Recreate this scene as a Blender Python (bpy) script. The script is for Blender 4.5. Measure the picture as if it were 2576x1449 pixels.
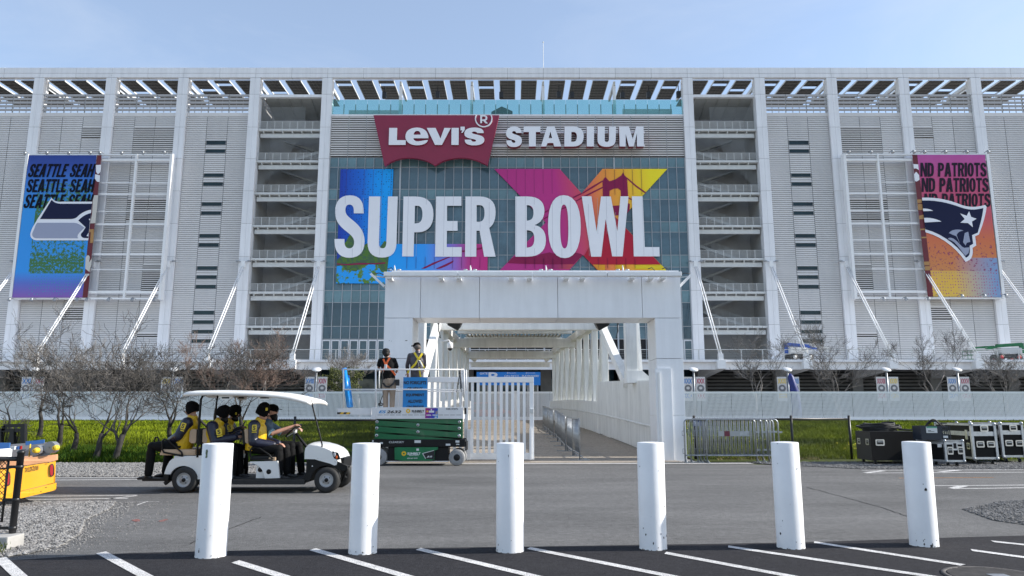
import bpy, bmesh, math, random
import numpy as np
from mathutils import Vector, Matrix
from mathutils.geometry import tessellate_polygon

for o in list(bpy.data.objects):
    bpy.data.objects.remove(o, do_unlink=True)
scene = bpy.context.scene
COL = scene.collection
R = math.radians
random.seed(7)

# ---------------------------------------------------------------- camera
CAM_H = 1.39
PITCH = R(9.7)
FPX, CX, CY = 1844.0, 1288.0, 724.5          # focal length and centre, measured on a 2576 px wide copy
cam_d = bpy.data.cameras.new('camera')
cam = bpy.data.objects.new('camera', cam_d)
COL.objects.link(cam)
cam.location = (0, 0, CAM_H)
cam.rotation_euler = (math.pi / 2 + PITCH, 0, 0)
cam_d.sensor_width = 36.0
cam_d.lens = 36.0 * FPX / 2576.0
cam_d.clip_start = 0.1
cam_d.clip_end = 3000
scene.camera = cam

# ---------------------------------------------------------------- sky, sun, exposure
SUN_EL, SUN_AZ = R(31.0), R(88.0)            # azimuth clockwise from +Y: sun stands to the right, a touch behind the facade plane
world = bpy.data.worlds.new('World')
scene.world = world
world.use_nodes = True
wn, wl = world.node_tree.nodes, world.node_tree.links
wn.clear()
w_out = wn.new('ShaderNodeOutputWorld')
w_bg = wn.new('ShaderNodeBackground')
w_sky = wn.new('ShaderNodeTexSky')
w_sky.sky_type = 'NISHITA'
w_sky.sun_disc = False
w_sky.sun_elevation = SUN_EL
w_sky.sun_rotation = SUN_AZ
w_sky.air_density = 1.0
w_sky.dust_density = 0.55
w_sky.ozone_density = 1.6
w_bg.inputs['Strength'].default_value = 0.15
w_tc = wn.new('ShaderNodeTexCoord')
w_mp = wn.new('ShaderNodeMapping'); w_mp.inputs['Scale'].default_value = (1.0, 1.6, 4.5)
w_mp.inputs['Rotation'].default_value = (0.0, R(18), R(25))
w_no = wn.new('ShaderNodeTexNoise')
w_no.inputs['Scale'].default_value = 1.7; w_no.inputs['Detail'].default_value = 7.0
w_no.inputs['Roughness'].default_value = 0.58; w_no.inputs['Distortion'].default_value = 0.6
w_rp = wn.new('ShaderNodeValToRGB')
w_rp.color_ramp.elements[0].position = 0.40; w_rp.color_ramp.elements[0].color = (0.24, 0.24, 0.24, 1)
w_rp.color_ramp.elements[1].position = 0.78; w_rp.color_ramp.elements[1].color = (0.58, 0.58, 0.58, 1)
w_mx = wn.new('ShaderNodeMix'); w_mx.data_type = 'RGBA'
w_mx.inputs['B'].default_value = (3.2, 3.55, 4.15, 1)
wl.new(w_tc.outputs['Generated'], w_mp.inputs['Vector'])
wl.new(w_mp.outputs['Vector'], w_no.inputs['Vector'])
wl.new(w_no.outputs['Fac'], w_rp.inputs['Fac'])
wl.new(w_rp.outputs['Color'], w_mx.inputs['Factor'])
wl.new(w_sky.outputs['Color'], w_mx.inputs['A'])
wl.new(w_mx.outputs['Result'], w_bg.inputs['Color'])
wl.new(w_bg.outputs['Background'], w_out.inputs['Surface'])

sun_d = bpy.data.lights.new('sun', 'SUN')
sun_d.energy = 4.2
sun_d.angle = R(0.53)
sun_d.color = (1.0, 0.95, 0.87)
sun = bpy.data.objects.new('sun', sun_d)
COL.objects.link(sun)
sun_dir = Vector((math.cos(SUN_EL) * math.sin(SUN_AZ), math.cos(SUN_EL) * math.cos(SUN_AZ), math.sin(SUN_EL)))
sun.rotation_euler = sun_dir.to_track_quat('Z', 'Y').to_euler()
sun.location = (60, -10, 60)

scene.view_settings.view_transform = 'Standard'
scene.view_settings.look = 'None'
scene.view_settings.exposure = 0.69
scene.view_settings.gamma = 1.0
scene.view_settings.use_curve_mapping = False
scene.render.engine = 'CYCLES'

# ---------------------------------------------------------------- measuring helpers (photo point -> place in the world)
CP, SP = math.cos(PITCH), math.sin(PITCH)
def _ray(dx, dy):
    x, y = (dx - CX) / FPX, -(dy - CY) / FPX
    return (x, CP - SP * y, SP + CP * y)
def P(dx, dy, Y):
    r = _ray(dx, dy); s = Y / r[1]
    return Vector((r[0] * s, Y, CAM_H + r[2] * s))
def G(dx, dy, z=0.0):
    r = _ray(dx, dy); s = (z - CAM_H) / r[2]
    return Vector((r[0] * s, r[1] * s, z))
def zone(ox, oy, sc):
    """a zoomed crop of the photo: returns a function from crop pixels to measured pixels"""
    return lambda u, v: ((ox + u / sc) / 1.38, (oy + v / sc) / 1.38)

# ---------------------------------------------------------------- materials
MATS = {}
def mat(name, col, rough=0.5, metal=0.0, var=0.0, vscale=4.0, bump=0.0, bscale=40.0, spec=0.5, col2=None, coat=0.0, detail=4.0, rnd=0.0, streak=0.0, sscale=(1.6, 1.6, 0.10)):
    if name in MATS: return MATS[name]
    m = bpy.data.materials.new(name); m.use_nodes = True
    n, l = m.node_tree.nodes, m.node_tree.links
    b = n['Principled BSDF']
    c = (*col, 1)
    b.inputs['Base Color'].default_value = c
    b.inputs['Roughness'].default_value = rough
    b.inputs['Metallic'].default_value = metal
    b.inputs['Specular IOR Level'].default_value = spec
    if coat: b.inputs['Coat Weight'].default_value = coat
    tc = n.new('ShaderNodeTexCoord')
    if var > 0 or col2:
        no = n.new('ShaderNodeTexNoise'); no.inputs['Scale'].default_value = vscale; no.inputs['Detail'].default_value = detail
        no.inputs['Roughness'].default_value = 0.6
        l.new(tc.outputs['Object'], no.inputs['Vector'])
        rp = n.new('ShaderNodeValToRGB')
        lo = tuple(max(0, x * (1 - var)) for x in col) if not col2 else col
        hi = tuple(min(1, x * (1 + var)) for x in col) if not col2 else col2
        rp.color_ramp.elements[0].position = 0.34; rp.color_ramp.elements[0].color = (*lo, 1)
        rp.color_ramp.elements[1].position = 0.66; rp.color_ramp.elements[1].color = (*hi, 1)
        l.new(no.outputs['Fac'], rp.inputs['Fac'])
        l.new(rp.outputs['Color'], b.inputs['Base Color'])
    def mul(fac_socket):
        mx = n.new('ShaderNodeMix'); mx.data_type = 'RGBA'; mx.blend_type = 'MULTIPLY'; mx.inputs['Factor'].default_value = 1.0
        src = b.inputs['Base Color'].links[0].from_socket if b.inputs['Base Color'].links else None
        if src: l.new(src, mx.inputs['A'])
        else: mx.inputs['A'].default_value = c
        l.new(fac_socket, mx.inputs['B']); l.new(mx.outputs['Result'], b.inputs['Base Color'])
    def grey(src, lo, hi, p0=0.0, p1=1.0):
        r_ = n.new('ShaderNodeValToRGB'); e_ = r_.color_ramp.elements
        e_[0].position, e_[0].color = p0, (lo, lo, lo, 1); e_[1].position, e_[1].color = p1, (hi, hi, hi, 1)
        l.new(src, r_.inputs['Fac']); return r_.outputs['Color']
    if rnd > 0:        # each panel its own slight tone
        oi = n.new('ShaderNodeObjectInfo'); mul(grey(oi.outputs['Random'], 1-rnd, 1.0))
    if streak > 0:     # rain streaks and grime
        ge = n.new('ShaderNodeNewGeometry'); sm_ = n.new('ShaderNodeMapping'); sm_.inputs['Scale'].default_value = sscale
        sn = n.new('ShaderNodeTexNoise'); sn.inputs['Scale'].default_value = 1.0; sn.inputs['Detail'].default_value = 8; sn.inputs['Roughness'].default_value = 0.7
        l.new(ge.outputs['Position'], sm_.inputs['Vector']); l.new(sm_.outputs['Vector'], sn.inputs['Vector']); mul(grey(sn.outputs['Fac'], 1-streak, 1.0, 0.36, 0.58))
    if bump > 0:
        nb = n.new('ShaderNodeTexNoise'); nb.inputs['Scale'].default_value = bscale; nb.inputs['Detail'].default_value = 3
        l.new(tc.outputs['Object'], nb.inputs['Vector'])
        bp = n.new('ShaderNodeBump'); bp.inputs['Strength'].default_value = bump; bp.inputs['Distance'].default_value = 0.02
        l.new(nb.outputs['Fac'], bp.inputs['Height'])
        l.new(bp.outputs['Normal'], b.inputs['Normal'])
    MATS[name] = m
    return m

def M_(s): return MATS[s]
mat('white_clad', (0.88, 0.88, 0.90), 0.42, var=0.03, vscale=0.35, rnd=0.07, streak=0.10)
mat('louver', (0.74, 0.715, 0.695), 0.45, var=0.04, vscale=0.25, rnd=0.08, streak=0.05, sscale=(.5, .5, .06))
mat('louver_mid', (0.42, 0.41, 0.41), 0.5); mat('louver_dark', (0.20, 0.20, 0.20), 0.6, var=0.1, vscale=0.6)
mat('void', (0.012, 0.012, 0.014), 0.8)
mat('white_paint', (0.83, 0.83, 0.83), 0.38, var=0.03, vscale=2.0, bump=0.03, bscale=30)
mat('bridge_white', (0.84, 0.84, 0.82), 0.45, var=0.04, vscale=1.2, streak=0.14, sscale=(3, 3, .4))
mat('grey_steel', (0.36, 0.37, 0.37), 0.5, var=0.06, vscale=1.0)
mat('pale_steel', (0.60, 0.61, 0.60), 0.45, var=0.05, vscale=1.0)
mat('galv', (0.36, 0.38, 0.40), 0.42, 0.7, var=0.2, vscale=9.0)
mat('concrete', (0.36, 0.35, 0.33), 0.85, var=0.15, vscale=2.5, bump=0.15, bscale=60)
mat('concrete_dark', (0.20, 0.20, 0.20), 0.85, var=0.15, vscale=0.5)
mat('stair_wall', (0.36, 0.355, 0.35), 0.85, var=0.12, vscale=0.3)
mat('solar', (0.125, 0.12, 0.115), 0.45, var=0.25, vscale=2.0)
mat('solar_rib', (0.22, 0.21, 0.20), 0.5)
mat('black_plastic', (0.012, 0.012, 0.013), 0.42, var=0.2, vscale=6)
mat('black_rubber', (0.018, 0.018, 0.018), 0.75, var=0.2, vscale=12, bump=0.2, bscale=80)
mat('black_fence', (0.010, 0.010, 0.011), 0.4)
mat('chrome', (0.62, 0.62, 0.63), 0.28, 0.9, var=0.12, vscale=10)
mat('alu', (0.55, 0.56, 0.58), 0.38, 0.75, var=0.12, vscale=12)
# ---------------------------------------------------------------- mesh building
class MB:
    def __init__(s): s.v = []; s.f = []; s.sm = []; s.mi = []; s.cur = 0
    def add(s, vs, fs, smooth=False):
        o = len(s.v); s.v.extend([tuple(q) for q in vs])
        for f in fs:
            s.f.append(tuple(i + o for i in f)); s.sm.append(smooth); s.mi.append(s.cur)
        return s
    def box(s, x0, y0, z0, x1, y1, z1):
        if x0 > x1: x0, x1 = x1, x0
        if y0 > y1: y0, y1 = y1, y0
        if z0 > z1: z0, z1 = z1, z0
        v = [(x0,y0,z0),(x1,y0,z0),(x1,y1,z0),(x0,y1,z0),(x0,y0,z1),(x1,y0,z1),(x1,y1,z1),(x0,y1,z1)]
        return s.add(v, [(0,3,2,1),(4,5,6,7),(0,1,5,4),(1,2,6,5),(2,3,7,6),(3,0,4,7)])
    def cbox(s, c, d): return s.box(c[0]-d[0]/2, c[1]-d[1]/2, c[2]-d[2]/2, c[0]+d[0]/2, c[1]+d[1]/2, c[2]+d[2]/2)
    def bbox(s, x0, y0, z0, x1, y1, z1, b):
        """box with chamfered edges"""
        bm = bmesh.new(); bmesh.ops.create_cube(bm, size=1)
        for q in bm.verts: q.co = Vector(((x0+x1)/2+q.co.x*(x1-x0), (y0+y1)/2+q.co.y*(y1-y0), (z0+z1)/2+q.co.z*(z1-z0)))
        bmesh.ops.bevel(bm, geom=list(bm.edges), offset=b, segments=2, profile=0.7, affect='EDGES')
        return s.bm(bm)
    def bm(s, bm, smooth=False, M=None):
        bm.verts.index_update()
        vs = [tuple(M @ q.co) if M else tuple(q.co) for q in bm.verts]
        fs = [tuple(q.index for q in f.verts) for f in bm.faces]
        bm.free(); return s.add(vs, fs, smooth)
    def tube(s, pts, rad, n=8, smooth=True, caps=True, ell=None, up=None):
        """tube along pts; rad number or list; ell = list of (a,b) factors with the a axis along 'up' cross tangent"""
        pts = [Vector(p) for p in pts]
        if not isinstance(rad, (list, tuple)): rad = [rad] * len(pts)
        ring = []
        prev = None
        for i, p in enumerate(pts):
            if i == 0: t = pts[1] - pts[0]
            elif i == len(pts)-1: t = pts[-1] - pts[-2]
            else: t = (pts[i+1]-pts[i]).normalized() + (pts[i]-pts[i-1]).normalized()
            if t.length < 1e-9: t = Vector((0,0,1))
            t.normalize()
            if up is not None:
                a = Vector(up).cross(t)
                if a.length < 1e-4: a = Vector((1,0,0)).cross(t)
            elif prev is None:
                a = t.orthogonal()
            else:
                a = prev - t * prev.dot(t)
                if a.length < 1e-5: a = t.orthogonal()
            a.normalize(); prev = a
            b = t.cross(a)
            ea, eb = ell[i] if ell else (1, 1)
            ring.append([p + a*(math.cos(2*math.pi*k/n)*rad[i]*ea) + b*(math.sin(2*math.pi*k/n)*rad[i]*eb) for k in range(n)])
        vs = [q for r in ring for q in r]
        fs = []
        for i in range(len(pts)-1):
            for k in range(n):
                k2 = (k+1) % n
                fs.append((i*n+k, i*n+k2, (i+1)*n+k2, (i+1)*n+k))
        s.add(vs, fs, smooth)
        if caps:
            o = len(s.v) - len(vs)
            s.f.append(tuple(o+k for k in reversed(range(n)))); s.sm.append(False); s.mi.append(s.cur)
            s.f.append(tuple(o+(len(pts)-1)*n+k for k in range(n))); s.sm.append(False); s.mi.append(s.cur)
        return s
    def bar(s, p0, p1, w, h=None, up=(0,0,1)):
        """straight bar of rectangular section; w across, h along 'up'"""
        if h is None: h = w
        p0, p1 = Vector(p0), Vector(p1); t = (p1-p0).normalized()
        a = t.cross(Vector(up))
        if a.length < 1e-4: a = t.cross(Vector((0,1,0)))
        a.normalize(); b = a.cross(t); a *= w/2; b *= h/2
        v = [p0-a-b, p0+a-b, p0+a+b, p0-a+b, p1-a-b, p1+a-b, p1+a+b, p1-a+b]
        return s.add(v, [(0,3,2,1),(4,5,6,7),(0,1,5,4),(1,2,6,5),(2,3,7,6),(3,0,4,7)])
    def cyl(s, p0, p1, r, n=16, r1=None): return s.tube([p0, p1], [r, r if r1 is None else r1], n)
    def ball(s, c, r, n=10, sc=(1,1,1)):
        vs, fs = [], []
        m = max(4, n//2+1)
        for i in range(m+1):
            th = math.pi*i/m
            for k in range(n):
                ph = 2*math.pi*k/n
                vs.append((c[0]+r*sc[0]*math.sin(th)*math.cos(ph), c[1]+r*sc[1]*math.sin(th)*math.sin(ph), c[2]+r*sc[2]*math.cos(th)))
        for i in range(m):
            for k in range(n):
                k2 = (k+1) % n
                fs.append((i*n+k, (i+1)*n+k, (i+1)*n+k2, i*n+k2))
        return s.add(vs, fs, True)
    def lathe(s, c, prof, n=24, axis='z', smooth=True):
        """prof: list of (radius, height along axis)"""
        vs, fs = [], []
        for r, h in prof:
            for k in range(n):
                a = 2*math.pi*k/n
                if axis == 'z': q = (c[0]+r*math.cos(a), c[1]+r*math.sin(a), c[2]+h)
                elif axis == 'y': q = (c[0]+r*math.cos(a), c[1]+h, c[2]+r*math.sin(a))
                else: q = (c[0]+h, c[1]+r*math.cos(a), c[2]+r*math.sin(a))
                vs.append(q)
        for i in range(len(prof)-1):
            for k in range(n):
                k2 = (k+1) % n
                fs.append((i*n+k, i*n+k2, (i+1)*n+k2, (i+1)*n+k))
        return s.add(vs, fs, smooth)
    def plate(s, loops, front, depth):
        """loops of 3D points in one plane (first outer, others holes); thickness 'depth' along vector 'front' reversed"""
        loops = [[Vector(p) for p in lp] for lp in loops]
        tri = tessellate_polygon(loops)
        flat = [p for lp in loops for p in lp]
        fr = Vector(front).normalized()
        off = -fr * depth
        n = len(flat)
        vs = flat + [p + off for p in flat]
        fs = []
        for t in tri:
            a, b, c = (flat[i] for i in t)
            if (b-a).cross(c-a).dot(fr) < 0: t = (t[0], t[2], t[1])
            fs.append(tuple(t)); fs.append((t[0]+n, t[2]+n, t[1]+n))
        o = 0
        for lp in loops:
            m = len(lp)
            for i in range(m):
                j = (i+1) % m
                fs.append((o+i, o+j, o+j+n, o+i+n))
            o += m
        return s.add(vs, fs)
    def build(s, name, m, parent=None, kind=None, local=False, loc=None):
        me = bpy.data.meshes.new(name)
        vs = s.v
        off = Vector((0,0,0))
        if parent is not None and not local:
            off = world_of(parent)
            vs = [(a-off.x, b-off.y, c-off.z) for a, b, c in vs]
        me.from_pydata(vs, [], s.f)
        me.polygons.foreach_set('use_smooth', s.sm)
        ms = m if isinstance(m, (list, tuple)) else [m]
        for q in ms: me.materials.append(MATS[q] if isinstance(q, str) else q)
        if len(ms) > 1: me.polygons.foreach_set('material_index', s.mi)
        me.update()
        return link(name, me, parent, kind, loc)
WORLD = {}
def world_of(o):
    p = Vector(o.location); q = o.parent
    while q is not None:
        p = p + Vector(q.location); q = q.parent
    return p
def link(name, me, parent=None, kind=None, loc=None):
    o = bpy.data.objects.new(name, me); COL.objects.link(o)
    if parent is not None: o.parent = parent
    if loc is not None: o.location = loc
    if kind: o['kind'] = kind
    return o
def centred(o):
    """move a top-level mesh's origin to the middle of its base"""
    me = o.data
    a = np.empty(len(me.vertices)*3); me.vertices.foreach_get('co', a); a = a.reshape(-1,3)
    c = np.array([(a[:,0].min()+a[:,0].max())/2, (a[:,1].min()+a[:,1].max())/2, a[:,2].min()])
    me.vertices.foreach_set('co', (a-c).ravel()); me.update()
    o.location = Vector(o.location) + Vector(c)
    return o
def tag(o, label, cat, group=None):
    o['label'] = label; o['category'] = cat
    if group: o['group'] = group
    return o
def thing(name, label, cat, loc=(0,0,0), rz=0, group=None):
    o = bpy.data.objects.new(name, None); COL.objects.link(o)
    o.empty_display_size = 0.2
    o.location = loc; o.rotation_euler = (0,0,rz)
    return tag(o, label, cat, group)
def kids(o): return [c for c in bpy.data.objects if c.parent == o]
def dup(root, loc, rz=0.0, label=None, tree=None):
    r = root.copy(); COL.objects.link(r); r.location = loc; r.rotation_euler = (0,0,rz)
    if label: r['label'] = label
    for ch, gs in tree:
        c = ch.copy(); COL.objects.link(c); c.parent = r
        for g in gs:
            d = g.copy(); COL.objects.link(d); d.parent = c
    return r
def tree_of(root): return [(c, kids(c)) for c in kids(root)]

def path(s, n=7):
    """'M x y L x y C ... Z' -> list of loops of 2D points"""
    tok = s.split(); i = 0; loops = []; cur = []
    while i < len(tok):
        t = tok[i]
        if t == 'M':
            if cur: loops.append(cur)
            cur = [(float(tok[i+1]), float(tok[i+2]))]; i += 3
        elif t == 'L':
            cur.append((float(tok[i+1]), float(tok[i+2]))); i += 3
        elif t == 'C':
            p0 = cur[-1]; a = [float(x) for x in tok[i+1:i+7]]
            for k in range(1, n+1):
                q = k/n; w = 1-q
                cur.append((w**3*p0[0]+3*w*w*q*a[0]+3*w*q*q*a[2]+q**3*a[4], w**3*p0[1]+3*w*w*q*a[1]+3*w*q*q*a[3]+q**3*a[5]))
            i += 7
        elif t == 'Z': i += 1
        else: raise ValueError(t)
    loops.append(cur)
    out = []
    for lp in loops:
        if len(lp) > 2 and abs(lp[0][0]-lp[-1][0])+abs(lp[0][1]-lp[-1][1]) < 1e-6: lp = lp[:-1]
        out.append(lp)
    return out
def shape(pth, zn, Y, depth, front=(0,-1,0), mb=None):
    """outline read off the photo, standing as a plate of real thickness in the plane y = Y"""
    mb = mb or MB()
    loops = [[P(*zn(u, v), Y) for u, v in lp] for lp in path(pth)]
    return mb.plate(loops, front, depth)

_txt = {}
def text_raw(s, bold=0.0, shear=0.0):
    k = (s, bold, shear)
    if k in _txt: return _txt[k]
    c = bpy.data.curves.new('t', 'FONT'); c.body = s; c.size = 1.0; c.offset = bold; c.shear = shear; c.extrude = 0.0
    c.resolution_u = 3; c.fill_mode = 'FRONT'
    o = bpy.data.objects.new('t', c); COL.objects.link(o)
    dg = bpy.context.evaluated_depsgraph_get(); dg.update()
    me = bpy.data.meshes.new_from_object(o.evaluated_get(dg))
    vs = [tuple(v.co) for v in me.vertices]; fs = [tuple(p.vertices) for p in me.polygons]
    bpy.data.objects.remove(o, do_unlink=True); bpy.data.meshes.remove(me); bpy.data.curves.remove(c)
    _txt[k] = (vs, fs); return vs, fs
def text(mb, s, origin, ux, uz, w, h, bold=0.0, shear=0.0):
    """lettering filling a w x h rectangle whose lower left corner is origin; ux, uz unit vectors along and up"""
    vs, fs = text_raw(s, bold, shear)
    xs = [v[0] for v in vs]; ys = [v[1] for v in vs]
    x0, x1, y0, y1 = min(xs), max(xs), min(ys), max(ys)
    ux, uz, o = Vector(ux), Vector(uz), Vector(origin)
    return mb.add([o + ux*((v[0]-x0)/(x1-x0)*w) + uz*((v[1]-y0)/(y1-y0)*h) for v in vs], fs)
def text_rect(mb, s, zn, u0, v0, u1, v1, Y, bold=0.0, shear=0.0):
    a = P(*zn(u0, v1), Y); b = P(*zn(u1, v1), Y); c = P(*zn(u0, v0), Y)
    uz = (c-a); uz.x = 0 if abs(uz.x) < 0.15*abs(uz.z) else uz.x
    return text(mb, s, a, (b-a).normalized(), uz.normalized(), (b-a).length, uz.length, bold, shear)
def zbox(mb, zn, u0, v0, u1, v1, Y0, Y1):
    """a box whose front face (at y = Y0) spans the given crop rectangle"""
    a = P(*zn(u0, v1), Y0); b = P(*zn(u1, v0), Y0)
    return mb.box(a.x, Y0, a.z, b.x, Y1, b.z)
# ================================================================= SETTING: ground
def ground_mat(name, base, dark, light, speck=0.0, fine=90.0, crack=False, rough=0.95, spec=0.15):
    m = bpy.data.materials.new(name); m.use_nodes = True
    n, l = m.node_tree.nodes, m.node_tree.links
    b = n['Principled BSDF']; b.inputs['Roughness'].default_value = rough
    b.inputs['Specular IOR Level'].default_value = spec
    tc = n.new('ShaderNodeTexCoord')
    big = n.new('ShaderNodeTexNoise'); big.inputs['Scale'].default_value = 0.42; big.inputs['Detail'].default_value = 9; big.inputs['Roughness'].default_value = 0.72
    mp = n.new('ShaderNodeMapping'); mp.inputs['Scale'].default_value = (0.5, 1.3, 1.0)
    l.new(tc.outputs['Object'], mp.inputs['Vector']); l.new(mp.outputs['Vector'], big.inputs['Vector'])
    rp = n.new('ShaderNodeValToRGB')
    rp.color_ramp.elements[0].position = 0.3; rp.color_ramp.elements[0].color = (*dark, 1)
    rp.color_ramp.elements[1].position = 0.7; rp.color_ramp.elements[1].color = (*base, 1)
    l.new(big.outputs['Fac'], rp.inputs['Fac'])
    fn = n.new('ShaderNodeTexNoise'); fn.inputs['Scale'].default_value = fine; fn.inputs['Detail'].default_value = 3
    l.new(tc.outputs['Object'], fn.inputs['Vector'])
    fr = n.new('ShaderNodeValToRGB')
    fr.color_ramp.elements[0].position = 0.35; fr.color_ramp.elements[0].color = (0.35, 0.35, 0.35, 1)
    fr.color_ramp.elements[1].position = 0.68; fr.color_ramp.elements[1].color = (1.65, 1.65, 1.65, 1)
    l.new(fn.outputs['Fac'], fr.inputs['Fac'])
    mu = n.new('ShaderNodeMix'); mu.data_type = 'RGBA'; mu.blend_type = 'MULTIPLY'; mu.inputs['Factor'].default_value = 0.8
    l.new(rp.outputs['Color'], mu.inputs['A']); l.new(fr.outputs['Color'], mu.inputs['B'])
    md = n.new('ShaderNodeTexNoise'); md.inputs['Scale'].default_value = 11.0; md.inputs['Detail'].default_value = 8; md.inputs['Roughness'].default_value = 0.75
    l.new(tc.outputs['Object'], md.inputs['Vector'])
    mr = n.new('ShaderNodeValToRGB'); mr.color_ramp.elements[0].position = 0.30; mr.color_ramp.elements[0].color = (0.66, 0.66, 0.66, 1)
    mr.color_ramp.elements[1].position = 0.70; mr.color_ramp.elements[1].color = (1.30, 1.30, 1.30, 1)
    l.new(md.outputs['Fac'], mr.inputs['Fac'])
    m2 = n.new('ShaderNodeMix'); m2.data_type = 'RGBA'; m2.blend_type = 'MULTIPLY'; m2.inputs['Factor'].default_value = 0.9
    l.new(mu.outputs['Result'], m2.inputs['A']); l.new(mr.outputs['Color'], m2.inputs['B'])
    last = m2.outputs['Result']
    if speck > 0:
        vo = n.new('ShaderNodeTexVoronoi'); vo.inputs['Scale'].default_value = 34.0
        l.new(tc.outputs['Object'], vo.inputs['Vector'])
        vr = n.new('ShaderNodeValToRGB'); vr.color_ramp.interpolation = 'CONSTANT'
        vr.color_ramp.elements[0].position = 0.0; vr.color_ramp.elements[0].color = (1, 1, 1, 1)
        vr.color_ramp.elements[1].position = speck; vr.color_ramp.elements[1].color = (0, 0, 0, 1)
        l.new(vo.outputs['Distance'], vr.inputs['Fac'])
        mx = n.new('ShaderNodeMix'); mx.data_type = 'RGBA'; mx.inputs['B'].default_value = (*light, 1)
        l.new(vr.outputs['Color'], mx.inputs['Factor']); l.new(last, mx.inputs['A']); last = mx.outputs['Result']
    l.new(last, b.inputs['Base Color'])
    bp = n.new('ShaderNodeBump'); bp.inputs['Strength'].default_value = 0.45; bp.inputs['Distance'].default_value = 0.012
    l.new(fn.outputs['Fac'], bp.inputs['Height']); l.new(bp.outputs['Normal'], b.inputs['Normal'])
    MATS[name] = m
    return m
ground_mat('dirt', (0.26, 0.245, 0.225), (0.20, 0.19, 0.17), (0.3, 0.3, 0.28))
ground_mat('asphalt', (0.175, 0.172, 0.169), (0.096, 0.095, 0.094), (0.30, 0.29, 0.28), speck=0.10)
ground_mat('asphalt_new', (0.034, 0.033, 0.036), (0.022, 0.0215, 0.025), (0.08, 0.08, 0.08), fine=120)
ground_mat('gravel_bed', (0.16, 0.155, 0.15), (0.09, 0.088, 0.085), (0.4, 0.4, 0.4), speck=0.2)
ground_mat('line_paint', (0.62, 0.61, 0.60), (0.46, 0.45, 0.44), (0.3, 0.3, 0.3), speck=0.06)
ground_mat('line_orange', (0.55, 0.24, 0.05), (0.40, 0.19, 0.06), (0.3, 0.3, 0.3), speck=0.12)
ground_mat('paint_red', (0.33, 0.10, 0.085), (0.17, 0.13, 0.125), (0.16, 0.16, 0.16), speck=0.25, fine=25)
ground_mat('deck_concrete', (0.37, 0.32, 0.265), (0.31, 0.27, 0.225), (0.4, 0.4, 0.4), fine=60)
ground_mat('apron', (0.42, 0.41, 0.39), (0.34, 0.33, 0.32), (0.5, 0.5, 0.5), fine=70)
ground_mat('soil', (0.075, 0.085, 0.02), (0.03, 0.05, 0.008), (0.2, 0.15, 0.1), fine=20)
ground_mat('plaza', (0.32, 0.31, 0.30), (0.26, 0.255, 0.25), (0.3, 0.3, 0.3), fine=30)

def sheet(name, pts, z, m, parent=None, kind='structure'):
    mb = MB()
    loop = [Vector((p[0], p[1], z)) for p in pts]
    tri = tessellate_polygon([loop])
    fs = []
    for t in tri:
        a, b, c = (loop[i] for i in t)
        fs.append(t if (b-a).cross(c-a).z > 0 else (t[0], t[2], t[1]))
    mb.add(loop, fs)
    return mb.build(name, m, parent, kind)

sheet('ground', [(-900, -300), (900, -300), (900, 1500), (-900, 1500)], -0.12, 'dirt')
def xy(*ps): return [(G(*p).x, G(*p).y) for p in ps]
road = sheet('road', [(-70, 5), (70, 5), (70, 18.9), (16, 18.9), (8.8, 19.0), (7.4, 20.4), (5.6, 21.2), (-4.0, 21.2), (-4.4, 19.0), (-8, 16.75), (-70, 16.75)], 0.0, 'asphalt')
lot_edge = [(-40, 1425), (20, 1411), (330, 1392), (700, 1384), (1280, 1377), (2000, 1366), (2400, 1353), (2700, 1345)]
lot = sheet('parking_lot', [(-30, 0.5)] + [(-30, G(*lot_edge[0]).y)] + xy(*lot_edge) + [(30, G(*lot_edge[-1]).y), (30, 0.5)], 0.005, 'asphalt_new')
# painted stripes of the parking lot
def stripe(name, a, b, w, m, z, parent, ext=0.0, taper=0.0):
    p, q = G(*a), G(*b); d = (q-p).normalized(); q = q + d*ext
    s = Vector((-d.y, d.x, 0))*w/2
    pts = [p-s+d*taper, q-s, q+s, p+s-d*taper]
    return sheet(name, [(k.x, k.y) for k in pts], z, m, parent, None)
for a, b in [((0, 1406), (46, 1449)), ((254, 1392), (360, 1449)), ((592, 1415), (700, 1449)), ((786, 1384), (1010, 1449)),
             ((1052, 1383), (1330, 1449)), ((1330, 1381), (1672, 1449)), ((1674, 1393), (1972, 1449)), ((1832, 1377), (2316, 1449)),
             ((2048, 1366), (2423, 1424)), ((2444, 1386), (2640, 1413)), ((2497, 1364), (2640, 1379))]:
    stripe('parking_line', a, b, 0.105, 'line_paint', 0.010, lot, ext=0.0 if b == (2423, 1424) else 1.2, taper=0.03)
# road markings
for a, b, w in [((-40, 1203.2), (352, 1201.3), 0.10), ((-40, 1209.5), (352, 1206.5), 0.10), ((60, 1249.5), (344, 1246.3), 0.085), ((20, 1258.0), (322, 1254.0), 0.085),
                ((268, 1256.0), (345, 1247.5), 0.08), ((312, 1264.0), (400, 1262.5), 0.03), ((345, 1270.5), (372, 1261.5), 0.03),
                ((2168, 1183.3), (2720, 1181.3), 0.11), ((2178, 1190.3), (2720, 1187.6), 0.11), ((2178, 1189.5), (2222, 1184.5), 0.16), ((2365, 1187), (2412, 1183), 0.16),
                ((2350, 1222.3), (2720, 1219.5), 0.10), ((2396, 1230.0), (2720, 1225.4), 0.10), ((2396, 1229.0), (2424, 1222.3), 0.16)]:
    stripe('road_marking', a, b, w, 'line_paint', 0.004, road)
stripe('road_marking', (2262, 1203.0), (2500, 1201.4), 0.055, 'line_orange', 0.004, road)
for pts in ([(330, 1309), (345, 1306), (352, 1308), (352, 1312), (340, 1313)], [(398, 1311), (418, 1306), (424, 1307), (412, 1312), (402, 1313)], [(2308, 1282), (2340, 1281), (2341, 1283), (2308, 1284)]):
    sheet('spray_mark', xy(*pts), 0.004, 'paint_red', road, None)
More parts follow.
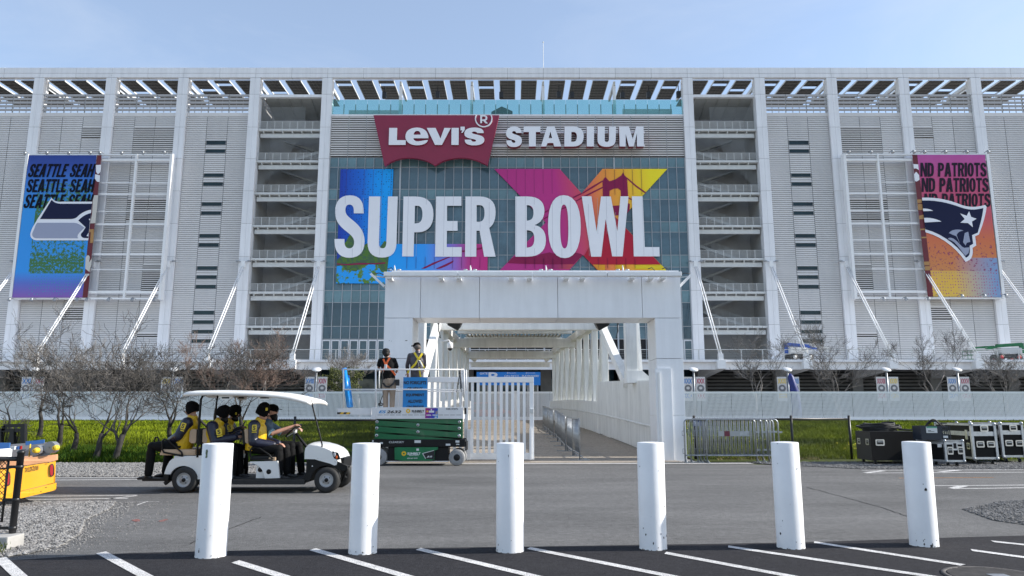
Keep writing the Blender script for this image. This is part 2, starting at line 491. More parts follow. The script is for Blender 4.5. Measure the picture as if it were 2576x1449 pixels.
# long thin cracks in the asphalt
rc = random.Random(4)
for a, b in [((2030, 1226), (2210, 1275)), ((2210, 1275), (2362, 1325)), ((475, 1369), (660, 1300))]:
    mb = MB(); p, q = G(*a), G(*b); n = 16
    pl = [p.lerp(q, i/n) + Vector((rc.uniform(-.02, .02), rc.uniform(-.03, .03), 0)) for i in range(n+1)]
    for i in range(n):
        d = (pl[i+1]-pl[i]).normalized(); s = Vector((-d.y, d.x, 0))*0.008
        mb.add([(k.x, k.y, 0.0035) for k in (pl[i]-s, pl[i+1]-s, pl[i+1]+s, pl[i]+s)], [(0, 1, 2, 3)])
    mb.build('crack', 'asphalt_new', road)

# bank of grass between road and the far fence
def bank_z(x, y):
    if y < 21.3: return -0.02
    z = 0.38*min(1, (y-21.3)/8.0) + max(0, (y-29.3))*0.0142
    return min(z, 0.82) + 0.05*math.sin(x*0.6)*math.sin(y*0.5)*min(1, (y-21.3)/3)
def bank(name, x0, x1, m):
    mb = MB(); ys = [20.6, 21.3, 22, 23, 24, 26, 28, 30, 33, 37, 42, 48, 55, 61.5]; nx = int((x1-x0)/1.5)+1
    vs = []
    for y in ys:
        for i in range(nx+1):
            x = x0+(x1-x0)*i/nx
            vs.append((x, y, bank_z(x, y)))
    fs = [(j*(nx+1)+i, j*(nx+1)+i+1, (j+1)*(nx+1)+i+1, (j+1)*(nx+1)+i) for j in range(len(ys)-1) for i in range(nx)]
    mb.add(vs, fs, True)
    return mb.build(name, m, None, 'structure')
bank('grass_bank', -60, -3.7, 'soil')
bank('grass_bank', 5.35, 62, 'soil')
sheet('plaza', [(-120, 61.6), (120, 61.6), (120, 180), (-120, 180)], 0.84, 'plaza')

def scatter(name, quads, mat_name, verts, faces, smooth=False):
    """one mesh of many small pieces: quads = (N,3) positions, (N,3) sizes, (N,) spins"""
    pos, size, spin = quads
    n = len(pos); v = np.array(verts, float); f = np.array(faces, int)
    c, s = np.cos(spin)[:, None], np.sin(spin)[:, None]
    vx = v[None, :, 0]*size[:, 0:1]; vy = v[None, :, 1]*size[:, 1:2]; vz = v[None, :, 2]*size[:, 2:3]
    X = vx*c - vy*s + pos[:, 0:1]; Y = vx*s + vy*c + pos[:, 1:2]; Z = vz + pos[:, 2:3]
    V = np.stack([X, Y, Z], -1).reshape(-1, 3)
    Fc = (f[None] + (np.arange(n)*len(v))[:, None, None]).reshape(-1, f.shape[1])
    me = bpy.data.meshes.new(name)
    me.vertices.add(len(V)); me.vertices.foreach_set('co', V.ravel())
    k = f.shape[1]
    me.loops.add(Fc.size); me.loops.foreach_set('vertex_index', Fc.ravel())
    me.polygons.add(len(Fc)); me.polygons.foreach_set('loop_start', np.arange(len(Fc))*k); me.polygons.foreach_set('loop_total', np.full(len(Fc), k))
    me.update(calc_edges=True)
    me.materials.append(MATS[mat_name])
    return link(name, me, None, 'stuff')
rng = np.random.default_rng(3)
OCT_V = [(1, 0, 0), (-1, 0, 0), (0, 1, 0), (0, -1, 0), (0, 0, 1), (0, 0, -1)]
OCT_F = [(0, 2, 4), (2, 1, 4), (1, 3, 4), (3, 0, 4), (2, 0, 5), (1, 2, 5), (3, 1, 5), (0, 3, 5)]
def in_poly(px, py, poly):
    ins = np.zeros(len(px), bool); j = len(poly)-1
    for i in range(len(poly)):
        xi, yi = poly[i]; xj, yj = poly[j]
        c = ((yi > py) != (yj > py)) & (px < (xj-xi)*(py-yi)/(yj-yi+1e-12)+xi)
        ins ^= c; j = i
    return ins
mat('stone', (0.085, 0.083, 0.08), 0.9, col2=(0.31, 0.30, 0.29), vscale=13.0, detail=2.0)
mat('stone_dark', (0.05, 0.05, 0.05), 0.9, col2=(0.22, 0.215, 0.21), vscale=13.0, detail=2.0)
def stones(name, poly, n, smin, smax, m, z=0.0, fade=None):
    poly = [tuple(p) for p in poly]
    xs = [p[0] for p in poly]; ys = [p[1] for p in poly]
    px = rng.uniform(min(xs), max(xs), n*3); py = rng.uniform(min(ys), max(ys), n*3)
    ok = in_poly(px, py, poly); px, py = px[ok][:n], py[ok][:n]
    k = len(px); s = rng.uniform(smin, smax, k)
    size = np.stack([s*rng.uniform(.7, 1.4, k), s*rng.uniform(.7, 1.3, k), s*rng.uniform(.4, .8, k)], -1)
    pos = np.stack([px, py, np.full(k, z)+size[:, 2]*0.35], -1)
    return scatter(name, (pos, size, rng.uniform(0, 6.28, k)), m, OCT_V, OCT_F)
patch = xy((-60, 1262), (40, 1262), (292, 1263), (276, 1281), (214, 1311), (198, 1347), (150, 1376), (76, 1394), (10, 1403), (-60, 1404))
sheet('gravel_patch', patch, 0.006, 'gravel_bed')
stones('gravel', patch, 15000, 0.010, 0.026, 'stone', 0.006)
stones('gravel', xy((200, 1265), (440, 1262), (420, 1300), (330, 1345), (200, 1385), (100, 1398)), 1100, 0.004, 0.012, 'stone', 0.0)
stones('gravel', xy((250, 1264), (345, 1263), (320, 1290), (260, 1322), (240, 1352), (180, 1382), (100, 1399), (40, 1404), (60, 1380), (150, 1372), (200, 1335)), 1500, 0.006, 0.016, 'stone', 0.0)
stones('gravel', xy((300, 1262), (560, 1255), (620, 1300), (420, 1385), (150, 1405)), 320, 0.004, 0.009, 'stone', 0.0)
verge_l = [(-40, 16.75), (-8, 16.75), (-4.4, 19.0), (-4.0, 21.2), (-4.0, 21.5), (-40, 21.5)]
sheet('gravel_verge', verge_l, 0.003, 'gravel_bed')
stones('gravel', [(-17, 16.7), (-8, 16.7), (-4.4, 19.0), (-4.0, 21.3), (-17, 21.3)], 26000, 0.016, 0.034, 'stone', 0.003)
verge_r = [(60, 18.9), (16, 18.9), (8.8, 19.0), (7.4, 20.4), (6.6, 21.4), (7.0, 21.9), (60, 22.2)]
sheet('gravel_verge', verge_r, 0.003, 'gravel_bed')
stones('gravel', [(17, 18.85), (8.8, 18.95), (7.4, 20.4), (6.6, 21.4), (7.0, 22.0), (17, 22.2)], 20000, 0.016, 0.034, 'stone_dark', 0.003)
rp_ = xy((2420, 1282), (2520, 1262), (2640, 1258), (2640, 1330), (2500, 1310))
sheet('gravel_patch', rp_, 0.004, 'gravel_bed')
stones('gravel', rp_, 4500, 0.008, 0.022, 'stone_dark', 0.004)

# grass
mat('grass', (0.032, 0.056, 0.004), 0.8, spec=.1, col2=(0.27, 0.325, 0.014), vscale=0.42, detail=7)  # dark end of the noise puts patches of shade into the colour
mat('grass_dry', (0.16, 0.12, 0.05), 0.7, col2=(0.26, 0.22, 0.08), vscale=0.7)
mat('grass_lush', (0.016, 0.050, 0.003), 0.75, spec=.1, col2=(0.07, 0.13, 0.014), vscale=1.6, detail=5)
mat('flower', (0.72, 0.62, 0.02), 0.6)
BL_V = [(-0.5, 0, 0), (0.5, 0, 0), (0.28, 0.22, 0.6), (-0.28, 0.22, 0.6), (0.0, 0.65, 1.0)]
BL_F = [(0, 1, 2), (0, 2, 3), (3, 2, 4)]
def grass(name, x0, x1, n, y0, y1, h0, h1, m, w=0.02, seed=1):
    g = np.random.default_rng(seed)
    y = y0*np.exp(g.uniform(0, 1, n)*math.log(y1/y0))
    x = (g.uniform(x0, x1, n))*1.0
    x = x*(y/y0)**0.85 if abs(x0) < 40 else x
    clump = 0.5+0.5*np.sin(x*1.7+np.sin(y*1.3)*2)*np.sin(y*1.1+x*0.4)
    h = (h0+(h1-h0)*g.uniform(0, 1, n)**1.5)*(0.55+0.6*clump)
    z = np.array([bank_z(a, b) for a, b in zip(x, y)])-0.01
    sz = np.stack([w*(y/22.0)*g.uniform(.7, 1.5, n), h*g.uniform(.3, 1.6, n), h], -1)
    return scatter(name, (np.stack([x, y, z], -1), sz, g.uniform(0, 6.28, n)), m, BL_V, BL_F)
grass('grass', -17, -3.75, 110000, 21.4, 58, 0.05, 0.22, 'grass', 0.016, 1)
grass('grass', 5.5, 17.5, 90000, 22.2, 58, 0.05, 0.20, 'grass', 0.016, 2)
grass('grass', -13, -3.9, 26000, 21.35, 25, 0.06, 0.30, 'grass_lush', 0.022, 3)
grass('dry_grass', 5.45, 16, 2600, 44, 60, 0.10, 0.28, 'grass_dry', 0.02, 4)
grass('dry_grass', 6.0, 9.0, 900, 21.95, 22.5, 0.04, 0.12, 'grass_dry', 0.014, 5)
def flowers(name, x0, x1, y0, y1, n, seed):
    g = np.random.default_rng(seed); x = g.uniform(x0, x1, n); y = g.uniform(y0, y1, n)
    z = np.array([bank_z(a, b) for a, b in zip(x, y)])+g.uniform(.14, .36, n); s = g.uniform(.014, .028, n)
    return scatter(name, (np.stack([x, y, z], -1), np.stack([s, s, s*.7], -1), g.uniform(0, 6, n)), 'flower', OCT_V, OCT_F)
flowers('wildflowers', -10.6, -8.0, 21.5, 23.4, 260, 8)
flowers('wildflowers', 10.6, 12.6, 22.4, 24.5, 160, 9)
flowers('wildflowers', 6.0, 9.0, 24, 40, 60, 10)
# ================================================================= THE STADIUM
YF = 105.0                    # plane of the column fronts
YW = 105.5                    # plane of the louvred walls and the glass
BAY = 11.0
XC = P(1276.5, 195, YF).x     # centre line
def colx(k): return XC + BAY*k          # k = +-0.5, 1.5, 2.5 ...
def Zd(dy, Y=YW): return P(CX, dy, Y).z
Z_TOP = Zd(170, YF); Z_BEAM = Zd(195, YF); Z_TER = 8.2
stadium = thing('stadium', 'huge pale grey stadium with tall columns, louvred walls and a wide glass front', 'stadium', (XC, YF, 0.84))
SP_ = stadium
def part(mb, name, m, kind=None): return mb.build(name, m, stadium, kind)

# --- columns and roof beam, clad in separate panels with open joints
LEVELS = [14.05 + 5.0*k for k in range(7)]
JOINTS = [Z_TER] + [z + 0.05 for z in LEVELS] + [Z_TER + 0]  # joints at the storeys
zs = [0.84, 8.9] + [z - 0.05 for z in LEVELS] + [Zd(237, YF), Z_BEAM]
HALF = 0.78
shared = {}
def panel_mesh(w, d, h, mname):
    k = (round(w, 3), round(d, 3), round(h, 3), mname)
    if k not in shared:
        me = bpy.data.meshes.new('cladding_panel')
        mb = MB().box(-w/2, 0, 0, w/2, d, h)
        me.from_pydata(mb.v, [], mb.f); me.materials.append(MATS[mname]); me.update(); shared[k] = me
    return shared[k]
def piece(name, me, loc, parent=stadium, kind=None):
    o = bpy.data.objects.new(name, me); COL.objects.link(o); o.parent = parent
    o.location = Vector(loc) - world_of(parent)
    if kind: o['kind'] = kind
    return o
cols = [k + 0.5 for k in range(-9, 9) if abs(k + 0.5) >= 2.5]
for c in cols:
    x = colx(c)
    mb = MB().box(x-HALF+0.03, YF+0.04, 0.84, x+HALF-0.03, YF+1.25, Z_BEAM)
    col = part(mb, 'column', 'grey_steel')
    if abs(c) > 7: continue
    for i in range(len(zs)-1):
        if i == 0: continue
        for s in (-1, 1):
            piece('cladding_panel', panel_mesh(HALF-0.025, 1.27, zs[i+1]-zs[i]-0.05, 'white_clad'), (x+s*HALF/2, YF, zs[i]+0.025), stadium)
zm = (Z_TOP+Z_BEAM)/2 - 0.12
mb = MB().box(colx(-8.5), YF+0.05, Z_BEAM+0.03, colx(8.5), YF+0.72, Z_TOP-0.04)
part(mb, 'roof_beam', 'grey_steel')
for k in range(-15, 15):
    x = XC + BAY/2*(k+0.5)
    for z0, z1 in ((Z_BEAM, zm), (zm, Z_TOP)):
        piece('cladding_panel', panel_mesh(BAY/2-0.05, 0.8, z1-z0-0.05, 'white_clad'), (x, YF, z0+0.025), stadium)
mb = MB()
for k in range(-26, 27): mb.box(XC+k*3.1-0.6, YF+0.2, Z_TOP, XC+k*3.1+0.5, YF+0.6, Z_TOP+0.09)
part(mb, 'beam_flashing', 'white_clad')

# --- louvred wall
def slat_mesh(w, h, kind):
    k = ('slat', round(w, 2), round(h, 2), kind)
    if k in shared: return shared[k]
    mb = MB(); pitch = 0.305 if kind != 'open' else 0.36
    n = max(1, int(round(h/pitch))); p = h/n
    if kind == 'closed':
        for i in range(n):
            z = i*p
            mb.add([(-w/2, -0.10, z), (w/2, -0.10, z), (w/2, -0.02, z+p*0.85), (-w/2, -0.02, z+p*0.85)], [(0, 1, 2, 3)])
            mb.cur = 1; mb.add([(-w/2, -0.02, z+p*0.85), (w/2, -0.02, z+p*0.85), (w/2, 0.05, z+p), (-w/2, 0.05, z+p)], [(0, 1, 2, 3)]); mb.cur = 0
            mb.add([(-w/2, 0.05, z+p), (w/2, 0.05, z+p), (w/2, -0.10, z+p), (-w/2, -0.10, z+p)], [(0, 1, 2, 3)])
    else:
        fr = 0.50 if kind == 'vent' else 0.55
        for i in range(n):
            z = i*p
            mb.box(-w/2, -0.10, z+p*(1-fr), w/2, 0.02, z+p)
        mb.cur = 1
        mb.add([(-w/2, 0.06, 0), (w/2, 0.06, 0), (w/2, 0.06, h), (-w/2, 0.06, h)], [(0, 1, 2, 3)])
    me = bpy.data.meshes.new('louver_panel'); me.from_pydata(mb.v, [], mb.f)
    me.materials.append(MATS['louver']); me.materials.append(MATS['void'])
    me.polygons.foreach_set('material_index', mb.mi); me.update(); shared[k] = me
    return me
mat('win_glass', (0.010, 0.028, 0.034), 0.10, spec=0.35, var=0.3, vscale=0.4)
mat('win_frame', (0.35, 0.36, 0.37), 0.4)
def window(x0, x1, z0, z1):
    w = MB()
    t = 0.045
    w.box(x0, YW-0.10, z0, x1, YW+0.05, z0+t); w.box(x0, YW-0.10, z1-t, x1, YW+0.05, z1)
    w.box(x0, YW-0.10, z0+t, x0+t, YW+0.05, z1-t); w.box(x1-t, YW-0.10, z0+t, x1, YW+0.05, z1-t)
    o = w.build('window', 'win_frame', stadium)
    MB().box(x0+t, YW+0.0, z0+t, x1-t, YW+0.04, z1-t).build('pane', 'win_glass', o)
def zl(list_, org, sc): return [((org + a/sc)/1.38, (org + b/sc)/1.38) for a, b in list_]
WIN = zl([(825, 868), (910, 950), (1150, 1190), (1237, 1277)], 200, 2.862) + zl([(5, 45), (95, 135), (320, 360), (410, 452), (640, 681), (730, 771), (825, 866), (1082, 1124), (1177, 1217), (1272, 1310), (1365, 1404)], 700, 2.862)
V5a = zl([(690, 955)], 200, 2.862); V6a = zl([(690, 800)], 200, 2.862)
V5b = [((200+1405/2.862)/1.38, (700+180/2.862)/1.38)]
V5c = zl([(625, 890)], 700, 2.862); V6b = zl([(1045, 1170)], 700, 2.862); V5d = zl([(1305, 1342)], 700, 2.862)
def wall_strip(x0, x1, spans, kind, top):
    """closed louvres from terrace to 'top' with the given (upper, lower) spans of another kind"""
    w = x1-x0-0.06; xm = (x0+x1)/2
    cur = Z_TER
    sp = sorted([(Zd(b), Zd(a)) for a, b in spans])
    for z0, z1 in sp + [(top, None)]:
        if z0-cur > 0.12: piece('louver_panel', slat_mesh(w, z0-cur, 'closed'), (xm, YW, cur))
        if z1 is None: break
        if kind == 'window': window(x0+0.06, x1-0.06, z0, z1)
        else: piece('louver_panel', slat_mesh(w, z1-z0, kind), (xm, YW, z0))
        cur = z1
TOPB = Zd(294)
for b in range(-8, 9):
    if abs(b) < 4: continue
    xl, xr = colx(b-0.5)+HALF, colx(b+0.5)-HALF
    w = (xr-xl)/3
    for j in range(3):
        sub = j if b < 0 else 2-j            # 0 = outer .. 2 = inner, mirrored about the centre
        spans, kind = [], 'vent'
        if abs(b) == 4 and sub == 1: spans, kind = WIN, 'window'
        if abs(b) == 5 and sub == 1: spans = V5a + V5b
        if abs(b) == 5 and sub == 2: spans = V5a + V5b + V5c + V5d
        if abs(b) == 6 and sub == 2: spans = V6a + V6b
        wall_strip(xl+j*w, xl+(j+1)*w, spans, kind, TOPB)
    # flat band, dark slot and open rails above the louvres
    mb = MB().box(xl, YW-0.06, TOPB+0.02, xr, YW+0.3, Zd(284)); part(mb, 'wall_cap', 'louver')
    zr0, zr1 = Zd(283), Zd(238)
    for j in range(3):
        x0, x1 = xl+j*w+0.05, xl+(j+1)*w-0.05
        mb = MB(); n = 5; p = (zr1-zr0)/n
        for i in range(n):
            mb.box(x0, YW-0.12, zr0+p*i+p*0.40, x1, YW+0.02, zr0+p*(i+1))
        for q in range(1, 3):
            xx = x0+(x1-x0)*q/3; mb.box(xx-0.04, YW+0.03, zr0, xx+0.04, YW+0.10, zr1-0.05)
        part(mb, 'rail_panel', 'louver_mid')
        mb = MB().box(x1+0.005, YW-0.05, zr0, x1+0.095, YW+0.15, zr1+0.05); part(mb, 'rail_post', 'grey_steel')
for q in (-1, 1):
    a, b = sorted((colx(q*3.5), colx(q*8.5)))
    part(MB().box(a, YW+0.14, Z_TER, b, YW+0.3, TOPB), 'backing_wall', 'concrete_dark')  # added behind the louvres to stop light leaking through the joints
# set-back rooftop rooms seen through the open rails
for q in ((-8.5, 6.5, -4.9, 47.4), (-3.9, 6.0, -3.5, 49), (3.5, 6.0, 4.9, 48.4)):
    part(MB().box(colx(q[0]), YW+q[1], 44.1, colx(q[2]), YW+q[1]+.5, q[3]), 'rooftop_room', 'grey_steel')

# --- roof canopy: strips of solar panels on sloping white beams
ZC = Z_BEAM - 0.12
sol = [0]
mbb = MB(); far_sol = MB()
panel_kinds = {}
def solar_mesh():
    if 'sol' in shared: return shared['sol']
    mb = MB().box(-1.14, 0, 0, 1.14, 0.93, 0.05)
    mb.cur = 1
    mb.box(-1.14, 0.80, -0.09, 1.14, 0.88, 0.0)
    for q in (-0.55, 0.0, 0.55): mb.box(q-0.02, 0.02, -0.05, q+0.02, 0.79, 0.0)
    me = bpy.data.meshes.new('solar_panel'); me.from_pydata(mb.v, [], mb.f); me.materials.append(MATS['solar']); me.materials.append(MATS['solar_rib'])
    me.polygons.foreach_set('material_index', mb.mi); me.update(); shared['sol'] = me
    return me
rs = random.Random(11)
gaps = {}
for b in range(-7, 8):
    for j in range(3):
        x = XC + BAY*b + (j-1)*3.32
        hole = rs.choice([1, 2, 3, 4]) if rs.random() < 0.42 else -1
        for r in range(7):
            if r == hole: continue
            if sol[0] < 296: piece('solar_panel', solar_mesh(), (x, YF+0.82+r*0.97, ZC)); sol[0] += 1
            else: far_sol.box(x-1.22, YF+0.82+r*.97, ZC, x+1.22, YF+1.75+r*.97, ZC+.05)
        for r in range(7, 10 if abs(b) > 2 else 7):
            far_sol.box(x-1.65, YF+0.82+r*.97, ZC, x+1.65, YF+1.75+r*.97, ZC+.05)
        mbb.box(x-1.22, YF+0.82, ZC-0.14, x-1.145, YF+7.6, ZC+0.10)
        mbb.box(x+1.145, YF+0.82, ZC-0.14, x+1.22, YF+7.6, ZC+0.10)
    mg = MB().box(XC+BAY*(b-0.5)-0.16, YF+1.3, ZC-0.5, XC+BAY*(b-0.5)+0.16, YF+7.4, ZC+0.1)
    part(mg, 'roof_girder', 'pale_steel')
part(mbb, 'panel_rail', 'pale_steel', 'stuff'); part(far_sol, 'solar_panel', 'solar', 'stuff')
for k in (-2, -1, 0, 1, 2):       # slim posts carrying the canopy over the glass front
    xx = XC+BAY*(k+0.5) if k < 2 else None
    if xx is None or k == -2 and False: continue
    mb = MB().box(xx-0.22, YF+1.5, 45.6, xx+0.22, YF+1.9, ZC-0.5); part(mb, 'roof_post', 'white_clad')

# --- open stair bays
def stair_bay(b):
    s = 1 if b < 0 else -1
    xl, xr = colx(b-0.5)+HALF, colx(b+0.5)-HALF
    yb = YW+5.6
    mb = MB().box(xl-0.2, yb, 0.84, xr+0.2, yb+0.3, Zd(252)+1.2)
    mb.box(xl-0.3, YW+0.8, 0.84, xl, yb, Zd(240)); mb.box(xr, YW+0.8, 0.84, xr+0.3, yb, Zd(240))
    part(mb, 'stair_wall', 'stair_wall')
    # top canopy of the bay
    zt = Zd(238)
    mb = MB().box(xl, YW-0.05, zt-0.42, xr, YW+0.5, zt); part(mb, 'canopy_edge', 'white_clad')
    mb = MB().add([(xl+0.6, YW+0.5, zt-0.4), (xr-0.1, YW+0.5, zt-0.4), (xr-0.1, yb-0.4, zt-1.9), (xl+0.6, yb-0.4, zt-1.9),
                   (xl+0.6, YW+0.5, zt-0.3), (xr-0.1, YW+0.5, zt-0.3), (xr-0.1, yb-0.4, zt-1.8), (xl+0.6, yb-0.4, zt-1.8)],
                  [(0, 1, 2, 3), (4, 5, 6, 7), (0, 1, 5, 4), (1, 2, 6, 5), (2, 3, 7, 6), (3, 0, 4, 7)])
    for q in range(1, 5):
        xx = xl+0.6+(xr-xl-0.7)*q/5
        mb.bar((xx, YW+0.5, zt-0.5), (xx, yb-0.4, zt-2.0), 0.07, 0.16)
    part(mb, 'canopy', 'grey_steel')
    for L in LEVELS:
        z = L-0.05
        mb = MB().box(xl+0.02, YW-0.10, z-0.42, xr-0.02, YW+2.4, z-0.10); part(mb, 'landing', 'pale_steel')
        mb = MB().box(xl+0.2, YW+0.35, z-1.35, xr-0.2, YW+0.65, z-0.72)
        for q in range(6): mb.box(xl+0.7+q*1.45, YW+0.0, z-0.72, xl+0.82+q*1.45, YW+0.9, z-0.425)
        part(mb, 'landing_beam', 'pale_steel')
        mb = MB()
        for q in range(9):
            xx = xl+0.12+(xr-xl-0.24)*q/8; mb.box(xx-0.035, YW-0.05, z-0.1, xx+0.035, YW+0.02, z+1.08)
        for q in range(9):
            zz = z+0.08+q*0.12; h = 0.03 if q < 8 else 0.05
            mb.box(xl+0.1, YW-0.03, zz, xr-0.1, YW+0.0, zz+h)
        part(mb, 'railing', 'pale_steel')
        if L == LEVELS[-1]: continue
        xa, xb = (xl+0.18*(xr-xl), xl+0.90*(xr-xl)) if s > 0 else (xr-0.18*(xr-xl), xr-0.90*(xr-xl))
        mb = MB(); w = 1.3
        mb.bar((xa, YW+3.0, z+0.0), (xb, YW+3.0, z+2.35), 0.10, 0.42)
        mb.bar((xa, YW+3.0+w, z+0.0), (xb, YW+3.0+w, z+2.35), 0.10, 0.42)
        for q in range(15):
            f = q/14; mb.cbox((xa+(xb-xa)*f, YW+3.0+w/2, z+0.06+2.35*f), (0.34, w, 0.05))
        mb.bar((xb, YW+3.6, z+2.35), (xa+0.1*(xb-xa), YW+4.9, z+4.8), 0.9, 0.3)
        mb.box(min(xb, xb+s*0.7), YW+3.0, z+2.15, max(xb, xb+s*0.7), YW+5.3, z+2.4)
        part(mb, 'stair_flight', 'grey_steel')
        mb = MB()
        for q in range(7):
            zz = 0.25+q*0.14
            mb.bar((xa, YW+2.93, z+zz+0.15), (xb, YW+2.93, z+2.35+zz+0.15), 0.025, 0.03)
        for q in range(8):
            f = q/7; xx = xa+(xb-xa)*f; mb.box(xx-0.025, YW+2.9, z+2.35*f, xx+0.025, YW+2.95, z+2.35*f+1.3)
        part(mb, 'stair_railing', 'grey_steel')
    mb = MB(); zz0 = LEVELS[2]      # hanging metal-chain curtain at the upper storeys
    r = random.Random(b)
    span = 0.70*(xr-xl)
    for q in range(64):
        xx = (xl+0.15+span*q/64) if s > 0 else (xr-0.15-span*q/64)
        z0 = LEVELS[4]+0.3 + (q/64)*9.0 + r.uniform(-0.4, 0.4)
        mb.box(xx-0.010, YW+0.95, max(z0, LEVELS[4]), xx+0.010, YW+0.97, zt-1.6)
    part(mb, 'chain_curtain', 'grey_steel', 'stuff')
    for q, L in enumerate(LEVELS[1:5]):
        xx = xl+(0.70 if s > 0 else 0.30)*(xr-xl); mb = MB().box(xx-0.5, yb-0.06, L+2.2, xx+0.5, yb-0.01, L+3.0); part(mb, 'vent_grille', 'louver_dark')
stair_bay(-3); stair_bay(3)

# --- the glass front
GX0, GX1 = colx(-2.5)+HALF, colx(2.5)-HALF
rows_d = [397, 421, 476, 501.5, 558, 584, 641.7, 672, 731, 761, 821, 853, 905]
rows = [Zd(d) for d in rows_d]
spandrel = {0, 2, 4, 6, 8}
def glass_mat(name, base, rough=0.04, var=0.25):
    m = mat(name, base, rough, spec=0.7, var=var, vscale=0.5, bump=0.02, bscale=0.5, rnd=0.30)
    return m
glass_mat('glass_dark', (0.080, 0.150, 0.190)); glass_mat('glass_spandrel', (0.14, 0.255, 0.29)); glass_mat('glass_low', (0.040, 0.085, 0.115))
mat('mullion', (0.42, 0.45, 0.48), 0.4)
mat('door_frame', (0.60, 0.61, 0.63), 0.4)
ncol = 40
gx = [GX0+(GX1-GX0)*i/ncol for i in range(ncol+1)]
def hidden_by_graphic(x, z):
    d = None
    # rough outline of what stands in front of the pane, in metres on the wall
    zt, zb = Zd(425), Zd(705)
    if zb < z < zt:
        if P(850, 600, YW).x < x < P(1000, 600, YW).x: return True
        if z < Zd(490) and P(850, 600, YW).x < x < P(1655, 600, YW).x: return True
    if z < Zd(690) and P(975, 750, YW).x < x < P(1705, 750, YW).x: return True
    return False
rest = MB(); cnt = 0
back = MB().box(GX0, YW+0.10, Z_TER, GX1, YW+0.2, rows[0]); part(back, 'glass_backing', 'void')
for r in range(len(rows)-1):
    z1, z0 = rows[r], rows[r+1]
    if r == len(rows)-2: continue
    mname = 'glass_spandrel' if r in spandrel else ('glass_dark' if r < 9 else 'glass_low')
    for i in range(ncol):
        x0, x1 = gx[i]+0.03, gx[i+1]-0.03
        if cnt < 296 and not hidden_by_graphic((x0+x1)/2, (z0+z1)/2):
            k = ('pane', r)
            if k not in shared:
                me = bpy.data.meshes.new('glass_pane'); q = MB().box(-(x1-x0)/2, 0, 0, (x1-x0)/2, 0.05, z1-z0-0.08)
                me.from_pydata(q.v, [], q.f); me.materials.append(MATS[mname]); me.update(); shared[k] = me
            piece('glass_pane', shared[k], ((x0+x1)/2, YW, z0+0.04)); cnt += 1
        else:
            rest.box(x0, YW, z0+0.04, x1, YW+0.05, z1-0.04)
part(rest, 'glass_pane', 'glass_dark', 'stuff')
mb = MB()
for i, x in enumerate(gx):
    w = 0.11 if (i % 8 == 0) else 0.032
    mb.box(x-w, YW-0.16, Z_TER, x+w, YW-0.001, rows[0])
part(mb, 'mullion', 'mullion', 'stuff')
mb = MB()
for r in range(len(rows)): mb.box(GX0, YW-0.03, rows[r]-0.04, GX1, YW-0.002, rows[r]+0.04)
part(mb, 'transom', 'win_frame')
# doors along the terrace
for i in range(ncol):
    x0, x1 = gx[i]+0.06, gx[i+1]-0.06
    if 975 < (CX + FPX*((x0+x1)/2)/104.0) < 1705: continue
    z0, z1 = Z_TER+0.05, rows[-2]-0.1
    mb = MB().box(x0, YW-0.2, z0, x0+0.14, YW-0.05, z1).box(x1-0.14, YW-0.2, z0, x1, YW-0.05, z1).box(x0+0.14, YW-0.2, z1-0.2, x1-0.14, YW-0.05, z1).box(x0+0.14, YW-0.2, z0, x1-0.14, YW-0.05, z0+0.25)
    o = mb.build('door', 'door_frame', stadium)
    MB().box(x0+0.14, YW-0.14, z0+0.25, x1-0.14, YW-0.10, z1-0.2).build('pane', 'glass_low', o)

# louvres above the glass, terrace balustrade on top
ztop = Zd(293)
w8 = (GX1-GX0)/20
for i in range(20):
    x0, x1 = GX0+i*w8+0.04, GX0+(i+1)*w8-0.04
    piece('louver_panel', slat_mesh(x1-x0, ztop-rows[0]-0.15, 'open'), ((x0+x1)/2, YW, rows[0]+0.1))
mb = MB()
for i in range(21): mb.box(GX0+i*w8-0.035, YW-0.14, rows[0]+0.1, GX0+i*w8+0.035, YW-0.105, ztop)
part(mb, 'louver_joint', 'grey_steel', 'stuff')
mb = MB().box(GX0, YW-0.15, ztop, GX1, YW+0.4, ztop+0.28); part(mb, 'parapet', 'white_clad')
m = bpy.data.materials.new('balustrade_glass'); m.use_nodes = True
n, l = m.node_tree.nodes, m.node_tree.links
b_ = n['Principled BSDF']; b_.inputs['Base Color'].default_value = (0.30, 0.55, 0.55, 1); b_.inputs['Roughness'].default_value = 0.05
tr = n.new('ShaderNodeBsdfTransparent'); tr.inputs['Color'].default_value = (0.70, 0.90, 0.91, 1)
mx = n.new('ShaderNodeMixShader'); mx.inputs['Fac'].default_value = 0.16
l.new(tr.outputs[0], mx.inputs[1]); l.new(b_.outputs[0], mx.inputs[2]); l.new(mx.outputs[0], n['Material Output'].inputs['Surface'])
MATS['balustrade_glass'] = m
z0, z1 = ztop+0.30, Zd(251)
for i in range(30):
    x0 = GX0+(GX1-GX0)*i/30; x1 = GX0+(GX1-GX0)*(i+1)/30
    mb = MB().box(x0+0.02, YW+0.05, z0, x1-0.02, YW+0.08, z1); part(mb, 'glass_panel', 'balustrade_glass')
mb = MB()
for i in range(1, 30):
    x0 = GX0+(GX1-GX0)*i/30; mb.box(x0-0.07, YW+0.10, z0-0.02, x0+0.07, YW+0.2, z0+1.7)
part(mb, 'clamp', 'grey_steel')
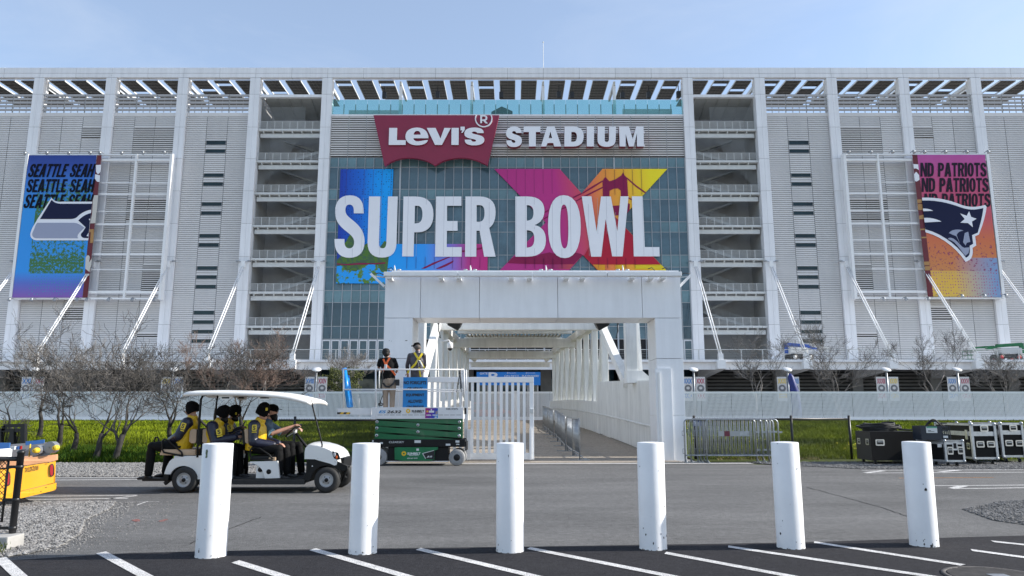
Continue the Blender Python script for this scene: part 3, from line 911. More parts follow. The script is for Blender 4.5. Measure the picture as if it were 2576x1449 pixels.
# rooftop volumes seen through the balustrade
mb = MB().box(P(878, 270, YW+3).x, YW+3, 44, P(1010, 270, YW+3).x, YW+3.3, 48.2).box(P(1566, 270, YW+3).x, YW+3, 44, P(1690, 270, YW+3).x, YW+3.3, 48.4)
part(mb, 'rooftop_wall', 'pale_steel')
mb = MB(); x = P(1262, 280, YW+2.5).x
mb.add([(x-1.6, YW+2, 44), (x+1.6, YW+2, 44), (x+1.7, YW+2, 47.6), (x, YW+2, 48.4), (x-1.6, YW+2, 47.5),
        (x-1.6, YW+4, 44), (x+1.6, YW+4, 44), (x+1.7, YW+4, 47.6), (x, YW+4, 48.4), (x-1.6, YW+4, 47.5)],
       [(0, 1, 2, 3, 4), (9, 8, 7, 6, 5), (0, 4, 9, 5), (1, 6, 7, 2), (4, 3, 8, 9), (3, 2, 7, 8)])
t_ = mb.build('tent', 'black_plastic'); tag(t_, 'dark peaked tent on the roof terrace behind the glass balustrade', 'tent'); centred(t_)
# black loudspeakers under the canopy
for u, v in [(935, 380), (1388, 380), (1840, 378), (2495, 378)]:
    pass
spk = None; SPK = 0
for d in [(967, 240), (1101, 239), (1261, 240), (1406, 239), (1439, 240), (1566, 240), (1632, 240), (1707, 238)][:]:
    p = P(d[0], d[1], YW+1.4)
    mb = MB().bbox(-0.32, -0.3, -0.5, 0.32, 0.3, 0.5, 0.08).box(-0.05, -0.05, 0.5, 0.05, 0.05, 1.5)
    o = mb.build('loudspeaker', 'black_plastic', None, local=True, loc=p) if spk is None else dup(spk, p, 0, None, [])
    if spk is None: spk = o
    nth = ['leftmost', 'second', 'third', 'fourth', 'fifth', 'sixth', 'seventh', 'rightmost'][SPK]; SPK += 1
    tag(o, f'black loudspeaker under the roof canopy above the glass balustrade, {nth} from the left' if nth[-4:] != 'most' else f'black loudspeaker under the roof canopy above the glass balustrade, {nth} of the row', 'loudspeaker', 'loudspeakers hung under the canopy')
# flag mast
p = P(1367, 172, YF+2)
mb = MB().cyl((0, 0, -4), (0, 0, 4.3), 0.045, 6).ball((0, 0, 4.4), 0.12, 6)
mast = mb.build('roof_mast', 'pale_steel', None, local=True, loc=p); tag(mast, 'thin lone mast rising above the stadium roof', 'mast')

# --- terrace deck with railing, brackets and tie rods
YT = 94.4
xl, xr = colx(-8.5), colx(8.5)
mb = MB().box(xl, YT, Z_TER-0.30, xr, YW+0.2, Z_TER); part(mb, 'terrace_deck', 'white_clad')
mb = MB().box(xl, YT+0.6, Z_TER-1.25, xr, YT+1.0, Z_TER-0.31); part(mb, 'edge_beam', 'white_clad')
br_c = [-7.5, -6.5, -5.5, -4.5, -3.5, -2.5, 2.5, 3.5, 4.5, 5.5, 6.5, 7.5]
for c in br_c:
    x = colx(c)
    mb = MB().add([(x-0.55, YT-0.5, Z_TER-1.2), (x+0.55, YT-0.5, Z_TER-1.2), (x+0.55, YT-0.5, Z_TER-0.1), (x-0.55, YT-0.5, Z_TER-0.1),
                   (x-0.55, YF, Z_TER-2.0), (x+0.55, YF, Z_TER-2.0), (x+0.55, YF, Z_TER-0.31), (x-0.55, YF, Z_TER-0.31)],
                  [(0, 1, 2, 3), (4, 7, 6, 5), (0, 4, 5, 1), (1, 5, 6, 2), (2, 6, 7, 3), (3, 7, 4, 0)])
    mb.box(x-0.3, YT-0.35, Z_TER-0.1, x+0.3, YT+0.2, Z_TER+0.75)
    part(mb, 'bracket', 'white_paint')
    mb = MB()
    for s in (-0.16, 0.16): mb.tube([(x+s, YF-0.1, Zd(668, YF)), (x+s, YT-0.1, Z_TER+0.6)], 0.085, 8)
    mb.box(x-0.28, YF-0.35, Zd(664, YF)-0.5, x+0.28, YF+0.02, Zd(664, YF)+0.4)
    part(mb, 'tie_rod', 'white_paint')
    mb = MB()
    for s in (-1, 1):
        mb.bar((x, YF-0.2, Zd(658, YF)), (x+s*0.7, YF-0.2, Zd(658, YF)), 0.06, 0.06)
        mb.ball((x+s*0.85, YF-0.25, Zd(658, YF)+0.03), 0.3, 8, (1.1, 0.8, 0.45))
    part(mb, 'lamp', 'galv')
mb = MB(); n = int((xr-xl)/2.75)
for i in range(n+1):
    x = xl+(xr-xl)*i/n; mb.box(x-0.06, YT+0.08, Z_TER, x+0.06, YT+0.16, Z_TER+1.25)
mb.box(xl, YT+0.05, Z_TER+1.25, xr, YT+0.2, Z_TER+1.33)
part(mb, 'terrace_railing', 'pale_steel')
mb = MB()
for q in range(5): mb.box(xl, YT+0.11, Z_TER+0.15+q*0.21, xr, YT+0.125, Z_TER+0.165+q*0.21)
part(mb, 'rail_wire', 'pale_steel', 'stuff')
# --- ground floor under the terrace: coarse louvres between piers, terrace shade put into their dark colour
for b in range(-8, 9):
    x0, x1 = colx(b-0.5)+HALF, colx(b+0.5)-HALF
    if abs(b) <= 2:
        mb = MB().box(x0-1.6, YW+3, 0.84, x1+1.6, YW+3.3, Z_TER-0.35); part(mb, 'ground_floor_glass', 'glass_low')
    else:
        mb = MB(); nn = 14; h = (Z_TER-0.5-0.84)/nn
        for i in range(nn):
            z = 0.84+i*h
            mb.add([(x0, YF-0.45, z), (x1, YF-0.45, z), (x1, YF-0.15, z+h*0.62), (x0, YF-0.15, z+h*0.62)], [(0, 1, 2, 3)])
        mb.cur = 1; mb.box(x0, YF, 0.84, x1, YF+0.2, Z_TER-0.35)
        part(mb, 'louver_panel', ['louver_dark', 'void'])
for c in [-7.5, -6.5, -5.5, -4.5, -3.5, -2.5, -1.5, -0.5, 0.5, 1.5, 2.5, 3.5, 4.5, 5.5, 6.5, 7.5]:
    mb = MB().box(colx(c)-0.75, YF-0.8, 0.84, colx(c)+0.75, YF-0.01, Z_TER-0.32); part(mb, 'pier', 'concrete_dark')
# body of the building behind everything
mb = MB().box(colx(-8.5), YW+8, 0.84, colx(8.5), YW+9, 43.5); part(mb, 'rear_wall', 'concrete_dark')
mb = MB().box(colx(-8.5), YW+0.35, 43.6, colx(-3.6), YW+9, 43.9).box(colx(3.6), YW+0.35, 43.6, colx(8.5), YW+9, 43.9).box(GX0, YW+0.45, 43.6, GX1, YW+9, 43.9); part(mb, 'roof_slab', 'concrete_dark')
# ================================================================= SIGNS AND PRINTS ON THE FACADE
ZA, ZB = zone(1130, 560, 3.3694), zone(1700, 560, 3.3694)
ZC_ = zone(1280, 380, 2.6286)
def grad_mat(name, stops, p0, p1, dots=None, rough=0.45, dot_scale=1.6, dot_amt=0.25):
    """print colour running from world point p0 to p1; 'dots' adds a halftone of dark print dots"""
    m = bpy.data.materials.new(name); m.use_nodes = True
    n, l = m.node_tree.nodes, m.node_tree.links
    b = n['Principled BSDF']; b.inputs['Roughness'].default_value = rough; b.inputs['Specular IOR Level'].default_value = 0.3
    g = n.new('ShaderNodeNewGeometry')
    d = Vector(p1)-Vector(p0); L2 = d.length_squared
    sub = n.new('ShaderNodeVectorMath'); sub.operation = 'SUBTRACT'; sub.inputs[1].default_value = p0
    dot = n.new('ShaderNodeVectorMath'); dot.operation = 'DOT_PRODUCT'; dot.inputs[1].default_value = d/L2
    l.new(g.outputs['Position'], sub.inputs[0]); l.new(sub.outputs['Vector'], dot.inputs[0])
    rp = n.new('ShaderNodeValToRGB')
    e = rp.color_ramp.elements
    e[0].position, e[0].color = stops[0][0], (*stops[0][1], 1)
    e[1].position, e[1].color = stops[-1][0], (*stops[-1][1], 1)
    for p, c in stops[1:-1]:
        q = e.new(p); q.color = (*c, 1)
    l.new(dot.outputs['Value'], rp.inputs['Fac'])
    last = rp.outputs['Color']
    if dots:
        vo = n.new('ShaderNodeTexVoronoi'); vo.inputs['Scale'].default_value = dot_scale; vo.inputs['Randomness'].default_value = 0.35
        mp = n.new('ShaderNodeMapping'); mp.inputs['Scale'].default_value = (1, 0, 1)
        l.new(g.outputs['Position'], mp.inputs['Vector']); l.new(mp.outputs['Vector'], vo.inputs['Vector'])
        cr = n.new('ShaderNodeValToRGB'); cr.color_ramp.elements[0].position = dot_amt; cr.color_ramp.elements[0].color = (1, 1, 1, 1)
        cr.color_ramp.elements[1].position = dot_amt+0.05; cr.color_ramp.elements[1].color = (0, 0, 0, 1)
        l.new(vo.outputs['Distance'], cr.inputs['Fac'])
        mx = n.new('ShaderNodeMix'); mx.data_type = 'RGBA'; mx.inputs['B'].default_value = (*dots, 1)
        l.new(cr.outputs['Color'], mx.inputs['Factor']); l.new(last, mx.inputs['A']); last = mx.outputs['Result']
    l.new(last, b.inputs['Base Color'])
    MATS[name] = m; return m
YG = YW-0.30
def wp(zn, u, v, Y=YG): return tuple(P(*zn(u, v), Y))
grad_mat('print_blue', [(0, (0.015, 0.05, 0.42)), (0.45, (0.012, 0.16, 0.68)), (0.75, (0.006, 0.33, 0.92)), (1, (0.006, 0.38, 0.96))], wp(ZA, 165, 300), wp(ZA, 740, 300), dots=(0.008, 0.02, 0.14), dot_scale=2.6, dot_amt=0.16)
grad_mat('print_bar', [(0, (0.01, 0.36, 0.93)), (0.35, (0.04, 0.34, 0.90)), (0.62, (0.26, 0.20, 0.68)), (0.8, (0.52, 0.05, 0.26)), (1, (0.58, 0.03, 0.22))], wp(ZA, 760, 1100), wp(ZA, 1895, 1100))
grad_mat('print_x', [(0, (0.50, 0.035, 0.23)), (0.33, (0.54, 0.035, 0.24)), (0.50, (0.68, 0.08, 0.12)), (0.62, (0.90, 0.26, 0.07)), (0.78, (0.95, 0.45, 0.04)), (1, (0.95, 0.78, 0.02))], wp(ZB, 250, 560), wp(ZB, 1920, 330))
grad_mat('print_base', [(0, (0.33, 0.022, 0.16)), (0.30, (0.38, 0.03, 0.15)), (0.45, (0.60, 0.10, 0.06)), (0.62, (0.80, 0.36, 0.02)), (0.85, (0.80, 0.60, 0.02)), (1, (0.80, 0.62, 0.02))], wp(ZB, 250, 1230), wp(ZB, 2000, 1230))
def mottle_mat(name, a, b, scale=0.8, thr=0.5):
    m = mat(name, a, 0.5, vscale=scale, col2=b, detail=9)
    for nd in m.node_tree.nodes:
        if nd.type == 'VALTORGB':
            nd.color_ramp.elements[0].position = thr-0.015; nd.color_ramp.elements[1].position = thr+0.015
    return m
mottle_mat('print_green', (0.075, 0.18, 0.02), (0.05, 0.12, 0.06), 1.6)
mottle_mat('print_water', (0.01, 0.34, 0.88), (0.10, 0.22, 0.02), 0.9, 0.52)
mat('print_plum', (0.26, 0.014, 0.075), 0.6, spec=.25); mat('print_red', (0.46, 0.018, 0.045), 0.6, spec=.25); mat('print_line', (0.10, 0.02, 0.10), 0.6, spec=.2)
mat('vinyl_white', (0.84, 0.84, 0.88), 0.4, var=0.03, vscale=0.2)

gfx = thing('window_graphic', 'huge colourful printed graphic of tall white words on the stadium glass front', 'graphic', P(*ZA(1250, 1256), YG))
def gp(pth, zn, name, m, lift, depth=0.03):
    return shape(pth, zn, YG-lift, depth).build(name, m, gfx)
gp('M 177 91 L 795 91 L 757 967 L 712 1430 L 122 1430 Z', ZA, 'blue_letter_stem', 'print_blue', 0)
gp('M 757 967 L 1898 967 L 1893 1430 L 712 1430 Z', ZA, 'blue_letter_foot', 'print_bar', 0)
gp('M 135 1150 L 200 1090 L 225 960 L 290 850 L 340 860 L 400 1020 L 480 960 L 640 1000 L 690 930 L 757 967 L 717 1310 L 712 1428 L 124 1428 Z', ZA, 'green_shore', 'print_green', 0.04)
gp('M 131 1228 L 200 1215 L 240 1270 L 360 1290 L 420 1225 L 520 1200 L 610 1215 L 650 1290 L 712 1310 L 711 1428 L 124 1428 Z', ZA, 'water', 'print_water', 0.08)
gp('M 133 1192 L 240 1203 L 390 1188 L 560 1192 L 700 1180 L 700 1196 L 560 1206 L 390 1208 L 240 1216 L 133 1206 Z', ZA, 'shore_line', 'print_plum', 0.08)
gp('M 1120 1254 L 1260 1185 L 1440 1118 L 1465 1118 L 1320 1180 L 1160 1256 Z', ZA, 'bridge_cable', 'print_plum', 0.04)
gp('M 1290 1256 L 1400 1205 L 1498 1160 L 1490 1182 L 1420 1222 L 1335 1257 Z', ZA, 'bridge_cable', 'print_plum', 0.04)
gp('M 1590 1045 L 1700 1030 L 1835 1005 L 1838 1022 L 1700 1055 L 1592 1062 Z', ZA, 'bridge_cable', 'print_plum', 0.04)
gp('M 52 88 L 818 88 L 1075 375 L 1320 88 L 2078 88 L 1515 700 L 2050 1256 L 2190 1420 L 1400 1420 L 1090 1095 L 800 1420 L -20 1420 L 655 715 Z', ZB, 'cross_letter', 'print_x', 0)
gp('M 1300 1100 L 1356 672 L 1450 640 L 1550 720 L 1900 1204 L 2000 1204 L 1998 1206 L 1196 1206 L 1100 1106 Z', ZB, 'red_leg', 'print_red', 0.035)
gp('M 1356 672 L 1515 702 L 2000 1206 L 1196 1206 L 1102 1108 Z', ZB, 'red_leg', 'print_red', 0.07)
gp('M 205 1190 L 250 1140 L 300 1112 L 560 1110 L 600 1085 L 700 1066 L 770 1086 L 990 1085 L 1000 1065 L 1070 1085 L 1086 1098 L 984 1203 L 700 1206 L 560 1203 L 400 1200 Z', ZB, 'plum_band', 'print_plum', 0.04)
gp('M 1204 1206 L 1340 1210 L 1352 1258 L 1340 1420 L 1400 1420 L 1390 1405 Z', ZB, 'yellow_patch', 'print_base', 0.09)
gp('M 1204 1206 L 1346 1211 L 1352 1258 L 1250 1256 Z', ZB, 'yellow_patch', 'print_base', 0.11)
gp('M 1472 1214 L 1575 1210 L 1582 1258 L 1470 1258 Z', ZB, 'yellow_patch', 'print_base', 0.11)
gp('M 1698 1216 L 1800 1212 L 1900 1222 L 2016 1216 L 2052 1258 L 1700 1258 Z', ZB, 'yellow_patch', 'print_base', 0.11)
gp('M 700 1206 L 984 1203 L 930 1262 L 640 1262 Z', ZB, 'orange_patch', 'print_base', 0.02)
gp('M 1320 232 L 1340 195 L 1357 182 L 1368 198 L 1400 234 L 1470 212 L 1540 165 L 1562 126 L 1576 160 L 1607 195 L 1620 415 L 1536 415 L 1532 340 L 1500 316 L 1450 320 L 1402 345 L 1400 415 L 1324 415 L 1322 300 Z', ZB, 'bridge_tower', 'print_plum', 0.05)
gp('M 1440 520 L 1525 515 L 1600 480 L 1640 500 L 1636 575 L 1590 625 L 1500 632 L 1465 632 Z', ZB, 'bridge_tower', 'print_plum', 0.05)
for pth in ('M 1085 365 L 1200 292 L 1320 222 L 1322 238 L 1205 312 L 1088 378 Z', 'M 968 418 L 1070 372 L 1086 378 L 985 428 Z', 'M 1005 462 L 1120 395 L 1322 296 L 1322 312 L 1130 410 L 1012 470 Z',
            'M 1602 185 L 1720 285 L 1828 362 L 1822 376 L 1712 300 L 1600 200 Z', 'M 640 590 L 690 565 L 690 580 L 640 606 Z', 'M 830 555 L 900 528 L 900 540 L 832 568 Z', 'M 635 665 L 685 640 L 685 652 L 635 680 Z', 'M 1622 420 L 1662 440 L 1660 455 L 1622 432 Z'):
    gp(pth, ZB, 'bridge_cable', 'print_plum', 0.045)
LET_A = {
 'S': 'M 447 608 L 447 595 C 447 450 385 398 285 398 C 170 398 112 470 112 590 C 112 700 165 760 245 820 C 310 870 335 900 335 945 C 335 995 310 1018 278 1018 C 240 1018 222 985 222 945 L 222 908 L 105 908 L 105 930 C 105 1060 165 1128 280 1128 C 395 1128 457 1060 457 935 C 457 820 400 755 320 690 C 255 640 232 615 232 570 C 232 525 250 505 280 505 C 315 505 331 535 331 575 L 331 608 Z',
 'U': 'M 509 411 L 642 411 L 625 950 C 623 1000 640 1017 668 1017 C 695 1017 708 1000 712 950 L 732 411 L 845 411 L 830 960 C 826 1075 765 1126 660 1126 C 555 1126 490 1070 492 950 Z',
 'P': 'M 912 411 L 1050 411 C 1190 411 1263 480 1263 620 C 1263 760 1190 828 1080 830 L 1038 830 L 1030 1112 L 897 1112 Z M 1046 520 L 1070 520 C 1115 520 1134 550 1134 620 C 1134 690 1110 720 1075 724 L 1042 727 Z',
 'E': 'M 1294 411 L 1590 411 L 1590 520 L 1422 520 L 1422 698 L 1545 698 L 1545 812 L 1420 812 L 1418 1003 L 1592 1003 L 1592 1115 L 1281 1115 Z',
 'R': 'M 1637 411 L 1800 411 C 1930 411 1990 480 1990 590 C 1990 690 1960 750 1915 778 L 1990 1115 L 1855 1115 L 1803 812 L 1766 812 L 1764 1115 L 1632 1115 Z M 1768 512 L 1800 512 C 1845 512 1860 545 1860 600 C 1860 670 1845 700 1800 708 L 1768 708 Z'}
LET_B = {
 'B': 'M 300 411 L 440 411 C 570 411 640 470 640 575 C 640 660 600 720 525 745 C 620 765 657 830 657 925 C 657 1050 580 1115 440 1115 L 300 1115 Z M 434 512 C 490 512 512 540 512 600 C 512 665 490 692 434 694 Z M 434 806 C 500 806 522 840 522 905 C 522 980 495 1008 434 1010 Z',
 'O': 'M 865 396 C 990 396 1065 520 1065 760 C 1065 1000 1000 1132 878 1132 C 750 1132 682 1000 682 750 C 682 520 745 396 865 396 Z M 868 505 C 905 505 918 600 920 760 C 922 920 915 1020 876 1020 C 838 1020 825 920 824 760 C 824 600 832 505 868 505 Z',
 'W': 'M 1077 409 L 1190 409 L 1250 820 L 1303 411 L 1417 411 L 1493 820 L 1530 409 L 1624 409 L 1555 1112 L 1433 1112 L 1356 672 L 1305 1115 L 1187 1115 Z',
 'L': 'M 1663 409 L 1790 409 L 1814 1003 L 1985 1003 L 1988 1112 L 1686 1112 Z'}
for k, p in LET_A.items(): gp(p, ZA, 'white_letter', 'vinyl_white', 0.14, 0.04)
for k, p in LET_B.items(): gp(p, ZB, 'white_letter', 'vinyl_white', 0.14, 0.04)
mat('seam', (0.42, 0.42, 0.47), 0.6)
mb = MB()     # the print is made of tall boards: fine seams between them
for i in range(2, 39):
    x = gx[i]
    mb.box(x-0.022, YG-0.156, Zd(425), x+0.022, YG-0.142, Zd(683))
# cut to letters by keeping the seams on the printed area only: short lengths behind the white letters' outline are enough
del mb
def seam_on(zn, u_list, v0, v1):
    mb = MB()
    for u in u_list:
        a, b = P(*zn(u, v0), YG), P(*zn(u, v1), YG); x = min(gx, key=lambda q: abs(q-(a.x+b.x)/2))
        mb.box(x-0.016, YG-0.150, b.z, x+0.016, YG-0.1405, a.z)
    return mb
for zn, us, v0, v1 in ((ZA, [170], 560, 640), (ZA, [280], 402, 500), (ZA, [390], 430, 600), (ZA, [270], 1022, 1124), (ZA, [380], 790, 1090), (ZA, [595], 415, 1100), (ZA, [815], 415, 960), (ZA, [920], 415, 1108), (ZA, [1025], 840, 1108), (ZA, [1150], 430, 510), (ZA, [1365], 415, 1110), (ZA, [1475, 1580], 415, 515), (ZA, [1475], 702, 808), (ZA, [1475, 1580], 1008, 1110), (ZA, [1690], 415, 1110), (ZA, [1800], 715, 800), (ZA, [1910], 480, 770),
                       (ZB, [315, 425], 415, 1110), (ZB, [535], 430, 510), (ZB, [540], 770, 800), (ZB, [535], 1020, 1090), (ZB, [755], 480, 1040), (ZB, [865], 400, 500), (ZB, [870], 1025, 1128), (ZB, [980], 460, 1070), (ZB, [1190], 500, 1110), (ZB, [1310], 430, 850), (ZB, [1400], 415, 850), (ZB, [1530], 600, 1108), (ZB, [1750], 415, 1108), (ZB, [1860], 1008, 1108)):
    seam_on(zn, us, v0, v1).build('seam', 'seam', gfx)
for zn, us, v0, v1, l in ((ZA, [275, 400, 510, 620, 730], 95, 395, .01), (ZB, [210, 318, 425, 533, 640, 750], 95, 380, .01), (ZB, [1395, 1500, 1605, 1715, 1820], 95, 395, .06), (ZA, [925, 1040, 1145, 1255, 1480, 1580, 1700, 1800], 1120, 1254, .05), (ZB, [420, 535, 640, 755, 860, 1310, 1430, 1530, 1640, 1750], 1135, 1254, .12)):
    mb = MB()
    for u in us:
        a, b = P(*zn(u, v0), YG), P(*zn(u, v1), YG); x = min(gx, key=lambda q: abs(q-(a.x+b.x)/2))
        mb.box(x-0.011, YG-l-0.012, b.z, x+0.011, YG-0.001, a.z)
    mb.build('print_seam', 'print_line', gfx, 'stuff')

# ---- red sign board with raised letters, and the loose letters beside it
mat('sign_red', (0.255, 0.014, 0.052), 0.4, var=0.06, vscale=0.3); mat('letter_white', (0.86, 0.86, 0.90), 0.35); mat('letter_side', (0.19, 0.008, 0.022), 0.4)
YS = YW-1.9
sign = thing('sign_board', 'dark red trapezoid sign board with scalloped lower edge and raised white letters', 'sign', P(*ZC_(610, 517), YS))
shape('M 43 52 L 1190 52 L 1085 512 C 1000 460 930 440 840 440 C 740 440 660 470 605 512 C 540 460 450 440 360 440 C 270 440 200 470 145 517 Z', ZC_, YS, 0.6).build('board', 'sign_red', sign)
S_ = 'M 1050 215 L 990 215 C 985 200 960 197 945 205 C 935 215 950 222 975 227 C 1030 237 1055 250 1055 275 C 1055 310 1020 327 960 327 C 905 327 875 310 876 275 L 935 275 C 935 292 955 297 972 293 C 985 288 982 275 960 271 C 900 262 873 250 873 220 C 873 185 905 165 965 165 C 1020 165 1050 180 1050 215 Z'
def raised(pth, zn, Y, d, name, parent, back='sign_red'):
    mb = shape(pth, zn, Y, 0.06); mb.cur = 1
    mb2 = shape(pth, zn, Y+0.065, d-0.065, mb=mb)
    return mb.build(name, ['letter_white', back], parent)
for p in ('M 187 168 L 259 168 L 257 280 L 338 280 L 336 323 L 182 323 Z',
          'M 545 262 L 408 262 C 412 285 430 293 455 291 C 480 288 510 280 540 278 C 535 310 490 326 440 326 C 375 326 335 295 335 247 C 335 198 375 165 440 165 C 510 165 545 205 545 262 Z M 410 230 L 474 230 C 472 205 460 195 443 195 C 425 195 412 207 410 230 Z',
          'M 530 168 L 610 168 L 655 265 L 690 168 L 748 169 L 668 323 L 605 323 Z', 'M 756 168 L 822 168 L 820 323 L 754 323 Z',
          'M 838 157 L 876 157 L 876 185 L 858 212 L 845 212 L 855 190 L 838 190 Z', S_):
    raised(p, ZC_, YS-0.32, 0.30, 'letter', sign)
mb = MB()      # circled R, its top cut off by the board's edge
def arc(cx, cy, r, a0, a1, n=24): return [(cx+r*math.cos(a0+(a1-a0)*i/n), cy+r*math.sin(a0+(a1-a0)*i/n)) for i in range(n+1)]
a_ = math.asin(33/80.0)
ring = arc(1049, 82, 80, -a_, math.pi+a_, 30) + arc(1049, 82, 70, math.pi+math.asin(33/70.0), -math.asin(33/70.0), 30)
mb.plate([[P(*ZC_(u, v), YS-0.22) for u, v in ring]], (0, -1, 0), 0.2)
shape('M 1018 52 L 1055 52 C 1075 54 1082 64 1082 76 C 1082 90 1075 98 1062 101 L 1088 126 L 1068 126 L 1046 103 L 1034 103 L 1034 124 L 1018 124 Z M 1034 62 L 1034 91 L 1052 91 C 1062 91 1066 86 1066 76 C 1066 66 1062 62 1052 62 Z', ZC_, YS-0.22, 0.2, mb=mb)
mb.build('registered_mark', 'letter_white', sign)

word = thing('sign_letters', 'seven white block letters with dark red sides, right of the red board', 'sign', P(*ZC_(1880, 337), YS-0.3))
mb = MB()
for v0, v1 in ((202, 216), (320, 340)): zbox(mb, ZC_, 1130, v0, 2520, v1, YW-0.55, YW-0.3)
mb.build('support_rail', 'white_clad', word)
def s_fit(x0, y0, x1, y1):
    sx, sy = (x1-x0)/(1055-873), (y1-y0)/(327-165)
    out = []
    for i, t in enumerate(S_.split()):
        out.append(t)
    res = []; k = 0
    for t in out:
        if t in 'MLCZ': res.append(t); continue
        v = float(t); res.append(str(x0+(v-873)*sx if k % 2 == 0 else y0+(v-165)*sy)); k += 1
    return ' '.join(res)
for p in (s_fit(1254, 156, 1398, 342), 'M 1415 157 L 1568 157 L 1566 205 L 1525 205 L 1525 337 L 1462 337 L 1462 205 L 1413 205 Z',
          'M 1627 157 L 1697 157 L 1758 337 L 1692 337 L 1684 305 L 1632 305 L 1620 337 L 1572 337 Z M 1658 200 L 1642 262 L 1674 262 Z',
          'M 1787 157 L 1870 157 C 1935 157 1962 190 1962 245 C 1962 305 1930 337 1865 337 L 1785 337 Z M 1850 205 L 1868 205 C 1890 205 1900 220 1900 247 C 1900 280 1888 295 1865 295 L 1848 295 Z',
          'M 1990 157 L 2057 157 L 2055 337 L 1990 337 Z',
          'M 2090 157 L 2155 157 L 2153 270 C 2153 290 2160 297 2172 297 C 2185 297 2192 288 2192 270 L 2194 157 L 2256 157 L 2254 275 C 2252 320 2225 340 2172 340 C 2118 340 2088 318 2088 275 Z',
          'M 2285 157 L 2375 157 L 2410 270 L 2440 157 L 2508 157 L 2512 337 L 2448 337 L 2448 215 L 2418 337 L 2375 337 L 2345 222 L 2345 337 L 2290 337 Z'):
    raised(p, ZC_, YS-0.25, 1.0, 'letter', word, 'letter_side')

# ---- the two big banner frames
ZL, ZR = zone(30, 500, 2.498), zone(2900, 500, 2.498)
YB = 103.7
def uv_cloth(name, zn, tl, tr, bl, br, m, parent, nx=24, nz=40, amp=0.03, seed=1):
    r = random.Random(seed)
    A, B, C, D = (P(*zn(*q), YB) for q in (tl, tr, bl, br))
    vs = []; uv = []
    for j in range(nz+1):
        v = j/nz
        for i in range(nx+1):
            u = i/nx
            p = (C*(1-v)+A*v)*(1-u)+(D*(1-v)+B*v)*u
            e = min(u, 1-u)*2; f = min(v, 1-v)*2
            y = amp*(math.sin(u*9+v*6)*0.6+math.sin(u*23-v*17)*0.3+math.sin(v*31+u*5)*0.25)*(0.3+0.7*min(1, 3*f))
            vs.append((p.x, YB+y, p.z)); uv.append((u, v))
    fs = [(j*(nx+1)+i, j*(nx+1)+i+1, (j+1)*(nx+1)+i+1, (j+1)*(nx+1)+i) for j in range(nz) for i in range(nx)]
    mb = MB().add(vs, fs, True)
    o = mb.build(name, m, parent)
    l = o.data.uv_layers.new(name='print')
    for k, lp in enumerate(o.data.loops): l.data[k].uv = uv[lp.vertex_index]
    return o
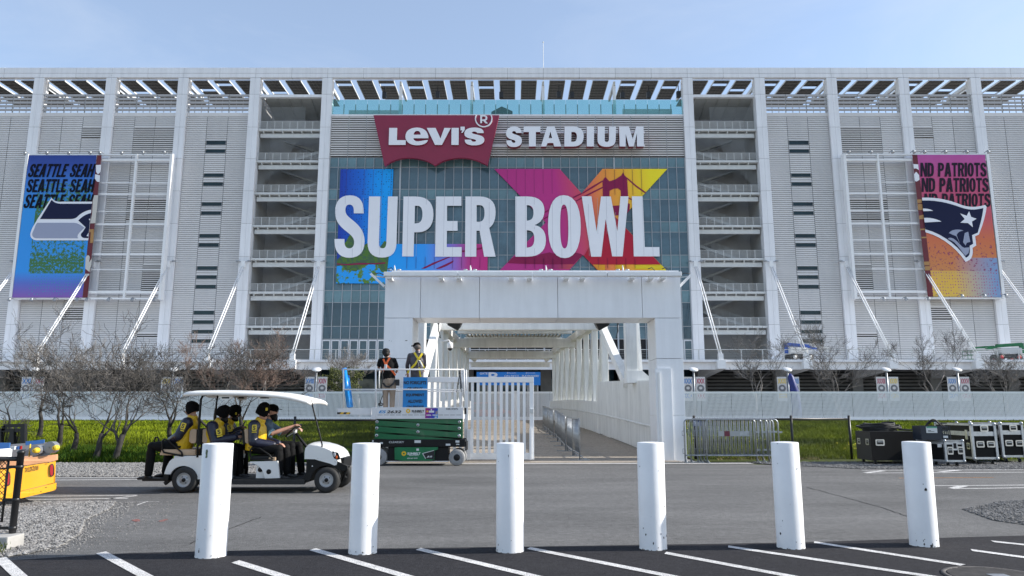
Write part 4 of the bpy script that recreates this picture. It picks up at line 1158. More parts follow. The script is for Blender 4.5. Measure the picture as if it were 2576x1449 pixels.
def banner_mat(name, ramp, mask, mask_cols, dot_col, dot_rng, side=None):
    """print made of colour bands (ramp over height), a speckled patch and halftone dots"""
    m = bpy.data.materials.new(name); m.use_nodes = True
    n, l = m.node_tree.nodes, m.node_tree.links
    b = n['Principled BSDF']; b.inputs['Roughness'].default_value = 0.42; b.inputs['Specular IOR Level'].default_value = 0.35
    uv = n.new('ShaderNodeUVMap'); sp = n.new('ShaderNodeSeparateXYZ'); l.new(uv.outputs['UV'], sp.inputs[0])
    def math_(op, a, bb=None):
        q = n.new('ShaderNodeMath'); q.operation = op
        for i, x in enumerate((a, bb)):
            if x is None: continue
            if isinstance(x, (int, float)): q.inputs[i].default_value = x
            else: l.new(x, q.inputs[i])
        return q.outputs[0]
    def ramp_(fac, stops, interp='LINEAR'):
        rp = n.new('ShaderNodeValToRGB'); rp.color_ramp.interpolation = interp; e = rp.color_ramp.elements
        e[0].position, e[0].color = stops[0][0], (*stops[0][1], 1); e[1].position, e[1].color = stops[-1][0], (*stops[-1][1], 1)
        for p, c in stops[1:-1]: e.new(p).color = (*c, 1)
        l.new(fac, rp.inputs['Fac']); return rp.outputs['Color']
    def mix(f, a, c):
        mx = n.new('ShaderNodeMix'); mx.data_type = 'RGBA'
        l.new(f, mx.inputs['Factor']); l.new(a, mx.inputs['A'])
        if isinstance(c, tuple): mx.inputs['B'].default_value = (*c, 1)
        else: l.new(c, mx.inputs['B'])
        return mx.outputs['Result']
    base = ramp_(sp.outputs['Y'], ramp)
    if side:
        f = math_('MULTIPLY', math_('GREATER_THAN', sp.outputs['Y'], side[0]), 1.0)
        f2 = math_('LESS_THAN', sp.outputs['Y'], side[1])
        fx = n.new('ShaderNodeMapRange'); fx.inputs['From Min'].default_value = side[2]; fx.inputs['From Max'].default_value = side[3]
        l.new(sp.outputs['X'], fx.inputs['Value'])
        base = mix(math_('MULTIPLY', math_('MULTIPLY', f, f2), fx.outputs[0]), base, side[4])
    if mask:
        no = n.new('ShaderNodeTexNoise'); no.inputs['Scale'].default_value = 22; no.inputs['Detail'].default_value = 10; no.inputs['Roughness'].default_value = 0.7
        mp = n.new('ShaderNodeMapping'); mp.inputs['Scale'].default_value = (1, 1.9, 1); l.new(uv.outputs['UV'], mp.inputs['Vector']); l.new(mp.outputs['Vector'], no.inputs['Vector'])
        u0, u1, v0, v1 = mask
        e1 = math_('GREATER_THAN', sp.outputs['X'], u0); e2 = math_('LESS_THAN', sp.outputs['X'], u1)
        e3 = math_('GREATER_THAN', sp.outputs['Y'], v0); e4 = math_('LESS_THAN', sp.outputs['Y'], v1)
        box = math_('MULTIPLY', math_('MULTIPLY', e1, e2), math_('MULTIPLY', e3, e4))
        thr = ramp_(sp.outputs['Y'], mask_cols[1])
        t = math_('GREATER_THAN', no.outputs['Fac'], thr)
        base = mix(math_('MULTIPLY', box, t), base, mask_cols[0])
    vo = n.new('ShaderNodeTexVoronoi'); vo.inputs['Scale'].default_value = 26; vo.inputs['Randomness'].default_value = 0.25
    mp2 = n.new('ShaderNodeMapping'); mp2.inputs['Scale'].default_value = (1, 1.9, 1); l.new(uv.outputs['UV'], mp2.inputs['Vector']); l.new(mp2.outputs['Vector'], vo.inputs['Vector'])
    f = math_('LESS_THAN', vo.outputs['Distance'], 0.22)
    f = math_('MULTIPLY', f, math_('MULTIPLY', math_('GREATER_THAN', sp.outputs['Y'], dot_rng[0]), math_('LESS_THAN', sp.outputs['Y'], dot_rng[1])))
    f = math_('MULTIPLY', f, math_('GREATER_THAN', sp.outputs['X'], dot_rng[2]))
    base = mix(f, base, dot_col)
    l.new(base, b.inputs['Base Color'])
    MATS[name] = m
banner_mat('banner_blue', [(0, (0.24, 0.11, 0.42)), (0.10, (0.10, 0.16, 0.56)), (0.18, (0.03, 0.30, 0.80)), (0.62, (0.026, 0.30, 0.78)), (0.80, (0.04, 0.20, 0.64)), (0.93, (0.025, 0.07, 0.36)), (1, (0.02, 0.055, 0.30))],
           (0.19, 0.975, 0.165, 0.80), ((0.05, 0.165, 0.045), [(0.16, (0.47,)*3), (0.25, (0.43,)*3), (0.33, (0.52,)*3), (0.41, (0.53,)*3), (0.55, (0.42,)*3), (0.8, (0.54,)*3)]), (0.05, 0.26, 0.42), (0.02, 0.40, 0.22))
banner_mat('banner_pink', [(0, (0.74, 0.48, 0.08)), (0.10, (0.76, 0.46, 0.07)), (0.176, (0.72, 0.42, 0.09)), (0.178, (0.62, 0.24, 0.075)), (0.40, (0.64, 0.16, 0.065)), (0.56, (0.58, 0.09, 0.12)), (0.8, (0.58, 0.085, 0.22)), (1, (0.52, 0.09, 0.36))],
           (0.0, 1.0, 0.178, 0.42), ((0.26, 0.035, 0.11), [(0.17, (0.56,)*3), (0.3, (0.57,)*3), (0.42, (0.62,)*3), (1, (0.7,)*3)]), (0.42, 0.08, 0.20), (0.0, 0.18, 0.0), (0.0, 0.27, 0.35, 0.95, (0.22, 0.34, 0.56)))
mat('maroon_cloth', (0.135, 0.010, 0.020), 0.5); mat('cream_print', (0.60, 0.57, 0.52), 0.5); mat('gold_print', (0.42, 0.22, 0.07), 0.5)
mat('navy_print', (0.010, 0.014, 0.050), 0.65, spec=.2); mat('grey_print', (0.33, 0.36, 0.48), 0.6, spec=.25); mat('white_print', (0.84, 0.85, 0.90), 0.5); mat('black_print', (0.005, 0.006, 0.016), 0.7, spec=.15); mat('dark_print', (0.022, 0.016, 0.030), 0.7, spec=.2)

def banner_frame(label, zn, pts, mids, rungs, name_group):
    """white steel frame: outer corners in crop pixels, mid posts and rungs"""
    (tl, tr, bl, br) = pts
    f = thing('billboard', label, 'billboard', P(*zn(*bl), YB))
    A, B, C, D = (P(*zn(*q), YB+0.25) for q in pts)
    for a, b, w in ((A, C, 0.42), (B, D, 0.42)):
        x = (a.x+b.x)/2
        MB().box(x-0.2, YB+0.02, min(a.z, b.z)-0.15, x+0.2, YB+0.9, max(a.z, b.z)+0.1).build('side_post', 'white_paint', f)
    x0, x1 = (A.x+C.x)/2+0.2, (B.x+D.x)/2-0.2
    z0, z1 = (C.z+D.z)/2, (A.z+B.z)/2
    MB().box(x0, YB+0.15, z0-0.12, x1, YB+0.5, z0+0.12).build('sill_bar', 'white_paint', f)
    MB().box(x0, YB+0.15, z0+0.75, x1, YB+0.65, z0+1.1).build('rung', 'white_paint', f)
    MB().box(x0, YB+0.15, z1-0.12, x1, YB+0.5, z1+0.12).build('head_bar', 'white_paint', f)
    MB().box(x0, YB+0.15, z1-1.0, x1, YB+0.65, z1-0.7).build('rung', 'white_paint', f)
    for um in mids:
        x = P(*zn(*um), YB).x
        MB().box(x-0.14, YB+0.1, z0-0.12, x+0.14, YB+0.14, z1+0.12).box(x-0.1, YB+0.14, z0+0.12, x+0.1, YB+0.6, z1-0.12).build('mid_post', 'white_paint', f)
    for k, v in enumerate(rungs):
        z = P(*zn(700, v), YB).z; h = 0.24 if k % 2 else 0.11
        MB().box(x0, YB+0.30, z-h/2, x1, YB+0.55, z+h/2).build('rung', 'white_paint', f)
    return f, x0, x1, z0, z1
fl, lx0, lx1, lz0, lz1 = banner_frame('white steel billboard frame holding the blue banner left of the glass front', ZL, ((168, 92), (1420, 92), (24, 1340), (1312, 1340)), [(1050, 700)], [330, 428, 578, 690, 829, 951, 1084], 'l')
fr, rx0, rx1, rz0, rz1 = banner_frame('white steel billboard frame holding the pink banner right of the glass front', ZR, ((72, 90), (1312, 90), (176, 1336), (1452, 1336)), [(425, 700)], [324, 422, 572, 682, 825, 945, 1079], 'r')
# left banner
bl_ = thing('banner', 'blue and green printed banner with a bird head emblem on the left frame', 'banner', P(*ZL(330, 1335), YB))
uv_cloth('cloth', ZL, (176, 97), (762, 97), (30, 1332), (640, 1332), 'banner_blue', bl_, seed=2)
shape('M 766 96 L 806 96 L 684 1332 L 640 1332 Z', ZL, YB-0.02, 0.02).build('maroon_strip', 'maroon_cloth', bl_)
for p, m in (('M 757 182 L 800 180 L 795 240 L 775 265 L 758 240 Z', 'white_print'), ('M 750 262 L 792 272 L 788 330 L 765 325 L 748 300 Z', 'white_print'), ('M 732 445 L 777 443 L 752 686 L 708 688 L 724 600 Z', 'cream_print'), ('M 700 738 L 740 738 L 738 765 L 733 858 L 706 858 L 712 765 L 698 765 Z', 'gold_print'),
             ('M 668 985 C 680 950 712 960 700 1005 L 694 1030 L 722 990 L 716 1040 L 700 1110 L 664 1080 Z', 'cream_print'), ('M 662 1125 L 700 1125 L 698 1142 L 660 1140 Z', 'cream_print')):
    shape(p, ZL, YB-0.05, 0.02).build('strip_print', m, bl_)
sh = math.tan(R(12))
def tq(mb, s, zn, tl, tr, bl, Y, bold, shear=0.0):
    A, B, C = (P(*zn(*q), Y) for q in (tl, tr, bl))
    d = A-C
    return text(mb, s, C, (B-A).normalized(), d.normalized(), (B-A).length, d.length, bold, shear)
def norm_glyph(pth, x0, x1, y0, y1):
    return [[((u-x0)/(x1-x0), (y1-v)/(y1-y0)) for u, v in lp] for lp in path(pth, 5)]
GLY = {'S': (norm_glyph(LET_A['S'], 105, 457, 398, 1128), .50), 'E': (norm_glyph(LET_A['E'], 1281, 1592, 411, 1115), .43), 'P': (norm_glyph(LET_A['P'], 897, 1263, 411, 1112), .50), 'R': (norm_glyph(LET_A['R'], 1632, 1990, 411, 1115), .51), 'O': (norm_glyph(LET_B['O'], 682, 1065, 396, 1132), .52), 'L': (norm_glyph(LET_B['L'], 1663, 1988, 409, 1112), .42),
       'A': ([[(0, 0), (.30, 1), (.70, 1), (1, 0), (.66, 0), (.60, .20), (.40, .20), (.34, 0)], [(.44, .37), (.56, .37), (.5, .74)]], .56), 'T': ([[(.33, 0), (.33, .83), (0, .83), (0, 1), (1, 1), (1, .83), (.67, .83), (.67, 0)]], .46),
       'H': ([[(0, 0), (0, 1), (.35, 1), (.35, .60), (.65, .60), (.65, 1), (1, 1), (1, 0), (.65, 0), (.65, .42), (.35, .42), (.35, 0)]], .52), 'N': ([[(0, 0), (0, 1), (.36, 1), (.68, .42), (.68, 1), (1, 1), (1, 0), (.66, 0), (.32, .60), (.32, 0)]], .55),
       'D': ([[(0, 0), (0, 1), (.5, 1), (.85, .93), (1, .72), (1, .28), (.85, .07), (.5, 0)], [(.36, .18), (.50, .18), (.63, .26), (.63, .74), (.50, .82), (.36, .82)]], .51), 'I': ([[(0, 0), (0, 1), (1, 1), (1, 0)]], .19)}
def block_text(mb, s, zn, tl, tr, bl, Y, slant=0.0):
    A, B, C = (P(*zn(*q), Y) for q in (tl, tr, bl))
    w = [GLY[c][1] if c in GLY else .26 for c in s]; gap = .045; tot = sum(w)+gap*(len(s)-1); x = 0.0
    ux = (B-A)/tot; uz = A-C
    for c, wi in zip(s, w):
        if c in GLY:
            lp = [[C+ux*(x+q[0]*wi)+uz*q[1]+ux*(slant*q[1]) for q in l] for l in GLY[c][0]]
            mb.plate(lp, (0, -1, 0), .02)
        x += wi+gap
    return mb
for row, (a, b, c) in enumerate((((190, 172), (750, 172), (160, 286)), ((165, 304), (745, 304), (148, 418)), ((150, 437), (735, 437), (122, 555)))):
    block_text(MB(), 'SEATTLE SEAH', ZL, a, b, c, YB-0.07, 0.08).build('lettering', 'black_print', bl_)
for p, m, lift in (('M 372 465 C 395 500 420 503 470 500 L 724 500 L 690 835 L 240 835 C 190 830 178 790 195 755 C 205 720 235 680 250 650 Z', 'white_print', .10),
             ('M 372 484 C 400 515 430 518 470 518 L 722 518 L 716 568 C 660 575 610 610 590 635 C 570 648 550 650 530 650 L 272 650 Z', 'navy_print', .14),
             ('M 250 683 L 560 683 C 600 685 620 700 655 725 C 625 760 600 770 595 800 L 600 817 L 240 817 C 195 810 200 780 215 750 C 228 725 235 690 250 683 Z', 'grey_print', .14),
             ('M 604 662 C 640 625 680 605 714 598 L 708 645 L 692 650 L 704 664 L 690 815 L 655 815 C 625 810 615 780 640 765 L 668 722 Z', 'navy_print', .14),
             ('M 676 798 L 692 770 L 690 800 Z', 'white_print', .17)):
    shape(p, ZL, YB-lift, 0.03).build('emblem_piece', m, bl_)
# right banner
br_ = thing('banner', 'pink and orange printed banner with a helmeted face emblem on the right frame', 'banner', P(*ZR(1130, 1330), YB))
uv_cloth('cloth', ZR, (710, 93), (1297, 93), (848, 1322), (1440, 1330), 'banner_pink', br_, seed=5)
shape('M 667 92 L 710 93 L 848 1322 L 802 1325 Z', ZR, YB-0.02, 0.02).build('maroon_strip', 'maroon_cloth', br_)
for p, m in (('M 676 174 L 718 176 L 724 225 L 700 210 L 682 214 Z', 'white_print'), ('M 682 262 L 700 240 L 726 268 L 730 310 L 705 325 L 690 320 Z', 'white_print'), ('M 708 480 L 748 480 L 752 510 L 712 512 Z', 'gold_print'), ('M 712 520 L 755 520 L 760 572 L 718 572 Z', 'gold_print'), ('M 725 622 L 768 612 L 772 650 L 728 652 Z', 'gold_print'), ('M 735 735 L 778 733 L 780 745 L 737 747 Z', 'gold_print'), ('M 745 805 L 790 803 L 792 815 L 747 817 Z', 'gold_print'), ('M 768 1020 L 814 1018 L 820 1050 L 772 1050 Z', 'gold_print'), ('M 774 1060 L 818 1058 L 822 1094 L 778 1096 Z', 'gold_print')):
    shape(p, ZR, YB-0.05, 0.02).build('strip_print', m, br_)
for row, (a, b, c) in enumerate((((728, 162), (1300, 162), (738, 282)), ((738, 294), (1318, 294), (748, 415)), ((762, 429), (1336, 429), (770, 545)))):
    block_text(MB(), 'ND PATRIOTS', ZR, a, b, c, YB-0.07, 0.10).build('lettering', 'dark_print', br_)
for p, m, lift in (('M 752 465 C 870 460 980 480 1100 530 C 1180 555 1240 545 1300 528 L 1312 545 C 1300 640 1270 720 1245 785 L 1212 800 L 1222 880 L 1190 900 C 1195 950 1190 980 1165 1005 L 1130 1022 C 1050 900 920 800 782 765 Z', 'white_print', .10),
             ('M 752 490 C 880 485 980 510 1090 550 C 1170 578 1220 570 1283 555 C 1275 640 1250 710 1235 768 L 1185 790 L 1195 865 L 1165 882 C 1170 940 1165 965 1150 975 L 1135 985 C 1060 880 930 775 780 738 Z', 'navy_print', .14),
             ('M 1160 583 L 1178 632 L 1225 648 L 1185 672 L 1192 720 L 1150 685 L 1085 682 L 1122 650 L 1083 602 L 1140 622 Z', 'white_print', .18),
             ('M 760 560 C 800 558 830 568 848 579 L 762 582 Z', 'white_print', .18), ('M 770 640 C 830 635 890 655 920 672 L 775 680 Z', 'white_print', .18),
             ('M 985 772 C 1010 735 1080 735 1112 752 C 1085 752 1060 765 1052 790 L 1080 862 L 1050 800 Z', 'grey_print', .18),
             ('M 975 820 C 1000 800 1035 820 1075 865 L 1100 890 L 1118 900 L 1165 895 L 1155 945 L 1128 970 C 1095 925 1060 880 1030 850 Z', 'grey_print', .18),
             ('M 1122 772 L 1152 760 L 1170 848 L 1140 856 L 1130 880 L 1108 850 Z', 'grey_print', .18)):
    shape(p, ZR, YB-lift, 0.03).build('emblem_piece', m, br_)
# little spotlights along the frames
mb = MB().bar((0, 0, 0), (0, -0.9, 0.1), 0.07).tube([(0, -0.85, 0.05), (0, -1.1, -0.35)], [0.14, 0.24], 10)
first = None
tops = [(182, 88), (370, 86), (558, 86), (742, 84), (825, 86), (1012, 86), (1195, 84), (1378, 82)]
bots = [(48, 1345), (240, 1345), (436, 1345), (630, 1345), (712, 1345), (900, 1345), (1102, 1345), (1290, 1345)]
rtops = [(92, 80), (280, 80), (464, 78), (648, 78), (738, 78), (918, 78), (1102, 78), (1288, 78)]
rbots = [(205, 1340), (390, 1340), (580, 1340), (775, 1340), (868, 1312), (1062, 1316), (1255, 1314), (1440, 1312)]
spots = [(ZL, q, 'top of the left banner frame') for q in tops]+[(ZL, q, 'foot of the left banner frame') for q in bots]+[(ZR, q, 'top of the right banner frame') for q in rtops]+[(ZR, q, 'foot of the right banner frame') for q in rbots]
NTH = ['leftmost', 'second from left', 'third from left', 'fourth from left', 'fifth from left', 'sixth from left', 'seventh from left', 'rightmost']
for si, (zn, q, where) in enumerate(spots):
    p = P(*zn(*q), YB-0.1)
    o = mb.build('spotlight', 'galv', None, local=True, loc=p) if first is None else dup(first, p, 0, None, [])
    if first is None: first = o
    tag(o, f'grey spotlight, {NTH[si % 8]}, at the {where}', 'spotlight', f'spotlights at the {where}')
# ================================================================= PORTAL, BRIDGE, GATE
YP = 22.2
ZP = zone(1600, 1050, 2.415)
portal = thing('portal', 'plain white gateway frame at the near end of the footbridge', 'gateway', P(1340, 1160, YP)*1.0)
portal.location.z = 0
def Xp(dx, Y=YP): return P(dx, 740, Y).x
zt_, zb_ = P(CX, 690, YP).z, P(CX, 800, YP).z
xa, xb, xc, xd = P(968, 740, YP).x, P(1037, 880, YP).x, P(1650, 880, YP).x, P(1713, 740, YP).x
DY = 1.35
mat('portal_white', (0.86, 0.87, 0.89), 0.35, var=0.03, vscale=1.1, detail=8, rnd=0.03, streak=0.055, sscale=(4.5, 4.5, .5))
def cut_panel(x0, z0, x1, z1, name='panel'): MB().bbox(x0+0.006, YP, z0+0.006, x1-0.006, YP+DY, z1-0.006, 0.008).build(name, 'portal_white', portal)
# beam panels with fine joints
bx_ = [xa, P(1058, 740, YP).x, P(1206, 740, YP).x, P(1403, 740, YP).x, P(1615, 740, YP).x, xd]
for i in range(5): cut_panel(bx_[i], zb_, bx_[i+1], zt_, 'beam_panel')
zj = [0.0, 1.05, P(CX, 1060, YP).z+0.25, P(CX, 945, YP).z+0.3, zb_]
zj = [0.0, P(CX, 1045, YP).z, P(CX, 902, YP).z, zb_]
for i in range(3):
    cut_panel(xa, zj[i], xb, zj[i+1], 'leg_panel'); cut_panel(xc, zj[i], xd, zj[i+1], 'leg_panel')
MB().box(xc-0.05, YP-0.06, 0, xc+0.42, YP+0.3, 2.72).build('gate_housing', 'portal_white', portal)
MB().bar((xc+0.04, YP-0.1, 0.05), (xc+0.04, YP-0.1, 2.6), 0.05).build('hinge_bar', 'bridge_white', portal)
mat('dark_mark', (0.02, 0.02, 0.022), 0.6)
zh = zone(1280, 1160, 5.174)
for u0, v0, u1, v1 in ((655, 110, 695, 122), (362, 112, 372, 122), (404, 120, 412, 128)):
    a, b = P(*zh(u0, v1), YP-0.004), P(*zh(u1, v0), YP-0.004); MB().box(a.x, YP-0.004, a.z, b.x, YP+0.004, b.z).build('hole', 'dark_mark', portal)
# light bar on top
zq = zone(850, 700, 2.862)
bar = thing('light_bar', 'long white light bar running along the top of the gateway', 'light bar', P(1342, 690, YP-0.5))
a, b = P(964, 694, YP-0.55), P(1716, 683, YP-0.55)
n = 4
for i in range(n):
    x0 = a.x+(b.x-a.x)*i/n; x1 = a.x+(b.x-a.x)*(i+1)/n
    MB().bbox(x0+0.008, YP-0.55, a.z, x1-0.008, YP-0.30, b.z, 0.02).build('segment', 'white_paint', bar)
mb = MB()
for d in (985, 1112, 1156, 1286, 1331, 1422, 1462, 1585, 1631, 1660):
    x = P(d, 690, YP).x; MB().box(x-0.07, YP-0.5, a.z-0.07, x+0.07, YP-0.02, a.z-0.005).build('bracket', 'white_paint', bar)
MB().box(P(984, 690, YP).x, YP+0.1, zt_+0.0, xd-0.02, YP+0.7, zt_+0.14).build('top_plate', 'portal_white', bar)
cab = MB()
for d in (985, 1640, 1675):
    p = P(d, 678, YP-0.2); cab.tube([p+Vector((-.12, 0, .02)), p+Vector((0, 0, .06)), p+Vector((.08, 0, -.03))], 0.012, 6)
cab.build('cable', 'black_plastic', bar)
for s, (e0, e1), lab in ((-1, ((934, 690), (968, 722)), 'left'), (1, ((1740, 690), (1706, 724)), 'right')):
    p, q = P(*e0, YP+0.3), P(*e1, YP+0.3)
    t = thing('side_lamp', f'slanting white floodlight fixed to the {lab} end of the gateway beam', 'floodlight', q)
    MB().bar(p, q, 0.24, 0.07, (0, 0, 1)).build('lamp_body', 'white_paint', t)
    e = (xa if s < 0 else xd)
    MB().bar((e, YP+0.3, zt_-0.05), (p+(q-p)*0.12), 0.035).bar((e, YP+0.3, zt_-0.33), (p+(q-p)*0.55), 0.035).build('arm', 'galv', t)
    MB().tube([p, (p+Vector((e, YP+.3, zt_)))/2+Vector((0, 0, .07)), (e, YP+0.3, zt_)], 0.014, 6).build('cable', 'black_plastic', t)
# twin lamps standing on the gateway
for d in (992, 1183, 1373, 1566):
    p = P(d, 676, YP+0.7); p.z = zt_
    t = thing('twin_lamp', f'slim twin lamp mast on top of the gateway, {["leftmost of the four", "second of the four from the left", "third of the four from the left", "rightmost of the four"][[992,1183,1373,1566].index(d)]}', 'lamp', p, 0, 'twin lamps on the gateway')
    MB().tube([(p.x, p.y, p.z), (p.x+0.015, p.y, p.z+0.30), (p.x, p.y, p.z+0.42)], [0.035, 0.028, 0.014], 8).build('mast', 'pale_steel', t)
    for s in (-1, 1):
        MB().bar((p.x, p.y, p.z+0.22), (p.x+s*0.10, p.y, p.z+0.25), 0.015).ball((p.x+s*0.15, p.y, p.z+0.275), 0.075, 8, (1, .7, .42)).build('lamp_head', 'galv', t)

# ---- bridge
def deck_z(y):
    u = max(0.0, y-25.0); return min(0.83, 0.0434*u-0.000567*u*u) if u < 37 else 0.83
def cxb(y): return 0.60-0.0195*(y-22.2)
def half(y): return 4.17-0.0268*(y-24.5)
bridge = thing('footbridge', 'white steel footbridge with box trusses, ribbed roof and concrete deck', 'bridge', (cxb(42), 42, 0))
def bpart(mb, name, m='bridge_white', kind=None): return mb.build(name, m, bridge, kind)
m = bpy.data.materials.new('guard_mesh'); m.use_nodes = True      # fine perforated sheet behind the slats: half see-through
n, l = m.node_tree.nodes, m.node_tree.links
n['Principled BSDF'].inputs['Base Color'].default_value = (.72, .72, .70, 1)
tr = n.new('ShaderNodeBsdfTransparent'); mx = n.new('ShaderNodeMixShader'); mx.inputs['Fac'].default_value = 0.6
l.new(tr.outputs[0], mx.inputs[1]); l.new(n['Principled BSDF'].outputs[0], mx.inputs[2]); l.new(mx.outputs[0], n['Material Output'].inputs['Surface'])
MATS['guard_mesh'] = m
ys = [21.2+i*1.02 for i in range(40)]
mb = MB()
for i in range(len(ys)-1):     # deck as planks of concrete with joints
    y0, y1 = ys[i]+0.008, ys[i+1]-0.008
    z0, z1 = deck_z(y0)+0.02, deck_z(y1)+0.02
    m2 = MB().add([(cxb(y0)-half(y0), y0, z0), (cxb(y0)+half(y0), y0, z0), (cxb(y1)+half(y1), y1, z1), (cxb(y1)-half(y1), y1, z1),
            (cxb(y0)-half(y0), y0, z0-0.3), (cxb(y0)+half(y0), y0, z0-0.3), (cxb(y1)+half(y1), y1, z1-0.3), (cxb(y1)-half(y1), y1, z1-0.3)],
           [(0, 1, 2, 3), (4, 7, 6, 5), (0, 4, 5, 1), (1, 5, 6, 2), (2, 6, 7, 3), (3, 7, 4, 0)])
    bpart(m2, 'deck_plank', 'deck_concrete')
for s in (-1, 1):
    X = lambda y, o=0.0: cxb(y)+s*(half(y)+o)
    # ribbed guard: tall near the gateway, lower beyond
    for y0, y1, hh in ((24.2, 36.5, 2.45), (36.5, 60.5, 1.5)):
        near = hh > 2
        pitch = 0.17; n = int((y1-y0)/pitch); fm = MB()
        for q in range(n):
            a = y0+pitch*q; b = a+pitch*0.60
            mb = MB() if near else fm
            zb = deck_z(a)+(0.04 if near else 0.04)
            mb.add([(X(a), a, zb), (X(b), b, zb), (X(b, .045), b, zb), (X(a, .045), a, zb), (X(a), a, zb+hh), (X(b), b, zb+hh), (X(b, .045), b, zb+hh), (X(a, .045), a, zb+hh)],
                   [(0, 3, 2, 1), (4, 5, 6, 7), (0, 1, 5, 4), (1, 2, 6, 5), (2, 3, 7, 6), (3, 0, 4, 7)])
            if near: bpart(mb, 'guard_slat')
        if not near: bpart(fm, 'guard_slats', 'bridge_white', 'stuff')
        for k in range(3):
            f = (0.03, .5, .97)[k]; mb = MB()
            ns = 8
            for q in range(ns):
                a, b = y0+(y1-y0)*q/ns, y0+(y1-y0)*(q+1)/ns
                mb.bar((X(a, .085), a, deck_z(a)+.05+hh*f), (X(b, .085), b, deck_z(b)+.05+hh*f), 0.07, 0.09)
            bpart(mb, 'guard_rail')
        mb = MB()
        mb.add([(X(y0, .14), y0, deck_z(y0)), (X(y1, .14), y1, deck_z(y1)), (X(y1, .14), y1, deck_z(y1)+hh), (X(y0, .14), y0, deck_z(y0)+hh), (X(y0, .16), y0, deck_z(y0)), (X(y1, .16), y1, deck_z(y1)), (X(y1, .16), y1, deck_z(y1)+hh), (X(y0, .16), y0, deck_z(y0)+hh)],
               [(0, 1, 2, 3), (7, 6, 5, 4), (0, 4, 5, 1), (2, 6, 7, 3)])
        bpart(mb, 'guard_mesh', 'guard_mesh')
    mb = MB(); pl = [Vector((X(y, -0.14), y, deck_z(y)+0.98)) for y in [23.0+i*1.5 for i in range(26)]]
    mb.tube(pl, 0.035, 8)
    for p in pl[1:]: mb.bar(p+Vector((0, 0, -.02)), (p.x+s*0.14, p.y, p.z-0.10), 0.025)
    bpart(mb, 'handrail')
    # truss: verticals, diagonals, chords
    tn = [27.6, 35.4, 38.4, 41.4, 44.4, 47.4, 50.4, 53.4, 56.4, 59.0]
    zc = lambda y: 5.62+0.012*(y-27)
    for i, y in enumerate(tn):
        w = 0.46 if i == 0 else 0.30
        if i == 0:
            mb = MB().bbox(X(y, -.10)-w/2, y-0.25, 2.9, X(y, -.10)+w/2, y+0.25, zc(y)+0.25, 0.05); bpart(mb, 'post')
            mb = MB().add([(X(y, -.34), y-0.35, 2.5), (X(y, .75), y-0.35, 2.5), (X(y, .75), y+0.4, 2.5), (X(y, -.34), y+0.4, 2.5), (X(y, -.34), y-0.3, 2.95), (X(y, .25), y-0.3, 2.95), (X(y, .25), y+0.3, 2.95), (X(y, -.34), y+0.3, 2.95)],
                          [(0, 1, 5, 4), (1, 2, 6, 5), (2, 3, 7, 6), (3, 0, 4, 7), (4, 5, 6, 7), (0, 3, 2, 1)]); bpart(mb, 'post_foot')
        else:
            mb = MB().bbox(X(y, .25)-w/2, y-0.22, deck_z(y)-0.2, X(y, .25)+w/2, y+0.22, zc(y)+0.2, 0.04); bpart(mb, 'post')
        if i < len(tn)-1:
            y2 = tn[i+1]
            za, zb = (zc(y)-0.1, deck_z(y2)+0.3)
            if i: bpart(MB().bar((X(y, .25), y+0.1, za), (X(y2, .25), y2-0.1, zb), 0.22, 0.24), 'diagonal')
            mb = MB().bar((X(y, .25), y, zc(y)+0.25), (X(y2, .25), y2, zc(y2)+0.25), 0.42, 0.42); bpart(mb, 'top_chord')
    mb = MB().bar((X(35.4, .05), 35.3, zc(35)), (X(28.9, -.02), 28.9, 2.55), 0.30, 0.36); bpart(mb, 'diagonal')
    # tapered fin plates outside, lit by the sun
    mb = MB().plate([[Vector((X(29, .5), 28.2, 2.7)), Vector((X(29, .5), 32.6, 2.7)), Vector((X(29, .5), 30.2, 5.0)), Vector((X(29, .5), 28.8, 5.2))]], (1, 0, 0), 0.12); bpart(mb, 'fin_plate')
# roof beams and ribbed roof
for i, y in enumerate([35.8, 41.2, 46.8, 52.4, 58.0]):
    z = 5.62+0.012*(y-27)
    if i % 2 == 0:
        w = 4.05 if i == 0 else 4.0
        mb = MB().bbox(cxb(y)-w, y-0.2, z-0.32, cxb(y)+w, y+0.2, z+0.25, 0.05); bpart(mb, 'roof_beam')
        for q in (-w, w): bpart(MB().box(cxb(y)+q-0.06, y-0.28, z-0.4, cxb(y)+q+0.06, y-0.205, z+0.3), 'end_plate')
    else:
        bpart(MB().box(cxb(y)-half(y)+0.2, y-0.1, z+0.32, cxb(y)+half(y)-0.2, y+0.1, z+0.58), 'roof_purlin')
for y in (38.5, 44.0, 49.5, 55.0, 33.0):
    z = 5.62+0.012*(y-27)
    bpart(MB().box(cxb(y)-half(y)+0.2, y-0.12, z+0.30, cxb(y)+half(y)-0.2, y+0.12, z+0.56), 'roof_purlin')
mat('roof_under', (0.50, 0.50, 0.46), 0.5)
y0, y1 = 37.2, 60.0
for seg in range(4):
    a, b = y0+(y1-y0)*seg/4+0.35, y0+(y1-y0)*(seg+1)/4-0.35
    mb = MB(); za, zb = 6.28+0.012*(a-27), 6.28+0.012*(b-27)
    n = 26
    for q in range(n):
        xa_ = cxb(a)-half(a)+0.3+(2*half(a)-0.6)*q/n; wv = (2*half(a)-0.6)/n
        mb.add([(xa_, a, za), (xa_+wv*0.5, a, za), (xa_+wv*0.62, a, za+0.13), (xa_+wv*0.9, a, za+0.13), (xa_+wv, a, za),
                (xa_, b, zb), (xa_+wv*0.5, b, zb), (xa_+wv*0.62, b, zb+0.13), (xa_+wv*0.9, b, zb+0.13), (xa_+wv, b, zb)],
               [(i, i+1, i+6, i+5) for i in range(4)])
    bpart(mb, 'roof_sheet', 'roof_under')
